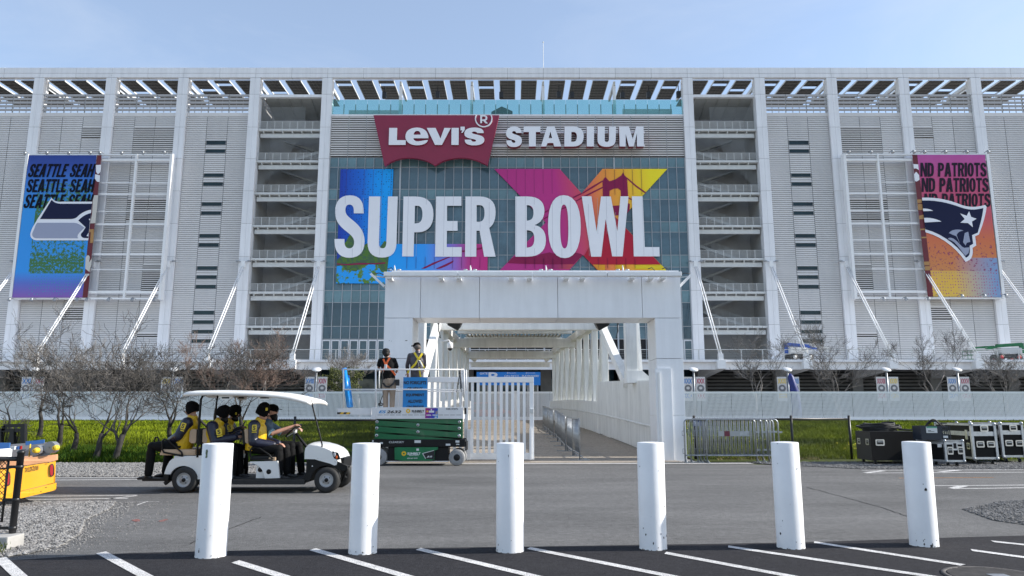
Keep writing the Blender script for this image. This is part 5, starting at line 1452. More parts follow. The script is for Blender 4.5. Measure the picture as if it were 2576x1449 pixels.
y = 59.2; mb = MB().tube([(cxb(y)-3.1, y, 5.6), (cxb(y)-2.8, y, 5.95), (cxb(y), y, 6.02), (cxb(y)+2.8, y, 5.95), (cxb(y)+3.1, y, 5.6)], 0.3, 8); bpart(mb, 'end_beam')
bpart(MB().box(cxb(59.9)-3.2, 59.7, 5.1, cxb(59.9)+3.2, 60.0, 5.5), 'end_beam')
# thin bracing rods under the first beam
mb = MB(); y = 26.6
mb.tube([(cxb(y)-3.6, y, 4.95), (cxb(y), y, 5.25), (cxb(y)+3.6, y, 4.95)], 0.018, 6).box(cxb(y)-0.5, y-0.06, 5.2, cxb(y)+0.5, y+0.06, 5.32)
bpart(mb, 'bracing_rod', 'pale_steel')
# dark floodlights at the first frame, dome camera on the left
for s, lab in ((-1, 'left'), (1, 'right')):
    p = P(1146 if s < 0 else 1512, 812, 26.2)
    t = thing('floodlight', f'dark grey angled floodlight inside the {lab} corner of the bridge entrance', 'floodlight', p)
    d = -s
    MB().bbox(-0.22, -0.2, -0.16, 0.22, 0.2, 0.16, 0.04).build('lamp_body', 'black_plastic', t, local=True).rotation_euler = (R(25), R(28*d), 0)
    MB().bar((-0.05*d, 0, 0.05), (-0.62*d, 0, 0.04), 0.06).ball((-0.26*d, 0, .05), 0.1, 8).bar((-0.62*d, 0, 0.1), (-0.62*d, 0, -0.06), 0.05).tube([(-0.60*d, 0, 0), (-0.60*d, 0, -0.3), (-0.52*d, 0, -0.55), (-0.58*d, 0, -0.5)], 0.022, 6).build('arm', 'black_plastic', t, local=True)
p = P(1132, 876, 27.0)
t = thing('dome_camera', 'white dome security camera with dark glass on the left bridge post', 'camera', p)
MB().lathe(p, [(0.0, 0.22), (0.07, 0.22), (0.11, 0.16), (0.11, 0.02), (0.09, 0.0)], 14).tube([p+Vector((0, 0, .22)), p+Vector((-.05, 0, .3)), p+Vector((-.35, 0, .24))], 0.025, 6).build('housing', 'white_paint', t)
MB().ball(p+Vector((0, 0, -0.01)), 0.085, 10).build('dome_glass', 'black_plastic', t)
# apron slab at the gateway
sheet('apron', [(-4.3, 20.55), (6.7, 20.75), (6.7, 22.9), (-4.3, 22.9)], 0.012, 'apron')

# ---- blue sign at the far end
ZG = zone(1560, 1240, 3.15)
YGt = 66.0
mat('sign_blue', (0.012, 0.20, 0.62), 0.45); mat('sign_white', (0.75, 0.78, 0.82), 0.5)
gs = thing('gate_sign', 'bright blue overhead sign with white lettering beyond the bridge', 'sign', P(*ZG(648, 306), YGt))
zbox(MB(), ZG, 297, 162, 996, 306, YGt, YGt+0.15).build('board', 'sign_blue', gs)
mb = MB(); Yt = YGt-0.02
text_rect(mb, 'GATE', ZG, 332, 167, 418, 189, Yt, 0.02); mb.build('lettering', 'sign_white', gs)
mb = MB(); text_rect(mb, 'B', ZG, 428, 166, 540, 262, Yt, 0.02); mb.build('lettering', 'sign_white', gs)
mb = MB(); text_rect(mb, 'ON FIFTY', ZG, 600, 195, 762, 216, Yt); mb.build('lettering', 'sign_white', gs)
mb = MB(); text_rect(mb, "PLAYMAKERS'", ZG, 795, 194, 980, 216, Yt, 0.015); mb.build('lettering', 'sign_white', gs)
for u0, u1 in ((652, 730), (860, 936)):
    mb = MB(); text_rect(mb, 'ON LOCATION', ZG, u0, 168, u1, 179, Yt); mb.build('lettering', 'sign_white', gs)
for u in (638, 845):
    p = P(*ZG(u, 173), Yt); mb = MB(); mb.plate([[p+Vector((0.07*math.cos(a*.5236), 0, 0.07*math.sin(a*.5236))) for a in range(12)], [p+Vector((0.045*math.cos(a*.5236), 0, 0.045*math.sin(a*.5236))) for a in range(12)]], (0, -1, 0), 0.01); mb.build('logo_ring', 'sign_white', gs)
for u in (420, 540, 860, 965):
    a = P(*ZG(u, 306), YGt+0.3); MB().box(a.x-0.06, YGt+0.2, 0.84, a.x+0.06, YGt+0.32, a.z+0.3).build('leg', 'grey_steel', gs)

# ---- sliding gate in front of the bridge
YGA = 21.75
ZT = zone(1450, 1080, 2.587)
gate = thing('sliding_gate', 'white tubular sliding gate pulled across the left half of the bridge entrance', 'gate', P(1190, 1155, YGA))
gate.location.z = 0.03
ga, gb = P(*ZT(-300, 1333), YGA), P(*ZT(1042, 592), YGA)
gzt, gzt2, gzb, gzb2 = gb.z, P(*ZT(0, 640), YGA).z, P(*ZT(0, 1333), YGA).z, P(*ZT(0, 1275), YGA).z
MB().bbox(ga.x, YGA, gzt2, gb.x, YGA+0.1, gzt, 0.012).build('top_rail', 'white_paint', gate)
MB().bbox(ga.x, YGA, gzb, gb.x, YGA+0.1, gzb2, 0.012).build('bottom_rail', 'white_paint', gate)
x = P(*ZT(1005, 900), YGA).x
MB().bbox(x, YGA+0.001, gzb2+0.002, gb.x, YGA+0.099, gzt2-0.002, 0.012).build('end_stile', 'white_paint', gate)
x = P(*ZT(432, 900), YGA).x
MB().bbox(x-0.04, YGA+0.001, gzb2+0.002, x+0.06, YGA+0.099, gzt2-0.002, 0.012).build('stile', 'white_paint', gate)
xs0 = P(*ZT(489, 900), YGA).x; pit = P(*ZT(541, 900), YGA).x-xs0
me = None
for i in list(range(0, 10))+list(range(-14, -1)):
    xx = xs0+pit*i
    mb = MB().bbox(-0.042, 0, 0, 0.042, 0.06, gzt2-gzb2-0.004, 0.008)
    if me is None:
        o = mb.build('picket', 'white_paint', gate, local=True); me = o.data
    else: o = link('picket', me, gate)
    o.location = Vector((xx, YGA+0.02, gzb2+0.002))-world_of(gate)
zz = lambda u0, v0, u1, v1, d, name, m: zbox(MB(), ZT, u0, v0, u1, v1, YGA-d, YGA-0.002).build(name, m, gate)
zz(1008, 880, 1040, 918, 0.07, 'lock_box', 'pale_steel'); zz(1004, 1052, 1022, 1335, 0.05, 'drop_bolt', 'white_paint'); zz(440, 1062, 476, 1335, 0.08, 'roller_bracket', 'white_paint')

# ---- far fence at the plaza edge: white picket sections
YFN = 62.0
fence = thing('picket_fence', 'long white picket fence along the plaza edge below the stadium', 'fence', (0, YFN, 0.84))
fz0, fz1 = P(CX, 1057, YFN).z, P(CX, 985, YFN).z
SEC = 2.53
mat('picket_white', (0.88, 0.885, 0.90), 0.45, var=0.03, vscale=0.5)
mb = MB()
for i in range(25):
    x = -SEC/2+0.06+(SEC-0.12)*i/24; mb.box(x-0.031, 0.015, 0.28, x+0.031, 0.045, fz1-fz0-0.16)
pk = mb.build('pickets', 'picket_white', fence, 'stuff', local=True).data
bpy.data.objects.remove(fence.children[0], do_unlink=True)
rl = MB().box(-SEC/2+0.012, 0, fz1-fz0-0.16, SEC/2-0.012, 0.06, fz1-fz0).box(-SEC/2+0.012, 0, 0.02, SEC/2-0.012, 0.06, 0.28)
rm = None
gl, gr_ = cxb(62)-3.3, cxb(62)+3.35
def section(xm, wsc=1.0):
    global rm
    if rm is None:
        o = rl.build('fence_section', 'picket_white', fence, local=True); rm = o.data
    else: o = link('fence_section', rm, fence)
    o.location = (xm, 0, fz0-0.84); o.scale = (wsc, 1, 1)
    p = link('pickets', pk, o, 'stuff')
x = gr_+SEC/2
while x < 52: section(x); x += SEC
x = gl-SEC/2
while x > -52: section(x); x -= SEC
for k in range(-1, 2): section((gl+gr_)/2+k*(gr_-gl)/3, (gr_-gl)/3/SEC)
mb = MB().box(cxb(62)+0.30, YFN-0.08, fz0, cxb(62)+0.62, YFN-0.005, fz1+0.06); mb.build('gate_post', 'picket_white', fence)
# ================================================================= BETWEEN: lamps, lifts, trees, fences, barricades
# ---- lamp posts with pairs of printed pennants behind the far fence
mat('pennant', (0.62, 0.60, 0.58), 0.6); mat('pen_blue', (0.03, 0.20, 0.55), 0.5); mat('pen_red', (0.42, 0.02, 0.07), 0.5); mat('pen_yellow', (0.75, 0.52, 0.05), 0.5); mat('pen_grey', (0.16, 0.16, 0.17), 0.5)
mat('disc_lamp', (0.72, 0.73, 0.74), 0.35)
YLP = 68.0
lamps = [(80, 'XXI', 'pen_blue', 'XXVI', 'pen_red', 'half hidden by branches at far left'), (571, 'XXV', 'pen_yellow', 'XXII', 'pen_blue', 'hidden behind the bare tree left of the cart roof'),
         (794, 'XVIII', 'pen_blue', 'XXIV', 'pen_red', 'between the cart roof and the two blue rolls'), (1747, 'XXIX', 'pen_blue', 'XXX', 'pen_red', 'just right of the white gateway'),
         (1984, 'XXXI', 'pen_yellow', 'XXXII', 'pen_blue', 'beside the blue wrapped figure right of the gateway'), (2234, 'XXXIII', 'pen_red', 'XXXIV', 'pen_yellow', 'left of the round bare tree at right'),
         (2413, 'XXXV', 'pen_blue', 'XXXVI', 'pen_red', 'the rightmost of the row')]
lamps[1] = (432, 'XXV', 'pen_yellow', 'XXII', 'pen_blue', 'behind the bare trees at left')
for dx, t1, c1, t2, c2, where in lamps:
    b = P(dx, 985, YLP); s = P(dx, 931, YLP)
    t = thing('lamp_post', f'disc topped lamp post with two pennants, {where}', 'lamp post', (b.x, YLP, 0.84), 0, 'lamp posts behind the white fence')
    MB().cyl((b.x, YLP, 0.84), (b.x, YLP, s.z-0.1), 0.085, 10).build('pole', 'galv', t)
    mb = MB(); mb.lathe((0, 0, 0), [(0.02, 0.10), (0.40, 0.08), (0.43, 0.0), (0.40, -0.05), (0.02, -0.08)], 20)
    o = mb.build('disc', 'disc_lamp', t, local=True, loc=Vector((b.x, YLP, s.z+0.05))-world_of(t)); o.rotation_euler = (R(24), R(6), 0)
    zt = P(dx, 948, YLP).z
    for sd, tx, cm in ((-1, t1, c1), (1, t2, c2)):
        x0, x1 = (b.x-1.02, b.x-0.14) if sd < 0 else (b.x+0.14, b.x+1.02)
        o = MB().box(x0, YLP-0.03, zt-2.2, x1, YLP, zt).build('pennant', 'pennant', t)
        mb = MB()
        text(mb, tx, (x0+0.06, YLP-0.035, zt-0.62), (1, 0, 0), (0, 0, 1), x1-x0-0.12, 0.46, 0.03)
        text(mb, tx, (x0+0.06, YLP-0.035, zt-1.95), (1, 0, 0), (0, 0, 1), x1-x0-0.12, 0.46, 0.03)
        mb.build('numeral', cm, o)
        xm = (x0+x1)/2
        MB().plate([[Vector((xm+0.33*math.cos(a*.349), YLP-0.036, zt-1.05+0.33*math.sin(a*.349))) for a in range(18)], [Vector((xm+0.16*math.cos(a*.349), YLP-0.036, zt-1.02+0.13*math.sin(a*.349))) for a in range(18)]], (0, -1, 0), 0.004).build('ring_print', 'pen_grey', o)

# ---- boom lifts on the terrace
mat('lift_blue', (0.012, 0.07, 0.34), 0.4, var=0.15, vscale=2); mat('lift_green', (0.008, 0.14, 0.05), 0.4, var=0.15, vscale=2); mat('lift_grey', (0.50, 0.51, 0.51), 0.4); mat('hub_red', (0.45, 0.02, 0.03), 0.5)
def pil(mb, org, pts, w): 
    for a, b in zip(pts[:-1], pts[1:]): mb.bar(a, b, w, w)
    return mb
def boom_lift(label, dx, body, hub, flip, cat='boom lift'):
    p = P(dx, 905, 97.5); p.z = Z_TER
    t = thing('boom_lift', label, cat, p)
    f = -1 if flip else 1
    L = lambda x, z, y=0.0: (f*x, y, z)
    MB().bbox(-1.5, -0.9, 0.40, 1.5, 0.9, 0.75, 0.06).build('chassis', 'black_plastic', t, local=True)
    for x in (-1.1, 1.1):
        for y in (-1.0, 0.75):
            w = MB().lathe((x, y, 0.48), [(0.2, 0.0), (0.46, 0.02), (0.48, 0.12), (0.46, 0.25), (0.2, 0.26)], 18, 'y').build('wheel', 'black_rubber', t, local=True)
            MB().lathe((x, y-0.012, 0.48), [(0.01, 0.0), (0.24, 0.0), (0.26, 0.03)], 14, 'y').build('hub', hub, w, local=True)
    MB().bbox(*sorted((f*-1.7, f*1.0))[:1], -0.8, 0.85, sorted((f*-1.7, f*1.0))[1], 0.8, 1.75, 0.22).build('turret', 'lift_grey', t, local=True)
    mb = MB().bar(L(-1.9, 1.0, -.3), L(-1.9, 2.35, -.3), 0.45, 0.35, (0, 1, 0)).bar(L(-1.9, 2.2, -.3), L(1.3, 2.0, -.3), 0.4, 0.42).bar(L(0.9, 2.0, -.3), L(2.6, 1.55, -.3), 0.3, 0.30)
    mb.build('boom', body, t, local=True)
    mb = MB().bar(L(1.6, 1.95, -.3), L(4.3, 1.75, -.3), 0.2, 0.22).bar(L(1.8, 1.6, -.3), L(4.2, 1.45, -.3), 0.1, 0.12); mb.build('jib', 'lift_grey' if body == 'lift_blue' else body, t, local=True)
    mb = MB()
    for zz in (0.25, 0.8, 1.35):
        mb.bar(L(4.2, zz, -.9), L(5.3, zz, -.9), 0.05).bar(L(4.2, zz, .4), L(5.3, zz, .4), 0.05).bar(L(4.2, zz, -.9), L(4.2, zz, .4), 0.05).bar(L(5.3, zz, -.9), L(5.3, zz, .4), 0.05)
    for xx in (4.2, 5.3):
        for yy in (-.9, .4): mb.bar(L(xx, 0.25, yy), L(xx, 1.35, yy), 0.05)
    mb.box(*sorted((f*4.2, f*5.3))[:1], -.9, .2, sorted((f*4.2, f*5.3))[1], .4, .26).build('basket', body if body != 'lift_blue' else 'lift_grey', t, local=True)
    return t
bl1 = boom_lift('blue and grey boom lift parked on the stadium terrace', 2010, 'lift_blue', 'lift_grey', False)
bl2 = boom_lift('green boom lift with red wheel hubs parked on the stadium terrace', 2532, 'lift_green', 'hub_red', True)
bl1.rotation_euler.z = R(8); bl2.rotation_euler.z = R(-5)

# ---- things seen through and over the far fence
mat('wrap_blue', (0.010, 0.022, 0.16), 0.5, var=0.3, vscale=3); mat('car_red', (0.36, 0.045, 0.02), 0.3, coat=0.5); mat('car_white', (0.62, 0.62, 0.62), 0.3); mat('car_glass', (0.015, 0.02, 0.025), 0.08); mat('shrub_green', (0.03, 0.05, 0.008), 0.6, col2=(0.10, 0.11, 0.015), vscale=2)
p = P(2006, 1060, 66); p.z = 0.84
mb = MB().tube([(p.x, 66, .84), (p.x, 66, 2.2), (p.x-.1, 66, 3.4), (p.x-.35, 66, 4.6), (p.x-.4, 66, 4.9)], [0.45, 0.38, 0.36, 0.26, 0.1], 10)
o = mb.build('wrapped_figure', 'wrap_blue'); tag(o, 'tall bundle wrapped in dark blue sheeting behind the white fence', 'wrapped bundle'); centred(o)
def parked_car(name, label, dx, Y, body, cat, L=4.4, H=1.5, van=False):
    p = P(dx, 1060, Y); p.z = 0.84
    t = thing(name, label, cat, p)
    h1 = 0.75 if not van else 1.0
    prof = [(-L/2, .3), (L/2, .3), (L/2, h1*.8), (L/2-0.1, h1), (L*0.27, h1+0.08), (L*0.14, H), (-L*0.33, H), (-L/2+0.15, h1+.1), (-L/2, h1)] if not van else [(-L/2, .3), (L/2, .3), (L/2, 1.0), (L*.36, 1.15), (L*.25, H), (-L/2, H)]
    MB().plate([[Vector((x, -0.85, z)) for x, z in prof]], (0, -1, 0), 1.7).build('body', body, t, local=True)
    g = [(L*0.24, h1+.1), (L*0.125, H-.1), (-L*0.31, H-.1), (-L*.4, h1+.12)] if not van else [(L*.33, 1.2), (L*.24, H-.2), (L*.08, H-.2), (L*.08, 1.2)]
    MB().plate([[Vector((x, -0.865, z)) for x, z in g]], (0, -1, 0), 0.01).build('window', 'car_glass', t, local=True)
    for x in (-L*.31, L*.31): MB().lathe((x, -0.9, 0.33), [(0.02, 0), (0.2, 0), (0.33, 0.03), (0.33, 0.2)], 16, 'y').build('wheel', 'black_rubber', t, local=True)
parked_car('parked_car', 'orange red car parked behind the white fence left of the gateway', 1235, 65.5, 'car_red', 'car')
def shrub(label, dx, dy, Y, r, n, seed):
    p = P(dx, dy, Y); g = np.random.default_rng(seed)
    t = thing('shrub', label, 'shrub', (p.x, Y, 0.84))
    d = g.normal(0, 1, (n, 3)); d /= np.linalg.norm(d, axis=1)[:, None]; rad = g.uniform(.35, 1, n)**.5*(1+.25*np.sin(d[:, 0]*6+d[:, 2]*5))
    pos = d*rad[:, None]*np.array([r, r*.7, r*.62]); pos[:, 2] += max(0.5, p.z-0.84)
    s = g.uniform(.06, .13, n)
    o = scatter('foliage', (pos, np.stack([s, s, s*.5], -1), g.uniform(0, 6, n)), 'shrub_green', OCT_V, OCT_F); o.parent = t; del o['kind']
    MB().cyl((0, 0, 0), (0, 0, max(0.5, p.z-0.84)), 0.07, 6).build('stem', 'bark_dark', t, local=True)
mat('bark_dark', (0.014, 0.012, 0.011), 0.9, col2=(0.050, 0.045, 0.041), vscale=6, bump=0.3, bscale=30)
mat('bark_pale', (0.14, 0.125, 0.115), 0.85, col2=(0.26, 0.24, 0.22), vscale=2)
mat('twig_red', (0.11, 0.072, 0.055), 0.8, col2=(0.23, 0.165, 0.135), vscale=1.2)
mat('twig_grey', (0.10, 0.09, 0.082), 0.8, col2=(0.27, 0.25, 0.23), vscale=1.2)
mat('twig_dark', (0.020, 0.017, 0.015), 0.85, col2=(0.13, 0.118, 0.108), vscale=1.6)
shrub('yellow green bush below the terrace behind the fence, left of the blue rolls', 860, 957, 70, 2.0, 1500, 21)

# ---- bare trees
def bare_tree(name, label, base, h, spread, seed, mt, mc, lean=(0, 0), forks=3, depth=6, r0=0.12, group=None, twigs=1.0, first=0.28, upw=0.35, ang=(22, 48), trunks=1, minr=0.004, keep=(0.62, 0.86)):
    r = random.Random(seed)
    t = thing(name, label, 'tree', base, 0, group)
    trunk, crown = MB(), MB()
    def grow(p, d, L, rad, lev):
        n = 4 if lev == 0 else 3
        pts = [p]; rr = [rad]; q = p.copy(); dd = d.copy()
        for i in range(n):
            dd = (dd + Vector((r.uniform(-1, 1), r.uniform(-1, 1), r.uniform(-.5, .8)))*0.17*(1+lev*0.35) + Vector((0, 0, 0.03*upw))).normalized()
            q = q + dd*L/n; pts.append(q.copy()); rr.append(max(minr, rad*(1-0.42*(i+1)/n)))
        sides = 8 if lev == 0 else (6 if lev == 1 else (4 if lev < 4 else 3))
        (trunk if lev <= 1 else crown).tube(pts, rr, sides, smooth=lev < 3, caps=lev < 2)
        if lev >= depth: return
        nb = forks + (1 if r.random() < 0.35*twigs else 0) + (1 if lev >= depth-2 and r.random() < twigs*.7 else 0)
        for k in range(nb):
            f = 1.0 if k == 0 else r.uniform(0.35, 0.98)
            i = min(n-1, int(f*n)); bp = pts[i].lerp(pts[i+1], f*n-i) if f < 1 else pts[-1]
            ax = dd.orthogonal(); ax = Matrix.Rotation(r.uniform(0, 6.283), 3, dd) @ ax
            a = R(r.uniform(*ang))*(0.55 if k == 0 else 1.0)
            nd = (Matrix.Rotation(a, 3, ax) @ dd)
            nd = Vector((nd.x*spread, nd.y*spread, nd.z)); nd.z += upw*0.35; nd.normalize()
            grow(bp, nd, L*r.uniform(*keep)*(1.0 if lev else 0.95), max(minr, rr[min(i+1, n)]*r.uniform(.62, .85)), lev+1)
    for k in range(trunks):
        d = Vector((lean[0]+(r.uniform(-.35, .35) if trunks > 1 else 0), lean[1]+(r.uniform(-.2, .2) if trunks > 1 else 0), 1)).normalized()
        grow(Vector((0, 0, -0.1)), d, h*first, r0*(1 if k == 0 else .75), 0)
    trunk.build('trunk', mt, t, local=True); crown.build('crown', mc, t, local=True)
    return t
# dark trees on the near bank at left
def bz(dx, Y): return (P(dx, 1100, Y).x, Y, bank_z(P(dx, 1100, Y).x, Y))
G1 = 'bare trees on the near grass bank'
bare_tree('bare_tree', 'dark bare tree with straight trunk on the left bank, right of the yellow cart', bz(246, 21.9), 4.39, 1.05, 5, 'bark_dark', 'twig_dark', (-0.03, 0), 2, 7, 0.105, G1, 0.82, 0.20, 0.16, (20, 52), 1, 0.0055, (0.72, 0.97))
bare_tree('bare_tree', 'dark bare tree leaning to the right on the left bank, its trunk slanting', bz(288, 21.7), 4.48, 1.15, 12, 'bark_dark', 'twig_dark', (0.42, 0.05), 2, 7, 0.105, G1, 0.82, 0.20, 0.16, (20, 52), 1, 0.0055, (0.72, 0.97))
bare_tree('bare_tree', 'slanting bare tree farther up the left bank behind the yellow cart', bz(150, 26), 4.64, 1.1, 31, 'bark_dark', 'twig_dark', (0.30, 0), 2, 7, 0.105, G1, 0.82, 0.20, 0.16, (20, 52), 1, 0.0055, (0.72, 0.97))
bare_tree('bare_tree', 'low tangled bare tree at the far left edge of the bank', bz(40, 27), 4.14, 1.35, 44, 'bark_dark', 'twig_dark', (-0.12, 0), 2, 7, 0.105, G1, 0.82, 0.20, 0.16, (20, 52), 1, 0.0055, (0.72, 0.97))
bare_tree('bare_tree', 'bare tree with low drooping limbs behind the rear end of the white cart', bz(545, 25), 5.14, 1.3, 52, 'bark_dark', 'twig_dark', (-0.30, 0), 2, 7, 0.105, G1, 0.82, 0.20, 0.16, (20, 52), 1, 0.0055, (0.72, 0.97))
bare_tree('bare_tree', 'tall bare tree rising behind the roof of the white cart', bz(610, 27), 5.63, 1.0, 63, 'bark_dark', 'twig_dark', (0.05, 0), 2, 7, 0.105, G1, 0.82, 0.20, 0.16, (20, 52), 1, 0.0055, (0.72, 0.97))
bare_tree('bare_tree', 'low spreading bare tree between the yellow cart and the leaning tree', bz(185, 23.5), 3.81, 1.5, 71, 'bark_dark', 'twig_dark', (0.12, 0), 2, 7, 0.105, G1, 0.82, 0.20, 0.16, (20, 52), 1, 0.0055, (0.72, 0.97))
bare_tree('bare_tree', 'spreading bare tree left of the rear rider of the white cart', bz(430, 29), 4.97, 1.35, 88, 'bark_dark', 'twig_dark', (-0.15, 0), 2, 7, 0.105, G1, 0.82, 0.20, 0.16, (20, 52), 1, 0.0055, (0.72, 0.97))
bare_tree('bare_tree', 'tall dark bare tree near the left edge behind the black rack', bz(95, 30), 5.8, 1.15, 93, 'bark_dark', 'twig_dark', (0.1, 0), 2, 7, 0.105, G1, 0.82, 0.20, 0.16, (20, 52), 1, 0.0055, (0.72, 0.97))
# trees on the plaza in front of the stadium
G2 = 'bare trees in front of the stadium'
def pz(dx, Y): return (P(dx, 985, Y).x, Y, 0.84)
specs = [(455, 'reddish bare tree left of the rear of the cart roof, before the stadium', 7.9, 'twig_red', 'bark_pale', 1.0), (240, 'pale bare tree behind the leaning dark tree at left', 7.0, 'twig_grey', 'bark_pale', 1.1), (95, 'pale bare tree near the left edge before the stadium', 7.0, 'twig_grey', 'bark_pale', 1.1),
         (665, 'broad reddish bare tree above the middle of the white cart', 7.4, 'twig_red', 'bark_pale', 1.45), (560, 'tall thin bare tree before the narrow stadium windows at left', 7.6, 'twig_red', 'bark_pale', 1.0),
         (905, 'bare tree standing just left of the white gateway', 7.4, 'twig_grey', 'bark_pale', 1.2), (1898, 'bare tree between the gateway and the blue boom lift', 7.3, 'twig_grey', 'bark_pale', 1.35),
         (2112, 'bare tree right of the blue boom lift', 7.8, 'twig_grey', 'bark_pale', 1.2), (2345, 'round pale bare tree below the pink banner at right', 8.0, 'twig_grey', 'bark_pale', 1.2), (2530, 'bare tree below the green boom lift at the right edge', 5.6, 'twig_grey', 'bark_pale', 1.25)]
for i, (dx, lab, h, mc, mt, sp) in enumerate(specs):
    bare_tree('bare_tree', lab, pz(dx, 71+(i % 3)*2), (h*1.75 if dx > 1500 else h*1.45), sp, 100+i*7, mt, mc, ((-1)**i*0.06, 0), 2, 7, 0.13, G2, 1.1, 0.20, 0.38, (16, 40), 2 if i % 2 else 1, 0.011, (0.66, 0.92))

# ---- black chain link fences
def chain_link(label, x0, x1, Y, h, posts, zf=lambda x, y: 0.0, pitch=0.075, wire=0.0042, slope=0.0, top=True, endpost=None, knuck=True):
    t = thing('chain_link_fence', label, 'fence', ((x0+x1)/2, Y, zf(x0, Y)))
    L = x1-x0; mb = MB()
    yy = lambda x: Y+slope*(x-x0); z0 = 0.03
    n = int((L+h)/pitch)
    for s in (1, -1):
        for i in range(n+1):
            c = x0-h+i*pitch if s > 0 else x0+i*pitch
            xa, za, xb, zb = (c, 0, c+h, h) if s > 0 else (c, 0, c-h, h)
            pts = []
            lo, hi = 0.0, 1.0
            for xx, side in ((x0, 0), (x1, 1)):
                if xb != xa:
                    f = (xx-xa)/(xb-xa)
                    if (xb > xa) == (side == 0): lo = max(lo, f)
                    else: hi = min(hi, f)
            if lo >= hi: continue
            A = (xa+(xb-xa)*lo, za+(zb-za)*lo); B = (xa+(xb-xa)*hi, za+(zb-za)*hi)
            mb.bar((A[0], yy(A[0])+0.004*s, z0+A[1]+zf(A[0], Y)), (B[0], yy(B[0])+0.004*s, z0+B[1]+zf(B[0], Y)), wire*2)
    mb.build('mesh', 'black_fence', t, 'stuff')
    for x in posts: MB().cyl((x, yy(x), zf(x, Y)-0.1), (x, yy(x), zf(x, Y)+h+0.12), 0.038, 12).ball((x, yy(x), zf(x, Y)+h+0.12), 0.042, 8, (1, 1, .5)).build('post', 'black_fence', t)
    if top: MB().cyl((x0, yy(x0), zf(x0, Y)+h+0.03), (x1, yy(x1), zf(x1, Y)+h+0.03), 0.028, 10).build('top_rail', 'black_fence', t)
    if knuck:
        mb = MB()
        for i in range(int(L/pitch)):
            x = x0+i*pitch; mb.bar((x-0.012, yy(x), zf(x, Y)+h), (x+0.012, yy(x), zf(x, Y)+h+0.075), wire*1.6).bar((x+0.012, yy(x), zf(x, Y)+h), (x-0.012, yy(x), zf(x, Y)+h+0.075), wire*1.6)
        mb.build('wire_ends', 'black_fence', t, 'stuff')
    return t
chain_link('low black chain link fence along the grass behind the white cart', P(700, 1100, 22).x, -3.72, 22.0, 1.16, [P(740, 1100, 22).x, -3.85])
chain_link('low black chain link fence along the grass right of the gateway', 5.4, P(2140, 1100, 22.3).x, 22.3, 1.19, [5.45, P(1993, 1100, 22.3).x, P(2139, 1100, 22.3).x])
# blue notice on the right fence
zs_ = zone(2340, 1200, 3.2935)
mat('notice_blue', (0.015, 0.05, 0.18), 0.5)
nt = thing('notice', 'small dark blue notice on the chain link fence behind the grey barriers', 'sign', P(*zs_(265, 925), 22.24))
zbox(MB(), zs_, 217, 855, 315, 922, 22.25, 22.26).build('board', 'notice_blue', nt)
mb = MB()
for i in range(4): zbox(mb, zs_, 226, 862+i*14, 226+[40, 78, 60, 70][i], 869+i*14, 22.245, 22.249)
mb.build('print', 'sign_white', nt, 'stuff')

# ---- crowd barriers
def barrier_tree(w=2.05, h=1.21):
    t = thing('crowd_barrier', 'x', 'barrier')
    r = 0.12; z0 = 0.20
    pts = []
    def cor(cx, cz, a0, a1): return [(cx+r*math.cos(R(a)), 0, cz+r*math.sin(R(a))) for a in range(a0, a1+1, 15)] if a1 > a0 else [(cx+r*math.cos(R(a)), 0, cz+r*math.sin(R(a))) for a in range(a0, a1-1, -15)]
    pts = [(-w/2, 0, 0.02)] + [(-w/2, 0, h-r)] + cor(-w/2+r, h-r, 180, 90)[1:] + cor(w/2-r, h-r, 90, 0) + [(w/2, 0, 0.02)]
    MB().tube(pts, 0.021, 8).build('frame', 'galv', t, local=True)
    MB().cyl((-w/2, 0, z0), (w/2, 0, z0), 0.019, 8).build('bottom_rail', 'galv', t, local=True)
    me = None
    for i in range(17):
        x = -w/2+w*(i+1)/18
        if me is None:
            o = MB().cyl((0, 0, z0), (0, 0, h-0.01), 0.0085, 6).build('bar', 'galv', t, local=True); me = o.data
        else: o = link('bar', me, t)
        o.location = (x, 0, 0)
    for s in (-1, 1): MB().box(s*w/2-0.025, -0.30, 0.0, s*w/2+0.025, 0.30, 0.018).tube([(s*w/2, -0.27, 0.02), (s*w/2, -0.12, 0.05), (s*w/2, 0, 0.14)], 0.012, 6).build('foot', 'galv', t, local=True)
    for z in (.35, .85):
        MB().bar((w/2, 0, z), (w/2+0.11, 0, z), 0.03, 0.05).build('hook', 'galv', t, local=True)
        MB().tube([(-w/2, 0, z+.03), (-w/2-.06, 0, z+.03), (-w/2-.06, 0, z-.10), (-w/2, 0, z-.10)], 0.009, 6).build('eye', 'galv', t, local=True)
    return t
bt = barrier_tree(); btree = tree_of(bt)
pos = ['nearest the camera', 'second', 'third', 'fourth', 'fifth', 'sixth', 'seventh', 'eighth', 'farthest']
pa, pb = Vector((G(1459, 1160).x, G(1459, 1160).y, 0)), Vector((1.62, 44.5, 0))
n = 9; d = (pb-pa).normalized(); L = 2.12
for i in range(n):
    c = pa + d*(L*(i+0.5)); c.z = deck_z(c.y)+0.02
    c.x += [0, .03, -.03, .02, .05, -.02, .03, 0, .04][i]
    rz = math.atan2(d.y, d.x)+[.0, .02, -.015, .02, -.02, .01, 0, .02, 0][i]
    lab = f'grey steel crowd barrier on the bridge deck, {pos[i]} in the row'
    if i == 0: o = bt; o.location = c; o.rotation_euler.z = rz
    else: o = dup(bt, c, rz, None, btree)
    a, b = deck_z(c.y-1), deck_z(c.y+1); o.rotation_euler = (0, -math.atan2(b-a, 2.0), rz)
    tag(o, lab, 'barrier', 'crowd barriers in a row on the bridge')
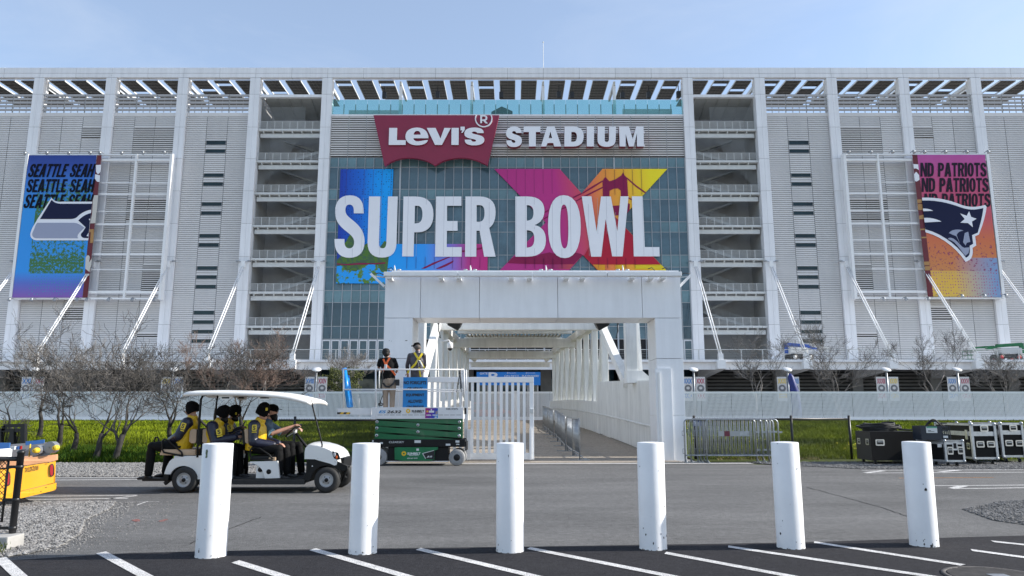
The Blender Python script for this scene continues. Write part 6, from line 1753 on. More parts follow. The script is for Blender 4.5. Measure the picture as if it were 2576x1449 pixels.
for i, (u, yo) in enumerate([(90, 21.35), (160, 21.43), (235, 21.5), (270, 21.58), (305, 21.66), (345, 21.25)]):
    p = P(*zs_(u, 1340), yo)
    c = (p.x+1.12 if i < 5 else P(*zs_(355, 1340), yo).x+1.09, yo, 0.012)
    o = dup(bt, c, R([1.0, -1, .6, -.5, .8, -0.6][i]), None, btree)
    tag(o, 'grey steel crowd barrier stacked beside the gateway, ' + ['leftmost of the stack', 'second from the left in the stack', 'third from the left in the stack', 'fourth from the left in the stack', 'hindmost of the stack', 'frontmost of the stack'][i], 'barrier', 'crowd barriers stacked beside the gateway')
mat('plate_maroon', (0.14, 0.02, 0.04), 0.5)
pl = thing('barrier_plate', 'grey name plates with one maroon plate fixed to the stacked barriers', 'name plate', P(*zs_(680, 1035), 21.2))
for u0, u1, m in ((510, 575, 'grey_steel'), (575, 638, 'plate_maroon'), (640, 750, 'grey_steel'), (752, 862, 'galv')):
    zbox(MB(), zs_, u0, 976, u1-2, 1036, 21.22, 21.23).build('plate', m, pl)
# ================================================================= FOREGROUND: bollards, cases, yellow cart, lift, golf cart
# ---- six white bollards
mat('bollard_paint', (0.80, 0.80, 0.81), 0.42, var=0.035, vscale=3.0, bump=0.06, bscale=25)
mat('grime', (0.30, 0.28, 0.26), 0.8); mat('scuff', (0.018, 0.016, 0.015), 0.7)
mat('sticker', (0.10, 0.13, 0.07), 0.5, var=0.8, vscale=40)
bmesh_ = None
bl_specs = [(515, 1407, 'leftmost of the six, in front of the white cart', 1.095), (905, 1398, 'second of the six from the left, before the scissor lift', 1.09), (1283, 1393.5, 'third of the six from the left, before the sliding gate', 1.09),
            (1650, 1387, 'fourth of the six from the left, before the right gateway leg', 1.09), (2003, 1384, 'fifth of the six, low black chip on its left side', 1.09), (2344, 1378.5, 'rightmost of the six, with a black scuff half way up', 1.09)]
RB = 0.1415
for i, (dx, dy, lab, h) in enumerate(bl_specs):
    p = G(dx, dy); p.y += RB
    if bmesh_ is None:
        mb = MB().lathe((0, 0, 0), [(RB+0.004, -0.02), (RB, 0.03), (RB, 1.088), (RB-0.002, 1.0925), (RB-0.006, 1.0945), (RB*0.6, 1.099), (0.001, 1.10)], 48)
        o = mb.build('bollard', 'bollard_paint', None, local=True, loc=p); bmesh_ = o.data
    else: o = link('bollard', bmesh_, None, None, p)
    o.scale = (1.035 if i == 0 else 1.0, 1.035 if i == 0 else 1.0, h/1.10); o.rotation_euler = (R([.3, -.2, .2, -.1, .3, .4][i]), R([.2, .1, -.1, .2, -.2, .4][i]), R(i*37))
    o.rotation_euler.z = 0
    tag(o, f'white round bollard, {lab}', 'bollard', 'white bollards along the parking edge')
    def patch_(name, m, ang, z, pts):
        """thin flake lying on the bollard's round face"""
        mb = MB(); c = 0.0035
        top = [(math.sin(R(ang)+a/RB)*(RB+c), -math.cos(R(ang)+a/RB)*(RB+c), z+b) for a, b in pts]
        inn = [(math.sin(R(ang)+a/RB)*(RB-c), -math.cos(R(ang)+a/RB)*(RB-c), z+b) for a, b in pts]
        n = len(pts)
        mb.add(top+inn, [tuple(range(n)), tuple(reversed(range(n, 2*n)))]+[(k, k+n, (k+1) % n+n, (k+1) % n) for k in range(n)])
        mb.build(name, m, o, local=True)
    def blob(s, seed, e=1.0):
        r = random.Random(seed); return [(s*math.cos(a)*r.uniform(.55, 1.1), e*s*math.sin(a)*r.uniform(.55, 1.1)) for a in [k*6.2832/9 for k in range(9)]]
    if i == 0: patch_('sticker', 'sticker', -22, 1.02, [(-.008, .02), (.006, .022), (.013, .005), (.009, -.02), (.012, -.05), (.004, -.06), (-.012, -.058), (-.006, -.035), (-.011, -.01)])
    if i == 5:
        patch_('scuff', 'scuff', -5, 0.60, blob(.016, 3, 1.3)); patch_('scuff', 'scuff', -14, 0.655, blob(.005, 4))
        for k, (a, z, s, e) in enumerate([(-28, .035, .008, 1.6), (-2, .02, .011, 1.6), (5, .03, .005, 4.5), (-30, .07, .004, 3), (14, .012, .007, 1.0)]): patch_('scuff', 'scuff', a, z, blob(s, 10+k, e))
    if i == 4: patch_('scuff', 'scuff', -62, 0.155, blob(.010, 6, 1.5)); patch_('scuff', 'scuff', 34, .01, blob(.008, 7, .6)); patch_('scuff', 'scuff', -50, 1.083, blob(.006, 8, .6))
    if i == 3: patch_('scuff', 'scuff', -40, 0.16, blob(.008, 8, 1.8)); patch_('scuff', 'scuff', -52, 0.22, blob(.004, 9, 2.5)); patch_('scuff', 'scuff', 40, 0.13, blob(.006, 11, 2.2)); patch_('scuff', 'scuff', 25, .17, blob(.003, 12, 3))
    rr_ = random.Random(40+i)
    for k in range(9): patch_('scuff' if k % 3 else 'grime', 'scuff' if k % 3 else 'grime', rr_.uniform(-70, 70), rr_.choice([.012, .03, .08, .2, .45, .8])*rr_.uniform(.6, 1.2), blob(rr_.uniform(.002, .006), 60+k, rr_.uniform(.4, 3)))
    for k in range(5): patch_('grime', 'grime', -60+k*30+rr_.uniform(-10, 10), .006, blob(rr_.uniform(.012, .03), 90+k, .35))
    if i == 2: patch_('scuff', 'scuff', -6, 0.97, blob(.003, 12, 5))

# ---- round iron cover in the parking lot
mat('iron', (0.075, 0.066, 0.060), 0.7, var=.3, vscale=7)
mc = G(2505, 1453)
mh = thing('manhole_cover', 'round brown iron cover set in the dark asphalt at lower right', 'manhole cover', (mc.x, mc.y, 0.005))
MB().lathe((mc.x, mc.y, 0.004), [(.41, 0), (.41, .010), (.375, .012), (.372, .006)], 40).build('rim', 'iron', mh)
MB().lathe((mc.x, mc.y, 0.004), [(.371, 0), (.371, .008), (.001, .008)], 40).build('lid', 'iron', mh)
mb = MB()
for k in range(-11, 12):
    y_ = k*.031; w_ = math.sqrt(max(0, .36**2-y_**2)); mb.box(mc.x-w_, mc.y+y_-.008, .0121, mc.x+w_, mc.y+y_+.008, .018)
mb.build('ribs', 'iron', mh, 'stuff')
MB().box(mc.x-.05, mc.y-.06, .0182, mc.x+.10, mc.y+.05, .022).build('plate', 'galv', mh)

# ---- flight cases on the gravel
ZK = zone(2950, 1400, 4.258)
mat('case_black', (0.0035, 0.0035, 0.004), 0.65, spec=.25, var=0.25, vscale=5, bump=0.05, bscale=60); mat('case_grey', (0.026, 0.025, 0.024), 0.7)
mat('crate_navy', (0.012, 0.018, 0.030), 0.5); mat('label_white', (0.62, 0.64, 0.64), 0.5); mat('label_green', (0.08, 0.32, 0.22), 0.5)
def handle(parent, c, ux, uz, w=0.20, h=0.13):
    """recessed butterfly handle: chrome frame, dark dish, grip"""
    c, ux, uz = Vector(c), Vector(ux), Vector(uz); nn = ux.cross(uz).normalized()
    def fr(a, b, d0): return [c+ux*(sx*a/2)+uz*(sz*b/2)+nn*d0 for sx, sz in ((-1, -.75), (-.85, -1), (.85, -1), (1, -.75), (1, .75), (.85, 1), (-.85, 1), (-1, .75))]
    mb = MB().plate([fr(w, h, 0.008), fr(w*.72, h*.62, 0.008)], nn, 0.010)
    o = mb.build('handle', 'chrome', parent)
    MB().plate([fr(w*.72, h*.62, 0.001)], nn, 0.004).build('dish', 'black_plastic', o)
    MB().bar(c+ux*(-w*.3)+uz*(h*.12)+nn*.012, c+ux*(w*.3)+uz*(h*.12)+nn*.012, 0.02, 0.025).build('grip', 'galv', o)
def caster(parent, p, h):
    mb = MB().box(p[0]-0.03, p[1]-0.03, h-0.03, p[0]+0.03, p[1]+0.03, h)
    o = mb.bar((p[0]-0.026, p[1], h-0.02), (p[0]-0.026, p[1]-0.03, 0.06), 0.008, 0.05, (0, 1, 0)).bar((p[0]+0.026, p[1], h-0.02), (p[0]+0.026, p[1]-0.03, 0.06), 0.008, 0.05, (0, 1, 0)).build('caster', 'galv', parent)
    MB().lathe((p[0]-0.018, p[1]-0.035, 0.062), [(0.01, 0), (0.058, 0.002), (0.062, 0.018), (0.058, 0.034), (0.01, 0.036)], 14, 'x').build('tyre', 'black_rubber', o)
def case(name, label, FL, FR, zb, zt, depth, trim=0.0, lid=0.0, lean=0.0, face='case_black', side='case_black', cat='flight case'):
    """FL, FR: ground points (x, y) of the left and right front corners; depth vector to the back at left"""
    A, B = Vector((*FL, 0)), Vector((*FR, 0)); D = Vector((*depth, 0)); Z = Vector((0, 0, 1))
    t = thing(name, label, cat, (A+B+D)/2)
    t.location.z = 0
    lo, hi = zb, zt
    def blk(z0, z1, e=0.0):
        u = (B-A).normalized(); v = D.normalized()
        q = [A-u*e-v*e, B+u*e-v*e, B+D+u*e+v*e, A+D-u*e+v*e]
        vs = [p+Z*z0 for p in q]+[p+Z*z1 for p in q]
        return MB().add(vs, [(3, 2, 1, 0), (4, 5, 6, 7), (0, 1, 5, 4), (1, 2, 6, 5), (2, 3, 7, 6), (3, 0, 4, 7)])
    if lid: blk(lo, lid-0.003).build('box', face, t); blk(lid+0.003, hi).build('lid', face, t)
    else: blk(lo, hi).build('box', face, t)
    if trim:
        cs = [A, B, B+D, A+D]; e = 0.006
        for i in range(4):
            a, b = cs[i], cs[(i+1) % 4]; d = (b-a).normalized()
            for z in (lo+trim/2, hi-trim/2) + ((lid-trim*.55, lid+trim*.45) if lid else ()):
                nn = Vector((d.y, -d.x, 0))*0.0
                MB().bar(a+Z*z-d*e, b+Z*z+d*e, 0.016, trim).build('edge_trim', 'alu', t)
        for p in cs: MB().box(p.x-trim*.55, p.y-trim*.55, lo, p.x+trim*.55, p.y+trim*.55, hi).build('corner_post', 'alu', t)
        for p in cs:
            for z in (lo+.02, hi-.02): MB().ball((p.x, p.y, z), trim*.9, 8).build('ball_corner', 'galv', t)
    u = (B-A).normalized(); v = D.normalized()
    for q in (A+u*.12+v*.12, B-u*.12+v*.12, A+D+u*.12-v*.12, B+D-u*.12-v*.12): caster(t, q, zb)
    return t, A, B, D, u, v
gz = lambda u, v, Y: P(*ZK(u, v), Y)
# long black case
y0 = 20.55; a = gz(335, 850, y0); b = gz(1075, 858, y0+.15)
c1, A, B, D, u, v = case('flight_case', 'long low black case with a coiled cable on top, left of the case group', (a.x, y0), (b.x, y0+.15), a.z, gz(310, 420, y0).z, (0.10, 1.1))
for o in kids(c1):
    if o.name.startswith('box'): pass
MB().add([A+Vector((0, 0, a.z+.002))+Vector((-.004, -.003, 0)), A+D+Vector((0, 0, a.z+.002))+Vector((-.004, -.003, 0)), A+D+Vector((0, 0, gz(310, 420, y0).z-.002))+Vector((-.004, -.003, 0)), A+Vector((0, 0, gz(310, 420, y0).z-.002))+Vector((-.004, -.003, 0))], [(0, 1, 2, 3)]).build('end_board', 'case_grey', c1)
handle(c1, gz(445, 580, y0)+Vector((0, -.005, 0)), u, (0, 0, 1), .26, .17)
for f in (0.22, 0.78): handle(c1, A+D*f+Vector((-.01, -.01, gz(285, 575, y0).z)), -v, (0, 0, 1), .22, .17)
# coil of cable
ct = gz(310, 420, y0).z; cc = gz(430, 400, y0+.55); cc.z = ct
coil = MB()
pts = []; r = random.Random(5)
for i in range(150):
    a_ = i*0.26; k = i/150
    pts.append((cc.x+(0.50+r.uniform(-.03, .03)-.12*math.sin(k*9))*math.cos(a_), cc.y+(0.28+r.uniform(-.02, .02))*math.sin(a_), ct+0.03+0.035*(i//24)+0.01*math.sin(a_*3)))
pts += [(cc.x+.55, cc.y-.1, ct+.05), (cc.x+.75, cc.y-.2, ct+.04), (cc.x+.86, cc.y-.25, ct+.05)]
coil.tube(pts, 0.022, 6).ball((cc.x+.9, cc.y-.27, ct+.065), 0.065, 8)
o = coil.build('cable_coil', 'black_rubber'); tag(o, 'coil of thick black cable lying on the long black case', 'cable'); centred(o)
# small silver edged case
y0 = 19.85; a = gz(1430, 868, y0); b = gz(1692, 850, y0+.02)
zt2 = gz(1430, 545, y0).z; zl2 = gz(1430, 578, y0).z
c2, A, B, D, u, v = case('flight_case', 'small silver edged flight case with the dark crate on its lid', (a.x, y0), (b.x, y0+.02), a.z, zt2, (-0.27, .85), .05, zl2-.0)
handle(c2, gz(1482, 700, y0)+Vector((0, -.012, 0)), u, (0, 0, 1), .16, .20); handle(c2, gz(1636, 695, y0)+Vector((0, -.012, 0)), u, (0, 0, 1), .16, .20)
zbox(MB(), ZK, 1525, 585, 1590, 695, y0-.014, y0-.006).build('latch_plate', 'alu', c2); zbox(MB(), ZK, 1538, 590, 1574, 670, y0-.018, y0-.0145).build('latch_hole', 'void', c2)
zbox(MB(), ZK, 1300, 600, 1360, 650, y0+.05, y0+.06).build('latch_plate', 'alu', c2)
# crate on top
y1 = 19.95; a = gz(1062, 515, y1); b = gz(1368, 515, y1)
ct2 = thing('crate', 'dark blue plastic crate with a white label, standing on the small silver edged case', 'crate', ((a.x+b.x)/2, y1+.2, zt2))
zc0, zc1 = zt2+.005, gz(1062, 332, y1).z
MB().box(a.x, y1, zc0, b.x, y1+.02, zc1).build('front_wall', 'crate_navy', ct2)
MB().box(a.x, y1+.40, zc0, b.x, y1+.42, zc1).box(a.x, y1+.02, zc0, a.x+.02, y1+.40, zc1).box(a.x+.02, y1+.02, zc0, b.x, y1+.40, zc0+.02).build('rear_walls', 'crate_navy', ct2)
bx2 = gz(1462, 500, y1).x
mb = MB()
for i in range(7): mb.box(b.x+.001, y1+.02+i*.06, zc0+.02, b.x+.02, y1+.04+i*.06, zc1)
for i in range(4): mb.box(b.x+.001, y1+.02, zc0+.02+i*(zc1-zc0-.05)/3, b.x+.025, y1+.42, zc0+.05+i*(zc1-zc0-.05)/3)
mb.build('lattice_side', 'crate_navy', ct2)
mb = MB()
for i in range(5): mb.box(b.x+.03+i*.05, y1+.03, zc0+.02, b.x+.05+i*.05, y1+.045, zc1)
for i in range(5): mb.box(b.x+.02, y1+.025, zc0+.02+i*.10, bx2, y1+.045, zc0+.05+i*.10)
mb.build('lattice_front', 'crate_navy', ct2)
zbox(MB(), ZK, 1135, 345, 1288, 438, y1-.012, y1-.003).build('label', 'label_white', ct2); zbox(MB(), ZK, 1135, 345, 1288, 366, y1-.015, y1-.0125).build('label_band', 'label_green', ct2)
zbox(MB(), ZK, 1158, 400, 1200, 408, y1-.015, y1-.0125).build('label_print', 'dark_mark', ct2); zbox(MB(), ZK, 1158, 415, 1250, 421, y1-.015, y1-.0125).build('label_print', 'dark_mark', ct2); zbox(MB(), ZK, 1385, 480, 1450, 512, y1+.015, y1+.02).build('tag', 'label_white', ct2)
pc = gz(1240, 330, y1+.2)
o = MB().tube([pc+Vector((-.22+.44*k/10, .02*math.sin(k), .19*math.sin(math.pi*k/10)-.03)) for k in range(11)], 0.022, 6).tube([pc+Vector((-.20+.52*k/10, .05, .15*math.sin(math.pi*k/10)-.03)) for k in range(11)], 0.018, 6).build('cable_loop', 'black_rubber'); tag(o, 'loop of black cable sticking out of the dark crate', 'cable'); centred(o)
# two tall silver edged cases
for (ul, ur, ub, ut, ulid, y0, dv, lab, hs) in ((1842, 2185, 830, 300, 450, 20.6, (0.40, 2.4), 'tall silver edged flight case with three handles, right of the small case', ((1982, 372), (1926, 606), (2082, 604))),
                                       (2272, 2590, 800, 288, 430, 21.3, (0.25, 1.8), 'tall silver edged flight case at the right edge of the picture', ((2412, 365), (2352, 588), (2504, 590)))):
    a = gz(ul, ub, y0); b = gz(ur, ub+8, y0+.05); zt3 = gz(ul, ut, y0).z; zl3 = gz(ul, ulid, y0).z
    c3, A, B, D, u, v = case('flight_case', lab, (a.x, y0), (b.x, y0+.05), a.z, zt3, dv, .06, zl3)
    for q in hs: handle(c3, gz(q[0], q[1], y0)+Vector((0, -.012, 0)), u, (0, 0, 1), .23, .17)
    side_n = Vector((-v.y, v.x, 0))*0.014
    if side_n.x > 0: side_n = -side_n
    handle(c3, A+D*.10+side_n+Vector((0, 0, a.z+.35)), -v, (0, 0, 1), .20, .17)
    MB().bar(A+D*.12+side_n*1.1+Vector((0, 0, zl3-.16)), A+D*.12+side_n*1.1+Vector((0, 0, zl3+.10)), .16, .02, side_n).build('latch', 'chrome', c3)

# ---- black mesh rack, yellow cargo cart and ladder at the left edge
ZY = zone(0, 1450, 2.898)
mat('cart_yellow', (0.78, 0.36, 0.005), 0.38, var=0.06, vscale=2, coat=0.2); mat('wood_raw', (0.52, 0.26, 0.13), 0.65, var=0.12, vscale=4); mat('lens_red', (0.35, 0.010, 0.012), 0.25); mat('ladder_grey', (0.26, 0.27, 0.29), 0.45, .4); mat('ladder_yellow', (0.75, 0.50, 0.03), 0.45); mat('ladder_blue', (0.03, 0.12, 0.35), 0.45); mat('paper', (0.72, 0.72, 0.71), 0.6)
YC = 11.5
cy = thing('cargo_cart', 'yellow cargo cart with red tail lights and a raw wood rail at the left edge', 'cart', P(*ZY(200, 830), YC+.5))
cy.location.z = 0
# right rear corner nearest the camera's right; tail panel faces the camera, slightly turned
def YQ(u, v): 
    # tail panel plane runs slightly away to the right
    Y = YC + 0.45*(u-60)/480.0
    return P(*ZY(u, v), Y)
def yplate(pts, lift=0.0, depth=0.04):
    q = [YQ(u, v)+Vector((0.25*lift, -lift, 0)) for u, v in pts]
    return MB().plate([q], (0.2, -1, 0), depth)
yplate([(60, 520), (548, 440), (540, 655), (165, 748), (60, 770)], 0, .05).build('tailgate', 'cart_yellow', cy)
yplate([(60, 770), (165, 752), (552, 658), (548, 720), (535, 735), (165, 822), (60, 838)], .03, .09).build('bumper', 'cart_yellow', cy)
yplate([(-150, 535), (60, 520), (60, 838), (-150, 842)], .015, .05).build('corner_panel', 'cart_yellow', cy)
yplate([(-150, 520), (205, 488), (548, 436), (572, 425), (572, 368), (205, 412), (-150, 450)], .02, .06).build('wood_rail', 'wood_raw', cy)
q0 = YQ(552, 700)
MB().add([YQ(548, 440), YQ(548, 440)+Vector((-2.5, 3.2, 0)), YQ(548, 720)+Vector((-2.5, 3.2, 0)), YQ(548, 720)], [(0, 1, 2, 3)]).build('side_panel', 'cart_yellow', cy)
b0 = YQ(-150, 520); MB().add([YQ(548, 450), YQ(-150, 470), YQ(-150, 470)+Vector((-2.5, 3.2, 0)), YQ(548, 450)+Vector((-2.5, 3.2, 0))], [(0, 1, 2, 3)]).build('load_bed', 'wood_raw', cy)
for u, v0, v1, w in ((525, 462, 592, 20), (86, 540, 685, 20)):
    pts = [(u+w*math.cos(a*.2618), (v0+v1)/2+((v1-v0)/2)*math.copysign(abs(math.sin(a*.2618))**.6, math.sin(a*.2618))) for a in range(24)]
    o = yplate(pts, .02, .03).build('tail_light', 'black_plastic', cy)
    pts = [(u+w*.72*math.cos(a*.2618), (v0+v1)/2+((v1-v0)/2*.86)*math.copysign(abs(math.sin(a*.2618))**.6, math.sin(a*.2618))) for a in range(24)]
    yplate(pts, .032, .012).build('lens', 'lens_red', o)
mb = MB(); A = YQ(247, 553)+Vector((.005, -.004, 0)); B = YQ(386, 527)+Vector((.005, -.004, 0)); ux = (B-A).normalized()
text(mb, 'TAYLOR-DUNN', A+Vector((0, -.002, 0)), ux, Vector((0, 0, 1)), (B-A).length, 0.075, 0.015, 0.25).build('lettering', 'dark_mark', cy)
for u, v in ((305, 735), (344, 726), (304, 768), (342, 760)): yplate([(u-3, v), (u, v-4), (u+3, v), (u, v+4)], .036, .01).build('bolt_hole', 'dark_mark', cy)
for u, v, w_ in ((495, 452, 12), (340, 488, 5), (470, 700, 10), (420, 742, 8), (200, 806, 9)): yplate([(u-w_, v-2), (u+w_, v-6), (u+w_*.6, v+3), (u-w_*.4, v+2)], .0365, .008).build('chip', 'scuff', cy)
for dx_ in (-.1,):
    p = P(*ZY(20, 925), YC+.7); MB().lathe((p.x-.05, YC+.7, .27), [(0.05, 0), (0.2, .0), (.27, .03), (.27, .2), (.05, .22)], 18, 'x').build('wheel', 'black_rubber', cy)
# ladder lying on the load
la = thing('folding_ladder', 'grey folding ladder with yellow hinge knobs lying on the yellow cart', 'ladder', YQ(300, 370)+Vector((0, .3, 0)))
def lz(u, v, d=0.25): return P(*ZY(u, v), YC+d+0.0005*u)
for v0, v1, d in ((285, 300, .5), (345, 355, .2)):
    MB().bar(lz(-150, v1+25, d), lz(330, v0, d), .05, .11).build('rail', 'ladder_grey', la)
MB().bar(lz(330, 290, .5), lz(500, 285, .5), .05, .12).bar(lz(330, 365, .2), lz(500, 345, .2), .05, .12).build('hinge_plate', 'ladder_grey', la)
for u, v, r_ in ((362, 330, .085), (505, 300, .095)): MB().lathe(lz(u, v, .12), [(.01, -.02), (r_, -.02), (r_, .10), (.01, .10)], 10, 'y', False).build('hinge', 'ladder_grey', la)
for u, v in ((362, 330), (560, 303)): MB().lathe(lz(u, v, .06), [(.01, -.05), (.036, -.04), (.044, 0), (.044, .04)], 8, 'y', False).build('knob', 'ladder_yellow', la)
MB().bar(lz(262, 258, .5), lz(446, 238, .5), .06, .06).build('blue_foot', 'ladder_blue', la); MB().bar(lz(-100, 285, .4), lz(98, 285, .4), .08, .10).build('blue_foot', 'ladder_blue', la)
zz_ = lambda u0, v0, u1, v1, d, name, m: MB().box(lz(u0, v1, d).x, lz(u0, v1, d).y, lz(u0, v1, d).z, lz(u1, v0, d).x, lz(u1, v0, d).y+.02, lz(u1, v0, d).z).build(name, m, la)
zz_(97, 288, 160, 322, .1, 'label', 'label_white'); zz_(165, 288, 194, 320, .1, 'label', 'ladder_blue'); zz_(196, 284, 216, 318, .1, 'label', 'lens_red'); zz_(288, 265, 302, 395, .14, 'band', 'ladder_yellow'); zz_(50, 318, 116, 400, -.05, 'label', 'label_white')
p = lz(100, 365, -.12); o = MB().tube([lz(-200, 385, -.1), p], .085, 14).build('paper_roll', 'paper'); tag(o, 'white roll lying in front of the ladder on the yellow cart', 'roll'); centred(o)
# rack behind
rk = thing('mesh_rack', 'black metal rack with expanded mesh sides behind the yellow cart', 'rack', P(*ZY(140, 260), 16)); rk.location.z = 0
rq = lambda u, v, Y=16.0: P(*ZY(u, v), Y)
mb = MB()
for u in (5, 130, 240): mb.bar(rq(u, 620), rq(u, 62 if u == 240 else 110), .09, .09, (0, 1, 0))
mb.bar(rq(-200, 125), rq(245, 125), .07).bar(rq(45, 82), rq(250, 78), .07).bar(rq(45, 82), rq(45, 130), .07); mb.build('frame', 'black_fence', rk)
mb = MB()
for i in range(16): mb.bar(rq(-200, 135+i*9, 16.05), rq(240, 132+i*9, 16.05), .012).bar(rq(-200+i*28, 130, 16.06), rq(-230+i*28, 270, 16.06), .012)
mb.build('mesh', 'black_fence', rk, 'stuff')

# ---- near chain link fence at the left edge with concrete footing and weed
YN = 7.9
zb = G(30, 1375)
nf = thing('chain_link_fence', 'close black chain link fence with thick leaning end post at the left edge', 'fence', (zb.x, zb.y, 0))
YN = zb.y
pt = P(*ZY(185, 330), YN)
xp = (zb.x+pt.x)/2+.01
MB().lathe((xp, YN, 0), [(.034, -.05), (.034, pt.z-.03), (.040, pt.z-.028), (.040, pt.z-.01), (.02, pt.z+.005), (.001, pt.z+.008)], 18).build('post', 'black_fence', nf)
for v in (495, 825, 1110): 
    z = P(*ZY(150, v), YN).z; MB().lathe((xp, YN, z-.018), [(.036, 0), (.041, .004), (.041, .032), (.036, .036)], 16).bar((xp-.03, YN, z), (xp-.14, YN, z), .02, .03).build('band', 'black_fence', nf)
zr = P(*ZY(100, 415), YN).z
MB().cyl((xp-1.6, YN, zr), (xp-.02, YN, zr), .024, 10).build('top_rail', 'black_fence', nf)
MB().cyl((xp-.125, YN, .25), (xp-.125, YN, zr-.0), .012, 8).build('tension_bar', 'black_fence', nf)
mb = MB(); h = zr-.2
r_ = .062
for s in (1, -1):
    for i in range(60):
        c = xp-.13-1.6-h+i*r_
        for k in range(1):
            x0_, x1_ = (c, c+h) if s > 0 else (c+h, c)
            lo = max(0, min(1, 0)); 
            pa_ = Vector((x0_, YN+.003*s, .2)); pb_ = Vector((x1_, YN+.003*s, .2+h))
            lim = xp-.125
            if min(pa_.x, pb_.x) > lim: continue
            if pb_.x > lim: pb_ = pa_.lerp(pb_, (lim-pa_.x)/(pb_.x-pa_.x))
            if pa_.x > lim: pa_ = pb_.lerp(pa_, (lim-pb_.x)/(pa_.x-pb_.x))
            mb.bar(pa_, pb_, .0055)
mb.build('mesh', 'black_fence', nf, 'stuff')
a = G(18, 1385); 
o = MB().bbox(a.x-.9, a.y-.02, 0, a.x+.005, a.y+.25, .135, .015).build('concrete_block', 'concrete'); tag(o, 'pale concrete block at the foot of the near fence', 'concrete block'); centred(o)
a = G(6, 1392); a.y -= .06
g = np.random.default_rng(5); n = 260
o = scatter('weed', (np.stack([g.normal(a.x-.06, .06, n), g.normal(a.y, .03, n), g.uniform(0, .10, n)], -1), np.stack([np.full(n, .012), np.full(n, .012), np.full(n, .03)], -1), g.uniform(0, 6, n)), 'shrub_green', BL_V, BL_F)
del o['kind']; tag(o, 'small green weed beside the concrete block', 'weed'); centred(o)
# ================================================================= SCISSOR LIFT AND THE TWO WORKERS
ZS = zone(1150, 1380, 5.152)      # close crop of the lift
Z7 = zone(1200, 1150, 2.898)
YL = 20.2; DL = 0.81
mat('lift_white', (0.70, 0.70, 0.71), 0.4, var=0.05, vscale=3); mat('arm_green', (0.004, 0.125, 0.045), 0.32, var=0.08, vscale=3, coat=0.3); mat('tray_green', (0.006, 0.15, 0.055), 0.35, var=0.1, vscale=4)
mat('chassis_black', (0.006, 0.006, 0.0065), 0.5, spec=.3, var=0.3, vscale=6); mat('tyre_pale', (0.27, 0.27, 0.27), 0.7, var=0.15, vscale=6); mat('txt_black', (0.012, 0.012, 0.014), 0.5); mat('txt_blue', (0.02, 0.24, 0.55), 0.5); mat('sun_yellow', (0.80, 0.48, 0.01), 0.5); mat('txt_white', (0.72, 0.74, 0.74), 0.5)
lift = thing('scissor_lift', 'folded green scissor lift with white platform parked before the bridge gate', 'scissor lift', P(1055, 1172, YL+.4)); lift.location.z = 0
def lp(u, v, Y=YL): return P(*ZS(u, v), Y)
def lbx(u0, v0, u1, v1, Y0, Y1, name, m, b=0.0, parent=None):
    a, c = lp(u0, v1, Y0), lp(u1, v0, Y0)
    mb = MB()
    if b: mb.bbox(a.x, Y0, a.z, c.x, Y1, c.z, b)
    else: mb.box(a.x, Y0, a.z, c.x, Y1, c.z)
    return mb.build(name, m, parent or lift)
lbx(725, 175, 2362, 382, YL-.03, YL+.03, 'toe_board', 'lift_white', .008)
lbx(730, 300, 2355, 382, YL+.031, YL+DL, 'platform', 'lift_white')
lbx(730, 200, 2355, 300, YL+DL-.03, YL+DL+.02, 'toe_board', 'lift_white')
lbx(100, 195, 722, 310, YL+.04, YL+.07, 'extension', 'lift_white', .006)
lbx(105, 285, 722, 308, YL+.071, YL+DL-.05, 'extension_floor', 'lift_white')
lbx(720, 178, 790, 385, YL-.05, YL-.031, 'hinge_plate', 'lift_white')
for u in range(830, 2330, 108): lbx(u, 309, u+62+(u % 3)*14, 315, YL-.033, YL-.0305, 'slot', 'dark_mark')
lbx(105, 263, 340, 298, YL+.036, YL+.0395, 'hazard_plate', 'txt_black')
for i in range(2):
    a = [(150+i*108, 298), (205+i*108, 298), (235+i*108, 263), (180+i*108, 263)]
    MB().plate([[lp(u, v, YL+.034) for u, v in a]], (0, -1, 0), .0018).build('hazard_stripe', 'sun_yellow', lift)
def ltext(s, u0, v0, u1, v1, Y, m, bold=.02, shear=0.0):
    mb = MB(); text_rect(mb, s, ZS, u0, v0, u1, v1, Y, bold, shear); return mb.build('lettering', m, lift)
YX = YL-.034
ltext('ES', 848, 230, 982, 282, YX, 'txt_blue', .03, .25); ltext('2632', 985, 230, 1252, 282, YX, 'txt_black', .03, .25)
ltext('SUNBELT', 1438, 224, 1662, 264, YX, 'txt_black', .045); ltext('RENTALS', 1468, 268, 1628, 281, YX, 'txt_black', .02); ltext('10517375', 2058, 190, 2262, 220, YX, 'txt_black', .02)
def sunburst(u, v, r, Y):
    pts = []
    for k in range(24):
        rr = r if k % 2 == 0 else r*.74
        pts.append((u+rr*math.cos(k*.2618+(.12 if k % 2 else 0)), v+rr*math.sin(k*.2618+(.12 if k % 2 else 0))))
    hole = [(u+r*.36*math.cos(k*.5236), v+r*.36*math.sin(k*.5236)) for k in range(12)]
    return MB().plate([[lp(*p, Y) for p in pts], [lp(*p, Y) for p in hole]], (0, -1, 0), .003).build('sun_emblem', 'sun_yellow', lift)
sunburst(1375, 240, 46, YX)
def stk(u0, v0, u1, v1, Y, m, name='sticker'): return lbx(u0, v0, u1, v1, Y, Y+.002, name, m)
grad_mat('print_sticker', [(0, (0.42, 0.02, 0.16)), (0.4, (0.16, 0.03, 0.30)), (0.7, (0.03, 0.06, 0.42)), (1, (0.02, 0.25, 0.60))], tuple(lp(1680, 230, YX)), tuple(lp(1910, 330, YX)))
s = stk(1680, 190, 1908, 370, YX-.001, 'print_sticker')
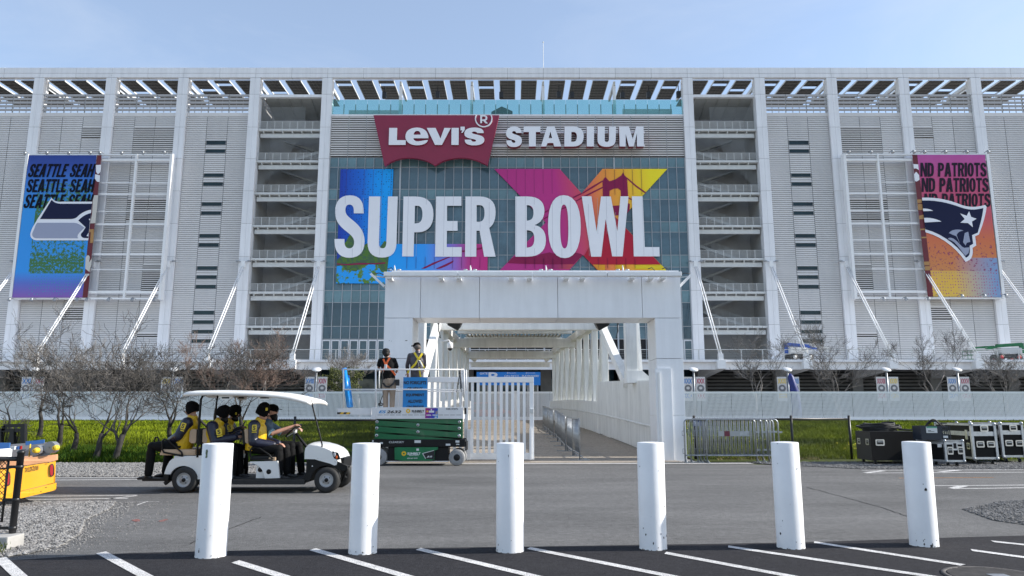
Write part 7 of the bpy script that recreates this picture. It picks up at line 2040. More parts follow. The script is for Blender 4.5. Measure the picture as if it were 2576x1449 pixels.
MB().plate([[lp(1718+26*(1 if k % 2 == 0 else .45)*math.sin(k*.628), 248-26*(1 if k % 2 == 0 else .45)*math.cos(k*.628), YX-.004) for k in range(10)]], (0, -1, 0), .002).build('star', 'sun_yellow', s)
mb = MB(); text_rect(mb, 'LX', ZS, 1868, 240, 1902, 290, YX-.004, .02); mb.build('lettering', 'sun_yellow', s)
mb = MB()
for u0, v0, u1, v1 in ((1745, 235, 1840, 270), (1780, 205, 1800, 234), (1700, 305, 1780, 313), (1700, 318, 1790, 326), (1810, 305, 1900, 313), (1810, 318, 1900, 326), (1850, 342, 1885, 362)): zbox(mb, ZS, u0, v0, u1, v1, YX-.004, YX-.002)
mb.build('print', 'txt_white', s, 'stuff')
# scissor arms: near set slopes down to the right, crossing set behind slopes the other way
def arm(p0, p1, w0, w1, Y0, Y1, name, m):
    q = [(p0[0], p0[1]-w0/2), (p1[0], p1[1]-w1/2), (p1[0], p1[1]+w1/2), (p0[0], p0[1]+w0/2)]
    return MB().plate([[lp(u, v, Y0) for u, v in q]], (0, -1, 0), Y1-Y0).build(name, m, lift)
for a, b in (((800, 340), (2352, 440)), ((788, 452), (2352, 556)), ((782, 562), (2352, 680)), ((775, 685), (2352, 800))):
    arm(a, b, 92, 92, YL+.03, YL+.09, 'scissor_arm', 'arm_green')
    arm(a, b, 92, 92, YL+DL-.12, YL+DL-.06, 'scissor_arm', 'arm_green')
for a, b in (((800, 505), (2352, 405)), ((790, 620), (2352, 520)), ((785, 735), (2352, 640))):
    arm(a, b, 80, 80, YL+.11, YL+.17, 'scissor_arm', 'arm_green')
MB().box(lp(810, 700, YL+.2).x, YL+.2, lp(810, 745, YL+.2).z, lp(2335, 700, YL+.2).x, YL+.6, lp(810, 390, YL+.2).z).build('shade_block', 'chassis_black', lift)  # black box added to give the shade between the arms
for u, v in ((818, 434), (2292, 437), (1550, 492), (813, 546), (2288, 550), (1549, 614), (810, 677), (2286, 685)):
    o = MB().lathe(lp(u, v, YL+.0), [(.003, -.005), (.030, -.005), (.040, .0), (.040, .03)], 14, 'y').build('pivot_pin', 'alu', lift)
    MB().lathe(lp(u, v, YL-.008), [(.001, -.002), (.018, -.002), (.018, .002)], 10, 'y').build('cap', 'chassis_black', o)
# chassis
lbx(720, 748, 2395, 885, YL+.0, YL+DL, 'chassis', 'chassis_black', .02)
lbx(1010, 886, 2090, 1128, YL+.08, YL+DL-.08, 'chassis', 'chassis_black', .01)
lbx(965, 1135, 2100, 1150, YL+.05, YL+DL-.05, 'pothole_guard', 'lift_white')
lbx(700, 770, 719, 860, YL+.1, YL+DL-.1, 'step', 'chassis_black'); lbx(2396, 790, 2418, 950, YL+.05, YL+DL-.05, 'bumper', 'chassis_black'); lbx(2355, 728, 2408, 747, YL+.1, YL+.3, 'bracket', 'chassis_black')
q = [(1130, 897), (1180, 890), (1905, 888), (1905, 930), (1850, 950), (1845, 1110), (1790, 1132), (1225, 1132), (1215, 1118), (1135, 1110)]
MB().plate([[lp(u, v, YL-.02) for u, v in q]], (0, -1, 0), .09).build('battery_tray', 'tray_green', lift)
q = [(1625, 998), (1845, 940), (1845, 1108), (1690, 1098)]; MB().plate([[lp(u, v, YL-.026) for u, v in q]], (0, -1, 0), .0055).build('black_badge', 'txt_black', lift)
q = [(1625, 998), (1840, 940), (1835, 950), (1640, 1004), (1695, 1096), (1685, 1096)]; MB().plate([[lp(u, v, YL-.0285) for u, v in q]], (0, -1, 0), .002).build('badge_edge', 'txt_white', lift)
ltext('JLG', 1708, 1042, 1805, 1078, YL-.029, 'txt_white', .04, .25); ltext('SUNBELT', 1360, 982, 1595, 1024, YL-.023, 'txt_white', .045); ltext('RENTALS', 1392, 1028, 1562, 1044, YL-.023, 'txt_white', .02)
ltext('-800-667 9378', 1352, 1076, 1540, 1098, YL-.023, 'txt_white', .01); ltext('CLEARSKY', 1032, 780, 1300, 815, YL-.003, 'txt_white', .0)
sunburst(1298, 1002, 48, YL-.024)
for u0, v0, u1, v1 in ((732, 762, 756, 795), (866, 800, 924, 828), (1488, 764, 1602, 812), (2222, 768, 2292, 806), (2232, 828, 2290, 846), (2048, 826, 2130, 860), (1522, 912, 1568, 952)): stk(u0, v0, u1, v1, YL-.003 if v1 < 880 else YL-.0235, 'label_white')
for u, v in ((842, 1066), (2246, 1072)):
    for Yw, nm in ((YL-.02, 'near'), (YL+DL-.12, 'far')):
        c = lp(u, v, YL); c.y = Yw; r_ = c.z
        w = MB().lathe(c, [(.075, -.002), (.10, 0.0), (r_-.025, -.004), (r_-.006, .008), (r_, .03), (r_, .12), (r_*.8, .13), (.02, .13)], 36, 'y').build('wheel', 'tyre_pale', lift)
        MB().lathe(c, [(.001, -.006), (.082, -.006), (.095, .004)], 20, 'y').build('hub', 'chassis_black', w)
        for k in range(8): MB().lathe(c+Vector((.16*r_/.2*math.cos(k*.785)*.75, -.004, .16*r_/.2*math.sin(k*.785)*.75)), [(.001, -.004), (.010, -.004), (.010, .004)], 6, 'y').build('bolt', 'galv', w)
# guard rails
def rail7(u0, v0, u1, v1, Y, r_=.021, name='guard_rail'): return MB().tube([P(*Z7(u0, v0), Y), P(*Z7(u1, v1), Y)], r_, 8).build(name, 'lift_white', lift)
YR = YL+.03; YR2 = YL+DL-.02
for Y in (YR, YR2):
    o = 0 if Y == YR else 18
    rail7(-25, 384, 1190, 386, Y); rail7(-25, 585+o, 1190, 586+o, Y, .017)
    for u in (303, 1168): rail7(u, 384, u, 775, Y, .024, 'guard_post')
    rail7(-22, 384, -22, 772, Y, .02, 'guard_post')
rail7(1190, 386, 1190, 640, YR, .02, 'guard_post'); rail7(1213, 388, 1213, 600, YR2, .02, 'guard_post')
for v in (386, 588): MB().tube([P(*Z7(1190, v), YR), P(*Z7(1190, v), YR2)], .02, 8).build('gate_rail', 'lift_white', lift); MB().tube([P(*Z7(-22, v), YR), P(*Z7(-22, v), YR2)], .02, 8).build('end_rail', 'lift_white', lift)
MB().bar(P(*Z7(1205, 770), YR), P(*Z7(1205, 835), YR), .03, .05).build('latch', 'txt_black', lift)
mb = MB(); p = P(*Z7(1148, 420), YR-.03)
for k, (du, dv) in enumerate(((-8, -28), (4, -50), (-32, 195), (-12, 120), (14, 190), (22, 150), (6, 160))): mb.tube([p, P(*Z7(1148+du*.6, 420+dv*.5), YR-.04), P(*Z7(1148+du, 420+dv), YR-.035)], .008, 5)
mb.ball(p, .03, 8); mb.build('cable_ties', 'txt_black', lift)
p = P(*Z7(340, 395), YR+.1); MB().tube([p, P(*Z7(336, 480), YR+.1), P(*Z7(338, 575), YR+.1)], [.02, .016, .02], 8).build('control_post', 'pale_steel', lift)
mb = MB().tube([P(*Z7(u, v), YR+.12) for u, v in ((350, 560), (385, 600), (372, 650), (352, 700), (345, 735))], .012, 6).tube([P(*Z7(u, v), YR+.1) for u, v in ((328, 735), (350, 720), (380, 730), (365, 745), (332, 742))], .02, 6); mb.build('strap', 'txt_black', lift)
# two blue rolls standing on the extension
mat('roll_blue', (0.004, 0.24, 0.66), 0.28, coat=0.3)
for pts, r_, lab in (([(866, 926), (878, 1024)], .066, 'bright blue tall roll standing on the lift platform, the longer left one'), ([(878, 960), (884, 1024)], .07, 'bright blue shorter roll beside the longer roll on the lift platform')):
    d = [0, .13][0 if 'longer left' in lab else 1]
    a, b = P(*pts[0], YL+.25+d), P(*pts[1], YL+.25+d)
    if d: a = P(873, 945, YL+.38); b = P(882, 1025, YL+.38)
    ax = (b-a).normalized(); n1 = ax.orthogonal().normalized(); n2 = ax.cross(n1)
    mb = MB(); k = 20
    ring = lambda c, r: [c+n1*(r*math.cos(6.2832*i/k))+n2*(r*math.sin(6.2832*i/k)) for i in range(k)]
    rs_ = [ring(a, r_*.72), ring(a, r_), ring(b, r_), ring(b, r_*.3)]; inn = ring(a+ax*.2, r_*.7)
    vs = [p for r__ in [inn]+rs_ for p in r__]
    mb.add(vs, [(j*k+i, j*k+(i+1) % k, (j+1)*k+(i+1) % k, (j+1)*k+i) for j in range(4) for i in range(k)], True)
    o = mb.build('blue_roll', 'roll_blue'); tag(o, lab, 'roll', 'blue rolls on the lift platform'); centred(o)
# notice board on the platform rail
Z3 = zone(1280, 1160, 5.174)
YN_ = YL+.12
nb = thing('notice_board', 'blue notice board with black capital lettering standing against the lift rail', 'sign', P(*Z3(830, 1312), YN_))
mat('board_blue', (0.008, 0.20, 0.52), 0.5, var=.04, vscale=3)
zbox(MB(), Z3, 608, 772, 1057, 1325, YN_, YN_+.01).build('board', 'board_blue', nb)
for s, u0, v0, u1, v1 in (('NO FORKLIFTS', 630, 842, 1032, 902), ('OR HEAVY', 692, 950, 972, 1008), ('EQUIPMENT', 670, 1066, 998, 1124), ('ALLOWED', 702, 1176, 965, 1234), ('ON BRIDGE', 680, 1282, 990, 1322)):
    mb = MB(); text_rect(mb, s, Z3, u0, v0, u1, v1, YN_-.003, .042); mb.build('lettering', 'txt_black', nb)
for u in (622, 1040): MB().lathe(P(*Z3(u, 795), YN_), [(.001, -.004), (.006, -.004), (.006, .001)], 8, 'y').build('eyelet', 'galv', nb)

# ================================================================= PEOPLE
def remesh(mb, voxel, name, m, parent, smooth_it=4):
    me = bpy.data.meshes.new('t'); me.from_pydata(mb.v, [], mb.f); me.update()
    o = bpy.data.objects.new('t', me); COL.objects.link(o)
    md = o.modifiers.new('r', 'REMESH'); md.mode = 'VOXEL'; md.voxel_size = voxel; md.use_smooth_shade = True
    ms = o.modifiers.new('s', 'SMOOTH'); ms.factor = 0.5; ms.iterations = smooth_it
    dg = bpy.context.evaluated_depsgraph_get()
    nm = bpy.data.meshes.new_from_object(o.evaluated_get(dg))
    bpy.data.objects.remove(o, do_unlink=True); bpy.data.meshes.remove(me)
    nm.name = name
    off = world_of(parent)
    a = np.empty(len(nm.vertices)*3); nm.vertices.foreach_get('co', a); a = a.reshape(-1, 3)-np.array(off); nm.vertices.foreach_set('co', a.ravel())
    nm.materials.clear(); nm.materials.append(MATS[m])
    nm.polygons.foreach_set('use_smooth', np.ones(len(nm.polygons), bool)); nm.update()
    return link(name, nm, parent)
mat('skin_light', (0.46, 0.25, 0.18), 0.5, var=.06, vscale=8); mat('skin_tan', (0.30, 0.155, 0.10), 0.5, var=.06, vscale=8)
mat('hair_black', (0.004, 0.0035, 0.0035), 0.6, spec=.3, bump=.3, bscale=90); mat('hair_grey', (0.10, 0.085, 0.075), 0.7); mat('beanie_black', (0.0035, 0.0035, 0.004), 0.95, spec=.15, bump=.4, bscale=120)
mat('navy_jacket', (0.007, 0.009, 0.026), 0.40, var=.2, vscale=9, bump=.35, bscale=14); mat('yellow_jacket', (0.60, 0.37, 0.006), 0.42, var=.06, vscale=9, bump=.3, bscale=14)
mat('black_trousers', (0.0045, 0.0045, 0.005), 0.8, spec=.2, bump=.3, bscale=16); mat('khaki', (0.30, 0.235, 0.18), 0.75, var=.08, vscale=8, bump=.4, bscale=16); mat('black_shirt', (0.006, 0.006, 0.0065), 0.85, spec=.2, bump=.35, bscale=14)
mat('plum_jacket', (0.045, 0.040, 0.052), 0.33, var=.35, vscale=14, bump=.6, bscale=16); mat('shoe_black', (0.012, 0.012, 0.013), 0.4); mat('harness_orange', (0.80, 0.14, 0.03), 0.5); mat('harness_yellow', (0.72, 0.55, 0.02), 0.5); mat('polo_blue', (0.055, 0.10, 0.15), 0.6, bump=.3, bscale=14); mat('polo_pale', (0.20, 0.36, 0.46), 0.6); mat('eye', (0.02, 0.015, 0.012), 0.2); mat('lips', (0.28, 0.12, 0.09), 0.5); mat('patch_yellow', (0.62, 0.46, 0.02), 0.5)

def person(label, J, skin, top, legs, shoe='shoe_black', group=None, sleeve=None, sleeve_end='wrist', face=(1, 0), hat=None, build=1.0, up=None, hands='relaxed', puff=.014, lo=0):
    """J: named joints in world space. One continuous body plus clothing over it."""
    face = Vector((face[0], face[1], 0)).normalized()
    side = Vector((-face.y, face.x, 0))          # the person's left
    base = Vector(((J['ankle_l'].x+J['ankle_r'].x)/2, (J['ankle_l'].y+J['ankle_r'].y)/2, min(J['ankle_l'].z, J['ankle_r'].z)-.08))
    t = thing('person', label, 'person', base, 0, group)
    hd, nk = J['head'], J['neck']; upv = (hd-nk).normalized() if up is None else Vector(up).normalized()
    B = build
    sh_l, sh_r = J['sh_l'], J['sh_r']; hip = (J['hip_l']+J['hip_r'])/2; chest = (sh_l+sh_r)/2
    tors_side = (sh_l-sh_r).normalized()
    def torso(mb, e, lo=0.0, belly=1.0):
        ax = chest-hip; HH = hip
        pts = [hip-ax.normalized()*(.06), hip+ax*.12, hip+ax*.42, hip+ax*.74, hip+ax*.96, chest+ax.normalized()*.05]
        w = [.155, .165, .160, .185, .175, .075]; dp = [.115, .120, .120*belly, .122, .105, .06]
        mb.tube(pts[int(lo):], [x*B+e for x in w[int(lo):]], 14, ell=[(1, (dp[i]*B+e)/(w[i]*B+e)) for i in range(int(lo), 6)], up=None if False else (tors_side.cross(ax.normalized())).cross(Vector((0, 0, 0.0001))+tors_side) if False else fwd_up(tors_side, ax))
    def fwd_up(sd, ax):
        # 'up' reference so that the ellipse's long axis lies along the shoulders
        f = sd.cross(ax.normalized()); return -f if False else f
    def armp(s): return [J['sh_'+s], J['el_'+s], J['wr_'+s]]
    def legp(s): return [J['hip_'+s], J['kn_'+s], J['ankle_'+s]]
    def limb(mb, p, r, e):
        a, b, c = p
        pts = [a, a.lerp(b, .35), a.lerp(b, .8), b, b.lerp(c, .25), b.lerp(c, .7), c]
        mb.tube(pts, [x+e for x in r], 10); mb.ball(a, r[0]+e, 10); mb.ball(b, r[3]+e, 10); mb.ball(c, r[6]+e, 8)
    ar = [.060, .055, .046, .043, .044, .036, .030]; lr = [.092, .090, .068, .060, .062, .050, .042]
    ar = [x*B for x in ar]; lr = [x*B for x in lr]
    body = MB()
    torso(body, -.012)
    for s in 'lr':
        limb(body, armp(s), ar, -.004); limb(body, legp(s), lr, -.008)
        body.ball(J['ankle_'+s], .045, 8)
    body.tube([chest-(chest-hip).normalized()*.02, nk, hd-upv*.06], [.075*B, .056*B, .052], 10)
    # head: skull, jaw, nose, ears
    body.ball(hd+upv*.03, .098, 16, (1, 1, 1.06))
    body.ball(hd+face*.028-upv*.045, .072, 12, (1, 1, 1.05)); body.ball(hd+face*.055-upv*.085, .040, 10)
    body.tube([hd+face*.088+upv*.022, hd+face*.118-upv*.028, hd+face*.092-upv*.04], [.012, .019, .010], 8)
    for q in (-1, 1):
        body.ball(hd+side*(.092*q)-face*.008-upv*.008, .030, 8, (.6, .6, 1.0))
    # hands: palm, four unequal bent fingers and a thumb
    for s in 'lr':
        el, wr = J['el_'+s], J['wr_'+s]; d = J.get('hd_'+s); d = (Vector(d) if d is not None else (wr-el)).normalized()
        pn = Vector(J.get('pn_'+s, (0, 0, -1))); a = d.cross(pn)
        if a.length < .1: a = d.orthogonal()
        a.normalize(); pn = a.cross(d).normalized()
        palm = wr+d*.055
        body.tube([wr, palm, wr+d*.09], [.028, .036, .036], 10, ell=[(1, .9), (1, .55), (1, .5)], up=pn)
        curl = {'relaxed': .5, 'grip': 1.3, 'flat': .12}[J.get('curl_'+s, 'relaxed')]
        for k, (off, ln) in enumerate(((-.027, .070), (-.009, .080), (.009, .075), (.026, .058))):
            b0 = wr+d*.085+a*off; q = b0; dd = d.copy(); pts = [b0-d*.02, b0]
            for j in range(3):
                dd = (dd*math.cos(curl*.6)+pn*math.sin(curl*.6)).normalized(); q = q+dd*ln*(.45, .33, .25)[j]; pts.append(q)
            body.tube(pts, [.0095, .0095, .009, .0085, .0075], 6)
        tb = wr+d*.03+a*(-.03 if s == 'r' else .03)*(1 if a.dot(side) != 0 else 1)
        td = (d*.7+(a*(-1 if s == 'r' else 1))*.6+pn*.35).normalized()
        body.tube([wr+d*.02, tb+td*.025, tb+td*.055, tb+(td*.6+d*.5).normalized()*.085], [.016, .014, .011, .009], 6)
    remesh(body, .008, 'body', skin, t, 3)
    for q in (-1, 1): MB().ball(hd+face*.088+side*(.032*q)+upv*.022, .011, 8).build('eye', 'eye', t)
    MB().tube([hd+face*.104-side*.022-upv*.058, hd+face*.112-upv*.056, hd+face*.104+side*.022-upv*.058], [.005, .007, .005], 6).build('mouth', 'lips', t)
    # clothing
    tm = MB(); torso(tm, puff, lo, 1.12)
    if sleeve is None: 
        for s in 'lr':
            p = armp(s)
            if sleeve_end == 'elbow':
                q = p[0].lerp(p[1], .85); tm.tube([p[0], p[0].lerp(p[1], .4), q], [ar[0]+.014, ar[1]+.018, ar[2]+.022], 10); tm.ball(p[0], ar[0]+.014, 10)
            else: limb(tm, [p[0], p[1], p[1].lerp(p[2], .93)], ar, .014)
    tm.tube([chest-(chest-hip).normalized()*.02, nk+upv*(.03 if sleeve else .005)], [.094*B, (.078 if sleeve else .066)*B], 12)
    for s in 'lr': tm.tube([chest.lerp(J['sh_'+s], .3)+Vector((0, 0, .01)), J['sh_'+s]], [.085, .068], 10)
    remesh(tm, .0115, 'jacket' if sleeve_end == 'wrist' else 'shirt', top, t, 4)
    if sleeve:
        for s in 'lr':
            sm = MB(); p = armp(s); limb(sm, [p[0], p[1], p[1].lerp(p[2], .93)], ar, .033); sm.ball(p[0]+(chest-p[0])*.12, ar[0]+.035, 10)
            sm.tube([p[0]+(chest-p[0])*.55+Vector((0, 0, .045)), p[0]+(chest-p[0])*.2, p[0].lerp(p[1], .2)], [.066, ar[0]+.046, ar[0]+.036], 10)
            remesh(sm, .0115, 'sleeve', sleeve, t, 3)
    lm = MB(); torso_pts = [hip-(chest-hip).normalized()*.07, hip+(chest-hip)*.12, hip+(chest-hip)*.25]
    lm.tube(torso_pts, [.150*B, .172*B, .166*B], 12, ell=[(1, .8), (1, .78), (1, .78)], up=fwd_up(tors_side, chest-hip))
    for s in 'lr': 
        p = legp(s); limb(lm, [p[0], p[1], p[1].lerp(p[2], .97)], [lr[0]+.006, lr[1]+.008, lr[2]+.012, lr[3]+.012, lr[4]+.010, lr[5]+.016, lr[6]+.022], .004)
    remesh(lm, .0115, 'trousers', legs, t, 3)
    for s in 'lr':
        an = J['ankle_'+s]; f = Vector(J.get('foot_'+s, face)).normalized()
        sm = MB(); z = -.055
        sm.tube([an+Vector((0, 0, .03)), an+Vector((0, 0, -.02)), an+f*.03+Vector((0, 0, z+.01))], [.050, .052, .05], 10)
        sm.tube([an-f*.075+Vector((0, 0, z)), an-f*.02+Vector((0, 0, z+.008)), an+f*.09+Vector((0, 0, z-.004)), an+f*.165+Vector((0, 0, z-.014)), an+f*.20+Vector((0, 0, z-.020))], [.034, .044, .046, .040, .020], 10, ell=[(1, .8), (1, .85), (1, .75), (1, .62), (1, .6)], up=(0, 0, 1))
        remesh(sm, .009, 'shoe', shoe, t, 2)
    if hat in ('beanie', 'tall_beanie'):
        hm = MB(); k = 1.15 if hat == 'tall_beanie' else 1.0
        pts = [hd-upv*.02-face*.022, hd+upv*.04-face*.014, hd+upv*.10-face*.014, hd+upv*.155*k-face*.022, hd+upv*.185*k-face*.032]
        hm.tube(pts, [.112, .123, .118, .088, .03], 18, up=face)
        hm.tube([hd-upv*.03-face*.030, hd+upv*.045-face*.012], [.118, .127], 18, up=face)
        remesh(hm, .008, 'beanie', 'beanie_black', t, 3)
    elif hat in ('cap', 'cap_back'):
        hm = MB(); pts = [hd+upv*.018, hd+upv*.08, hd+upv*.128, hd+upv*.145]
        hm.tube(pts, [.110, .108, .075, .02], 18, up=face)
        remesh(hm, .008, 'cap', 'beanie_black', t, 2)
        bd = face if hat == 'cap' else J['brim']
        bd = Vector(bd).normalized(); bs = bd.cross(upv).normalized()
        q = [hd+upv*.052+bd*(.085+.095*math.cos(a_))+bs*(.088*math.sin(a_))-upv*(.018*math.cos(a_)) for a_ in [-1.45+2.9*i/10 for i in range(11)]]
        q2 = [p+upv*.008 for p in q]; n_ = len(q)
        MB().add(q+q2, [tuple(range(n_)), tuple(reversed(range(n_, 2*n_)))]+[(i, (i+1) % n_, (i+1) % n_+n_, i+n_) for i in range(n_)]).build('brim', 'beanie_black', t)
    elif hat == 'hair':
        hm = MB(); hm.ball(hd+upv*.05-face*.018, .113, 16, (1, 1, .98)); hm.ball(hd-face*.045-upv*.01, .088, 12); hm.ball(hd+upv*.11+side*.04, .05, 8); hm.ball(hd+upv*.10-side*.05, .055, 8)
        remesh(hm, .008, 'hair', 'hair_black', t, 2)
    return t
def band(mb, pts, w, nrm, th=.008):
    """webbing strap along points lying on the back"""
    pts = [Vector(p) for p in pts]; nrm = Vector(nrm).normalized()
    for a, b in zip(pts[:-1], pts[1:]):
        d = (b-a).normalized(); s = d.cross(nrm).normalized()*w/2; e = d*.004
        q = [a-s-e, b-s+e, b+s+e, a+s-e]; mb.add(q+[p+nrm*th for p in q], [(3, 2, 1, 0), (4, 5, 6, 7), (0, 1, 5, 4), (1, 2, 6, 5), (2, 3, 7, 6), (3, 0, 4, 7)])
    return mb
def Q3(u, v, Y): return P(*Z3(u, v), Y)
Yw = YL+.45
FZ = lp(1000, 300, YL+.4).z
# worker with orange harness, seen from behind
J = dict(head=Q3(318, 352, Yw+.02), neck=Q3(330, 420, Yw), sh_l=Q3(212, 475, Yw), sh_r=Q3(455, 470, Yw), el_l=Q3(178, 590, Yw+.10), el_r=Q3(512, 625, Yw+.12), wr_l=Q3(200, 640, Yw+.33), wr_r=Q3(500, 660, Yw+.36),
         hip_l=Q3(312, 850, Yw), hip_r=Q3(430, 850, Yw), kn_l=Q3(300, 1120, Yw+.03), kn_r=Q3(425, 1120, Yw+.03))
for s, u in (('l', 305), ('r', 420)): J['ankle_'+s] = Vector((Q3(u, 1320, Yw).x, Yw, FZ+.085))
w1 = person('person with black hair, black shirt, khaki trousers and orange harness, seen from behind', J, 'skin_tan', 'black_shirt', 'khaki', sleeve_end='elbow', face=(0, 1), hat='hair', lo=1)
Yb = Yw-.165
mb = MB(); bk = lambda u, v, d=0.0: Q3(u, v, Yb-d)
band(mb, [bk(262, 450), bk(290, 510, .01), bk(310, 560, .012)], .05, (0, -1, 0)); band(mb, [bk(378, 425), bk(345, 480, .01), bk(315, 540, .014)], .05, (0, -1, 0)); band(mb, [bk(315, 550, .012), bk(385, 620, .012), bk(455, 700, .005), bk(480, 740, -.01)], .05, (0, -1, 0))
band(mb, [bk(300, 560, .014), bk(262, 655, 0)], .045, (0, -1, 0))
mb.build('harness', 'harness_orange', w1)
MB().bbox(bk(285, 620).x, Yb-.06, bk(285, 622).z, bk(330, 620).x, Yb-.02, bk(285, 545).z, .01).build('shock_pack', 'label_white', w1)
mb = MB(); band(mb, [bk(258, 880, -.05), bk(310, 945, -.03), bk(370, 945, -.03), bk(440, 890, -.03), bk(478, 830, -.06)], .05, (0, -1, 0)); mb.build('thigh_strap', 'txt_black', w1)
MB().bbox(Q3(490, 920, Yw).x, Yw-.1, Q3(490, 925, Yw).z, Q3(550, 920, Yw).x, Yw+.06, Q3(490, 815, Yw).z, .02).build('tool_pouch', 'txt_black', w1)
mb = MB().tube([bk(262, 655), bk(240, 720), bk(255, 800), bk(235, 900), bk(225, 960)], .016, 6); mb.build('lanyard', 'txt_black', w1)
# worker with yellow harness and backward cap
J = dict(head=Q3(872, 238, Yw+.08), neck=Q3(885, 298, Yw+.06), sh_l=Q3(742, 385, Yw+.04), sh_r=Q3(985, 385, Yw+.04), el_l=Q3(692, 560, Yw+.10), el_r=Q3(1005, 560, Yw+.16), wr_l=Q3(700, 690, Yw+.22), wr_r=Q3(975, 640, Yw+.38),
         hip_l=Q3(800, 850, Yw+.04), hip_r=Q3(925, 850, Yw+.04), kn_l=Q3(795, 1110, Yw+.05), kn_r=Q3(925, 1110, Yw+.05), brim=(-1, .45, 0))
for s, u in (('l', 800), ('r', 915)): J['ankle_'+s] = Vector((Q3(u, 1320, Yw).x, Yw+.04, FZ+.085))
w2 = person('person in dark shiny jacket and black cap with yellow harness, seen from behind', J, 'skin_light', 'plum_jacket', 'black_trousers', face=(-.25, .97), hat='cap_back')
hm = MB(); hd = J['head']; f = Vector((-.25, .97, 0)); hm.ball(hd-f*.03+Vector((0, 0, .005)), .098, 14, (1.02, 1, .9)); remesh(hm, .008, 'hair', 'hair_grey', w2, 2)
Yb = Yw+.06-.185
mb = MB(); band(mb, [bk(820, 330, -.04), bk(862, 400, .0), bk(895, 445, .015)], .055, (0, -1, 0)); band(mb, [bk(965, 345, -.04), bk(930, 400, 0), bk(895, 445, .015)], .055, (0, -1, 0)); band(mb, [bk(895, 445, .015), bk(835, 540, .012), bk(765, 610, -.02)], .055, (0, -1, 0)); band(mb, [bk(895, 445, .015), bk(955, 530, .01), bk(1000, 610, -.03)], .045, (0, -1, 0))
band(mb, [bk(905, 600, .01), bk(918, 680, .01), bk(932, 770, .0)], .04, (0, -1, 0)); band(mb, [bk(725, 640, -.10), bk(705, 700, -.12)], .055, (0, -1, 0))
mb.build('harness', 'harness_yellow', w2)
MB().lathe(bk(895, 490, .03), [(.025, -.005), (.036, -.005), (.036, .005), (.025, .005)], 14, 'y').build('d_ring', 'chrome', w2)
mb = MB().tube([bk(920, 480, .03), bk(950, 540, .03), bk(972, 590, .01)], .022, 6); mb.build('shock_pack', 'label_white', w2)
MB().tube([bk(895, 510, .02), bk(898, 580, .02)], .008, 6).build('lanyard', 'pale_steel', w2)
# ================================================================= GOLF CART WITH FIVE PEOPLE
ZX = zone(450, 1330, 3.22)
Y0 = 13.34                      # near side of the wheels
YN1, YN2, YMID = 13.40, 14.50, 13.95
mat('cart_white', (0.72, 0.72, 0.70), 0.3, var=.04, vscale=2, coat=.3); mat('roof_white', (0.76, 0.75, 0.72), 0.42, var=.04, vscale=1.5, bump=.05, bscale=20); mat('seat_tan', (0.48, 0.34, 0.22), 0.5, var=.06, vscale=6); mat('cart_black', (0.005, 0.005, 0.0055), 0.5, spec=.3, var=.2, vscale=5); mat('rim', (0.40, 0.40, 0.40), 0.4, .3); mat('lamp_orange', (0.75, 0.12, 0.01), 0.3); mat('lamp_clear', (0.45, 0.46, 0.48), 0.1); mat('sticker_orange', (0.65, 0.32, 0.03), 0.5)
cart = thing('golf_cart', 'white six seat golf cart with long roof carrying five people along the road', 'golf cart', (P(*ZX(1400, 1240), YMID).x, YMID, 0))
def cp(u, v, Y=YN1): return P(*ZX(u, v), Y)
def cplate(pts, Y, d, name, m, b=False):
    return MB().plate([[cp(u, v, Y) for u, v in pts]], (0, -1, 0), d).build(name, m, cart)
def slab(pts_top, y0, y1, th, name, m, nseg=10, crown=.03, edge=.03):
    """long roof: centre line points (u, v) swept across the width with a slight crown and rolled edge"""
    mb = MB(); prof = []
    for i in range(nseg+1):
        f = i/nseg; yy = y0+(y1-y0)*f; c = crown*(1-(2*f-1)**2)-edge*(abs(2*f-1)**6)
        prof.append((yy, c))
    n = len(pts_top); vs = []
    for u, v, e in pts_top:
        p = cp(u, v, YMID); 
        for yy, c in prof:
            k = YMID+(yy-YMID)*e
            vs.append((p.x, k, p.z+c))
    for u, v, e in pts_top:
        p = cp(u, v, YMID)
        for yy, c in prof:
            k = YMID+(yy-YMID)*e*.985
            vs.append((p.x, k, p.z+c*.6-th*(1.0 if e > .9 else .45)))
    w = nseg+1; fs = []
    for i in range(n-1):
        for j in range(nseg):
            fs.append((i*w+j, (i+1)*w+j, (i+1)*w+j+1, i*w+j+1)); o = n*w
            fs.append((o+i*w+j, o+i*w+j+1, o+(i+1)*w+j+1, o+(i+1)*w+j))
    o = n*w
    for i in range(n-1):
        fs.append((i*w, o+i*w, o+(i+1)*w, (i+1)*w)); fs.append((i*w+nseg, (i+1)*w+nseg, o+(i+1)*w+nseg, o+i*w+nseg))
    for j in range(nseg):
        fs.append((j, j+1, o+j+1, o+j)); fs.append(((n-1)*w+j, o+(n-1)*w+j, o+(n-1)*w+j+1, (n-1)*w+j+1))
    mb.add(vs, fs, True); return mb.build(name, m, cart)
slab([(735, 120, .80), (760, 110, .93), (850, 102, 1), (1100, 98, 1), (1350, 102, 1), (1600, 112, 1), (1780, 128, 1), (1900, 146, 1), (2000, 170, 1), (2080, 190, .98), (2125, 206, .93)], 13.30, 14.60, .062, 'roof', 'roof_white')
MB().bar(cp(850, 128, 13.4), cp(1500, 130, 13.4), .05, .03).build('roof_frame', 'cart_black', cart)
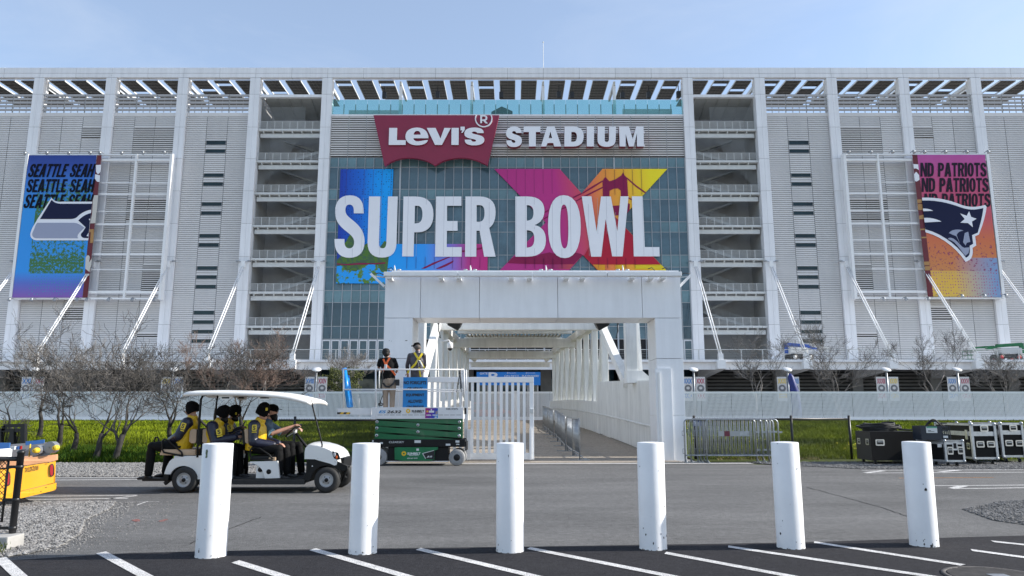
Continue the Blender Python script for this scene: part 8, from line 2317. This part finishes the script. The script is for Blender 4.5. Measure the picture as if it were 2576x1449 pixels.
for u0, u1 in ((985, 1165), (1415, 1610), (1170, 1330)):
    Yh = 13.36 if u0 != 1170 else 14.5
    o = cplate([(u0, 136), (u1, 136), (u1-35, 178), (u1-60, 188), (u0+60, 188), (u0+35, 178)], Yh, .03, 'grab_handle', 'roof_white')
    mb = MB(); 
    for k in range(7): 
        a = u0+52+k*(u1-u0-110)/6; zbox(mb, ZX, a-7, 156, a+6, 172, Yh-.004, Yh-.001)
    mb.build('grip_slots', 'cart_black', o)
def post(pts, r_, Y, name='roof_post'): return MB().tube([cp(u, v, Y) for u, v in pts], r_, 8).build(name, 'cart_black', cart)
for Y in (13.42, 14.48):
    post([(862, 128), (818, 140), (798, 180), (775, 480), (760, 700), (758, 830)], .020, Y)
    post([(2030, 195), (2062, 330), (2122, 560), (2152, 690), (2142, 770), (2105, 815)], .014, Y, 'windshield_post')
    post([(985, 135), (968, 250), (962, 420)], .018, Y+(.0 if Y > 14 else .9))
# wheels
def cart_wheel(u, v, Y, r_, out):
    c = cp(u, v, 13.36); c = Vector((c.x, Y, r_))
    s = 1 if out < 0 else -1
    w = MB().lathe(c, [(.115, s*.012), (.13, s*.0), (.20, s*-.004), (r_-.012, s*.018), (r_, s*.045), (r_, s*.165), (r_-.012, s*.19), (.13, s*.20), (.11, s*.19)], 36, 'y').build('wheel', 'black_rubber', cart)
    MB().lathe(c+Vector((0, s*.004, 0)), [(.125, s*0), (.120, s*-.004), (.112, s*.02), (.10, s*.028), (.055, s*.022), (.05, s*.008), (.028, s*.006), (.001, s*.006)], 28, 'y').build('rim', 'rim', w)
    MB().lathe(c+Vector((0, s*-.004, 0)), [(.001, 0), (.034, 0), (.036, s*.02)], 16, 'y').build('hub_cap', 'cart_black', w)
    for k in range(4): MB().lathe(c+Vector((.062*math.cos(k*1.571+.6), s*.016, .062*math.sin(k*1.571+.6))), [(.001, 0), (.009, 0), (.009, s*.012)], 6, 'y').build('nut', 'cart_black', w)
RW = .225
cart_wheel(600, 1105, 13.36, RW, -1); cart_wheel(600, 1105, 14.54, RW, 1); cart_wheel(2197, 1092, 13.36, RW, -1); cart_wheel(2197, 1092, 14.54, RW, 1)
MB().cyl(Vector((cp(2197, 1100, 13.36).x, 13.5, RW)), Vector((cp(2197, 1100, 13.36).x, 14.4, RW)), .035, 8).cyl(Vector((cp(600, 1100, 13.36).x, 13.5, RW)), Vector((cp(600, 1100, 13.36).x, 14.4, RW)), .05, 8).build('axle', 'cart_black', cart)
# frame floor and steps
a, b = cp(1040, 1120), cp(1965, 1068); MB().bbox(a.x-.65, 13.42, a.z, b.x, 14.48, b.z, .015).build('floor', 'cart_black', cart)
a, b = cp(1072, 1132), cp(1962, 1075); mb = MB().bbox(a.x, 13.36, a.z, b.x, 13.44, b.z-.005, .01)
mb.build('running_board', 'black_rubber', cart)
a, b = cp(105, 1102), cp(400, 1070); MB().bbox(a.x, 13.5, a.z, b.x+.3, 14.4, b.z, .012).build('foot_step', 'cart_black', cart)
MB().bar(cp(390, 1090, 13.55), cp(500, 1010, 13.55), .05).bar(cp(395, 1125, 13.5), cp(450, 1080, 13.5), .06).build('step_bracket', 'cart_black', cart)
a, b = cp(480, 1110), cp(1100, 1000); MB().box(a.x, 13.55, a.z, b.x, 14.35, b.z).build('underframe', 'cart_black', cart)
# rear body with wheel arch
def arch(cu, cv, r_, a0, a1, n=14): return [(cu+r_*math.cos(R(a0+(a1-a0)*i/n)), cv-r_*math.sin(R(a0+(a1-a0)*i/n))) for i in range(n+1)]
rb = [(385, 1020), (395, 985), (415, 930), (445, 875), (480, 845), (540, 828), (740, 812), (900, 806), (1090, 812), (1090, 870), (1142, 872), (1140, 1070), (1060, 1075), (760, 1075)] + [(752, 1050)] + arch(602, 1090, 165, 15, 155)+[(440, 1020)]
for Y, d in ((13.42, .05), (14.44, .05)): cplate(rb, Y, d, 'rear_fender', 'cart_white')
a, b = cp(470, 850), cp(1100, 812); MB().bbox(a.x, 13.48, a.z-.03, b.x, 14.43, b.z-.004, .02).build('rear_deck', 'cart_white', cart)
cplate([(385, 1018), (440, 1022), (425, 1090), (400, 1080), (372, 1050)], 13.40, .08, 'bumper_corner', 'cart_black')
lb = cplate([(1080, 910), (1102, 905), (1095, 990), (1076, 1000)], 13.414, .004, 'sticker', 'sticker_orange')
cplate(arch(602, 1090, 168, 10, 170), 13.48, .03, 'wheel_well', 'cart_black')
# front seat pod
pod = [(1342, 878), (1652, 870), (1660, 900), (1662, 930), (1668, 1000), (1675, 1062), (1512, 1066), (1500, 1020), (1478, 965), (1440, 925), (1390, 900), (1345, 888)]
for Y in (13.44, 14.42): 
    o = cplate(pod, Y, .05, 'seat_pod', 'cart_white')
a, b = cp(1430, 1066, 13.6), cp(1655, 880, 13.6); MB().bbox(a.x, 13.495, a.z, b.x, 14.415, b.z, .02).build('seat_base', 'cart_white', cart)
for u, v, Y in ((1555, 990, 13.437), (1460, 968, 13.49)):
    c = cp(u, v, Y); MB().lathe(c, [(.001, -.003), (.043, -.003), (.043, .003)], 18, 'y').build('cup_hole', 'cart_black', cart)
a, b = cp(1120, 1066, 13.6), cp(860, 880, 13.6); MB().bbox(b.x, 13.495, a.z, a.x, 14.415, b.z, .02).build('seat_base', 'cart_white', cart)
# seats
def cushion(u0, v0, u1, v1, name, m, y0=13.47, y1=14.43, b=.04):
    a, c = cp(u0, v1, 13.5), cp(u1, v0, 13.5); return MB().bbox(a.x, y0, a.z, c.x, y1, c.z, min(b, (c.z-a.z)*.45, (c.x-a.x)*.45)).build(name, m, cart)
cushion(350, 738, 745, 808, 'seat', 'seat_tan'); cushion(345, 775, 420, 805, 'seat_front', 'seat_tan', b=.01)
cushion(850, 770, 1120, 830, 'seat', 'seat_tan'); cushion(1345, 812, 1642, 868, 'seat', 'cart_black'); cushion(1560, 826, 1640, 866, 'seat_front', 'seat_tan', 13.462, 14.438, .02)
def backrest(pts, name, m, y0=13.5, y1=14.4): return MB().plate([[cp(u, v, y0) for u, v in pts]], (0, -1, 0), y1-y0).build(name, m, cart)
def rr(u0, v0, u1, v1, s=0, r_=22):
    return [(u0+s+r_, v0), (u1+s-r_, v0), (u1+s, v0+r_), (u1, v1-r_), (u1-r_, v1), (u0+r_, v1), (u0, v1-r_), (u0+s, v0+r_)]
backrest(rr(665, 515, 745, 672, 8), 'backrest', 'seat_tan'); backrest(rr(742, 505, 812, 690, 6), 'backrest_shell', 'cart_black'); backrest(rr(806, 515, 880, 672, 0), 'backrest', 'seat_tan')
backrest(rr(1285, 515, 1352, 675, -12), 'backrest', 'seat_tan'); backrest(rr(1262, 520, 1292, 690, -8), 'backrest_shell', 'cart_black')
for Y in (13.46, 14.42):
    MB().tube([cp(u, v, Y) for u, v in ((590, 822), (582, 775), (430, 640), (385, 628), (365, 650), (362, 740), (385, 775), (585, 812))], .016, 8).build('armrest', 'cart_black', cart)
    MB().tube([cp(u, v, Y) for u, v in ((1600, 850), (1560, 800), (1455, 730), (1400, 715), (1350, 745), (1348, 805), (1365, 850), (1600, 860))], .016, 8).build('armrest', 'cart_black', cart)
MB().tube([cp(u, v, 14.2) for u, v in ((272, 700), (275, 640), (290, 606), (315, 606), (326, 640), (322, 690))], .015, 8).tube([cp(300, 690, 14.2), cp(360, 740, 14.2)], .015, 8).build('grab_bar', 'cart_black', cart)
MB().bbox(cp(752, 700).x, 13.55, cp(752, 830).z, cp(860, 700).x, 14.35, cp(752, 690).z, .02).build('seat_back_box', 'cart_black', cart)
# front cowl, fender, bumper
cowl_s = [(2030, 828), (2032, 740), (2040, 690), (2062, 665), (2100, 655), (2180, 664), (2270, 688), (2345, 722), (2385, 765), (2408, 820), (2420, 875), (2410, 905), (2385, 910), (2330, 885), (2270, 868), (2210, 850), (2150, 830)]
mb = MB()      # crowned bonnet: sections across the width
ny = 10; n = len(cowl_s); vs = []
for j in range(ny+1):
    f = j/ny; yy = 13.40+(14.50-13.40)*f; k = 1-(2*f-1)**4*.16; kk = (1-(2*f-1)**2)
    for u, v in cowl_s:
        p = cp(u, v, YMID); c = cp(2200, 830, YMID)
        vs.append((c.x+(p.x-c.x)*(.90+.10*kk), yy, c.z+(p.z-c.z)*k))
mb.add(vs, [(j*n+i, (j+1)*n+i, (j+1)*n+(i+1) % n, j*n+(i+1) % n) for j in range(ny) for i in range(n)], True)
mb.add(vs[:n], [tuple(range(n))]); mb.add(vs[-n:], [tuple(reversed(range(n)))])
mb.build('cowl', 'cart_white', cart)
fender = [(1950, 1095), (1905, 1085), (2020, 960), (2010, 830), (2120, 812), (2200, 845), (2330, 885), (2430, 925), (2435, 960), (2370, 985), (2345, 960)] + arch(2197, 1092, 172, 40, 168) + [(2000, 1100)]
for Y in (13.41, 14.44): cplate(fender, Y, .05, 'front_fender', 'cart_black')
a, b = cp(1985, 1090, 13.6), cp(2060, 815, 13.6); MB().bbox(a.x, 13.465, a.z, b.x, 14.435, b.z, .03).build('dash', 'cart_black', cart)
cushion(2060, 840, 2380, 960, 'front_body', 'cart_black', 13.62, 14.28, .04)
MB().tube([cp(2190, 848, 13.46), cp(2300, 880, 13.42), cp(2425, 925, 13.45), cp(2432, 960, 13.45), cp(2405, 1020, 13.46), cp(2380, 1078, 13.5)], .022, 8).tube([cp(2428, 930, 13.46), cp(2452, 930, 13.95), cp(2428, 930, 14.44)], .024, 8).tube([cp(2395, 1050, 13.47), cp(2420, 1050, 13.95), cp(2395, 1050, 14.43)], .022, 8).build('front_bumper', 'cart_black', cart)
for Y, s in ((13.398, 1), (14.452, -1)):
    o = cplate([(2266, 762), (2325, 780), (2352, 852), (2330, 858), (2285, 842), (2268, 800)], Y, .05, 'headlight', 'cart_black')
    c = cp(2290, 798, Y-.004); MB().ball(c, .030, 10, (.8, .25, 1.35)).build('lens', 'lamp_clear', o)
    c = cp(2313, 828, Y-.004); MB().ball(c, .022, 10, (.8, .25, 1.35)).build('indicator', 'lamp_orange', o)
cplate([(2375, 838), (2398, 832), (2400, 860), (2378, 866)], 13.405, .01, 'vent', 'cart_black')
for u, v in ((2104, 842), (2042, 928)): MB().lathe(cp(u, v, 13.403), [(.001, -.004), (.012, -.004), (.012, .002)], 10, 'y').build('stud', 'pale_steel', cart)
# steering wheel
sc = cp(1835, 530, 14.2); ax = (cp(1870, 570, 14.2)-cp(1800, 495, 14.2)); ax = (cp(2005, 735, 14.2)-sc).normalized()
e1 = Vector((0, 1, 0)); e2 = ax.cross(e1).normalized(); ring_ = [sc+e1*(.175*math.cos(k*.2618))+e2*(.175*math.sin(k*.2618)) for k in range(25)]
o = MB().tube(ring_, .014, 8, caps=False).build('steering_wheel', 'cart_black', cart)
mb = MB()
for k in (2, 10, 18): mb.bar(ring_[k], sc+ax*.03, .025, .012)
mb.ball(sc+ax*.03, .045, 8).build('spoke', 'pale_steel', o)
MB().tube([sc+ax*.03, cp(1900, 610, 14.2), cp(1960, 690, 14.2), cp(2010, 742, 14.2)], [.022, .022, .03, .035], 8).build('steering_column', 'cart_black', cart)
MB().bbox(cp(1970, 760).x, 13.9, cp(1970, 830).z, cp(2030, 760).x, 14.4, cp(1970, 735).z, .015).build('column_cover', 'cart_black', cart)

# ---- the five riders
def C(u, v, Y): return P(*ZX(u, v), Y)
GP = 'riders in the white golf cart'
def emblem(t, c, n, w, h, tilt=0.0):
    n = Vector(n).normalized(); a = Vector((0, 0, 1)).cross(n).normalized(); b = n.cross(a).normalized()
    a, b = a*math.cos(tilt)+b*math.sin(tilt), b*math.cos(tilt)-a*math.sin(tilt)
    pts = [(-.5, -.38), (-.38, -.5), (.38, -.5), (.5, -.38), (.5, .38), (.38, .5), (-.38, .5), (-.5, .38)]
    o = MB().plate([[c+a*(x*w)+b*(y*h)+n*.008 for x, y in pts]], n, .012).build('arm_patch', 'patch_yellow', t)
    mb = MB(); text(mb, 'S', c-a*(w*.28)-b*(h*.34)+n*.0095, a, b, w*.56, h*.68, .03); mb.build('lettering', 'txt_black', o)
    MB().plate([[c+a*(x*w)+b*(y*h)+n*.008 for x, y in ((-.5, -.78), (.5, -.78), (.5, -.62), (-.5, -.62))]], n, .012).build('arm_band', 'patch_yellow', t)
def badge(t, c, n, h):
    n = Vector(n).normalized(); a = Vector((0, 0, 1)).cross(n).normalized()
    mb = MB(); text(mb, 'S', c-a*(h*.4)-Vector((0, 0, h/2)), a, Vector((0, 0, 1)), h*.8, h, .08); mb.build('badge', 'patch_yellow', t)
Yn, Yf = 13.70, 14.20
def seated(label, skin, top, sleeve, face, hat, hd, nk, sh, hip, kn, an, elb, wr, Y, sw=.19, extra=None, group=GP, foot=None, build=1.05, sleeve_end='wrist'):
    """joints are crop pixels; near arm first, far arm second"""
    d = 1 if face[0] > 0 else -1
    s_near, s_far = ('r', 'l') if d > 0 else ('l', 'r')
    J = dict(head=C(*hd, Y), neck=C(*nk, Y))
    for s, o, k in ((s_near, -1, 0), (s_far, 1, 1)):
        J['sh_'+s] = C(*sh, Y)+Vector((0, o*sw, 0)); J['hip_'+s] = C(*hip, Y)+Vector((0, o*.10, 0))
        J['kn_'+s] = C(*kn[k], Y)+Vector((0, o*.13, 0)); J['ankle_'+s] = C(*an[k], Y)+Vector((0, o*.12, 0))
        J['el_'+s] = C(*elb[k], Y)+Vector((0, o*(sw+.06), 0)); J['wr_'+s] = C(*wr[k], Y)+Vector((0, o*(.10 if not extra else extra.get('wy', .10)), 0))
        J['foot_'+s] = foot or (d, 0, 0)
        if extra and 'curl' in extra: J['curl_'+s] = extra['curl']
    return person(label, J, skin, top, 'black_trousers', group=group, sleeve=sleeve, face=face, hat=hat, build=build, sleeve_end=sleeve_end, puff=.03 if sleeve else .014), J
p1, J1 = seated('person in black beanie and yellow and navy jacket, facing backwards on the rear seat', 'skin_light', 'yellow_jacket', 'navy_jacket', (-1, -.12), 'beanie', (700, 308), (712, 378), (690, 440), (600, 700), ((290, 705), (420, 705)), ((245, 1015), (365, 1000)), ((610, 590), (620, 600)), ((480, 640), (470, 650)), Yn, build=1.12)
emblem(p1, C(600, 480, Yn-.30), (-.15, -1, .1), .095, .115, -.25)
p2, J2 = seated('person in black beanie and yellow and navy jacket on the near middle seat, leaning forward', 'skin_tan', 'yellow_jacket', 'navy_jacket', (1, -.1), 'beanie', (1045, 352), (1020, 425), (965, 480), (925, 720), ((1190, 735), (1190, 730)), ((1170, 1015), (1200, 1010)), ((1010, 640), (1030, 650)), ((1215, 600), (1215, 560)), Yn, build=1.12)
emblem(p2, C(1000, 545, Yn-.305), (.1, -1, .1), .095, .115, .25)
p3, J3 = seated('person in black beanie with yellow badge on the far middle seat, looking at a phone', 'skin_tan', 'yellow_jacket', 'navy_jacket', (1, -.35), 'beanie', (1168, 342), (1130, 420), (1085, 480), (1000, 720), ((1250, 735), (1250, 730)), ((1240, 1010), (1260, 1005)), ((1130, 620), (1150, 600)), ((1240, 515), (1235, 505)), Yf, extra=dict(wy=.05, curl='grip'))
emblem(p3, C(1120, 495, Yf-.285), (.1, -1, .1), .085, .10, .2)
p4, J4 = seated('person with grey moustache in black beanie and yellow and navy jacket, near front seat', 'skin_light', 'yellow_jacket', 'navy_jacket', (1, -.15), 'tall_beanie', (1492, 338), (1470, 412), (1430, 470), (1400, 715), ((1690, 735), (1720, 730)), ((1690, 1010), (1740, 1005)), ((1430, 650), (1450, 640)), ((1640, 690), (1650, 680)), Yn, build=1.15)
emblem(p4, C(1395, 500, Yn-.312), (-.1, -1, .1), .085, .11, .05)
p5, J5 = seated('bearded driver in black cap and blue short sleeved shirt, holding the steering wheel', 'skin_light', 'polo_blue', None, (1, -.1), 'cap', (1592, 318), (1565, 400), (1530, 470), (1470, 705), ((1830, 700), (1870, 700)), ((1830, 1000), (1900, 990)), ((1640, 560), (1660, 560)), ((1850, 480), (1845, 520)), Yf, extra=dict(wy=.12, curl='grip'), sleeve_end='elbow')
badge(p4, C(1532, 292, Yn-.105), (.3, -1, 0), .055); badge(p3, C(1190, 340, Yf-.117), (.1, -1, 0), .045)
# beards, moustache, phone
def beard(t, J, face, m, big=1.0):
    hd = J['head']; f = Vector((*face, 0)).normalized(); s = Vector((-f.y, f.x, 0)); u = Vector((0, 0, 1))
    mb = MB().ball(hd+f*.050-u*.098, .055*big, 12, (1, 1, 1.05)).ball(hd+f*.022-u*.072, .072, 12).ball(hd+f*.075-u*.118*big, .036*big, 10)
    return remesh(mb, .008, 'beard', m, t, 2)
beard(p5, J5, (1, -.1), 'hair_black', 1.25); beard(p3, J3, (1, -.35), 'hair_black', .95); beard(p2, J2, (1, -.1), 'hair_black', .95)
hd = J4['head']; f = Vector((1, -.15, 0)).normalized(); s = Vector((.15, 1, 0)).normalized()
MB().tube([hd+f*.105-s*.035+Vector((0, 0, -.052)), hd+f*.118+Vector((0, 0, -.042)), hd+f*.105+s*.035+Vector((0, 0, -.052))], [.008, .013, .008], 8).build('moustache', 'hair_black', p4)
ph = C(1268, 470, Yf-.06)
o = MB().bbox(-.006, -.04, -.075, .006, .04, .075, .004).build('phone', 'black_plastic', None, local=True, loc=ph); o.rotation_euler = (0, R(28), R(8)); tag(o, 'dark phone held by the far middle rider in the golf cart', 'phone')
# pale trim on the driver's shirt
mb = MB(); c = C(1620, 640, Yf-.20)
for s_ in ('l', 'r'):
    a, b = J5['sh_'+s_], J5['el_'+s_]; q = a.lerp(b, .80); d = (b-a).normalized(); mb.tube([q, q+d*.045], [.079, .081], 12)
mb.build('sleeve_trim', 'polo_pale', p5)
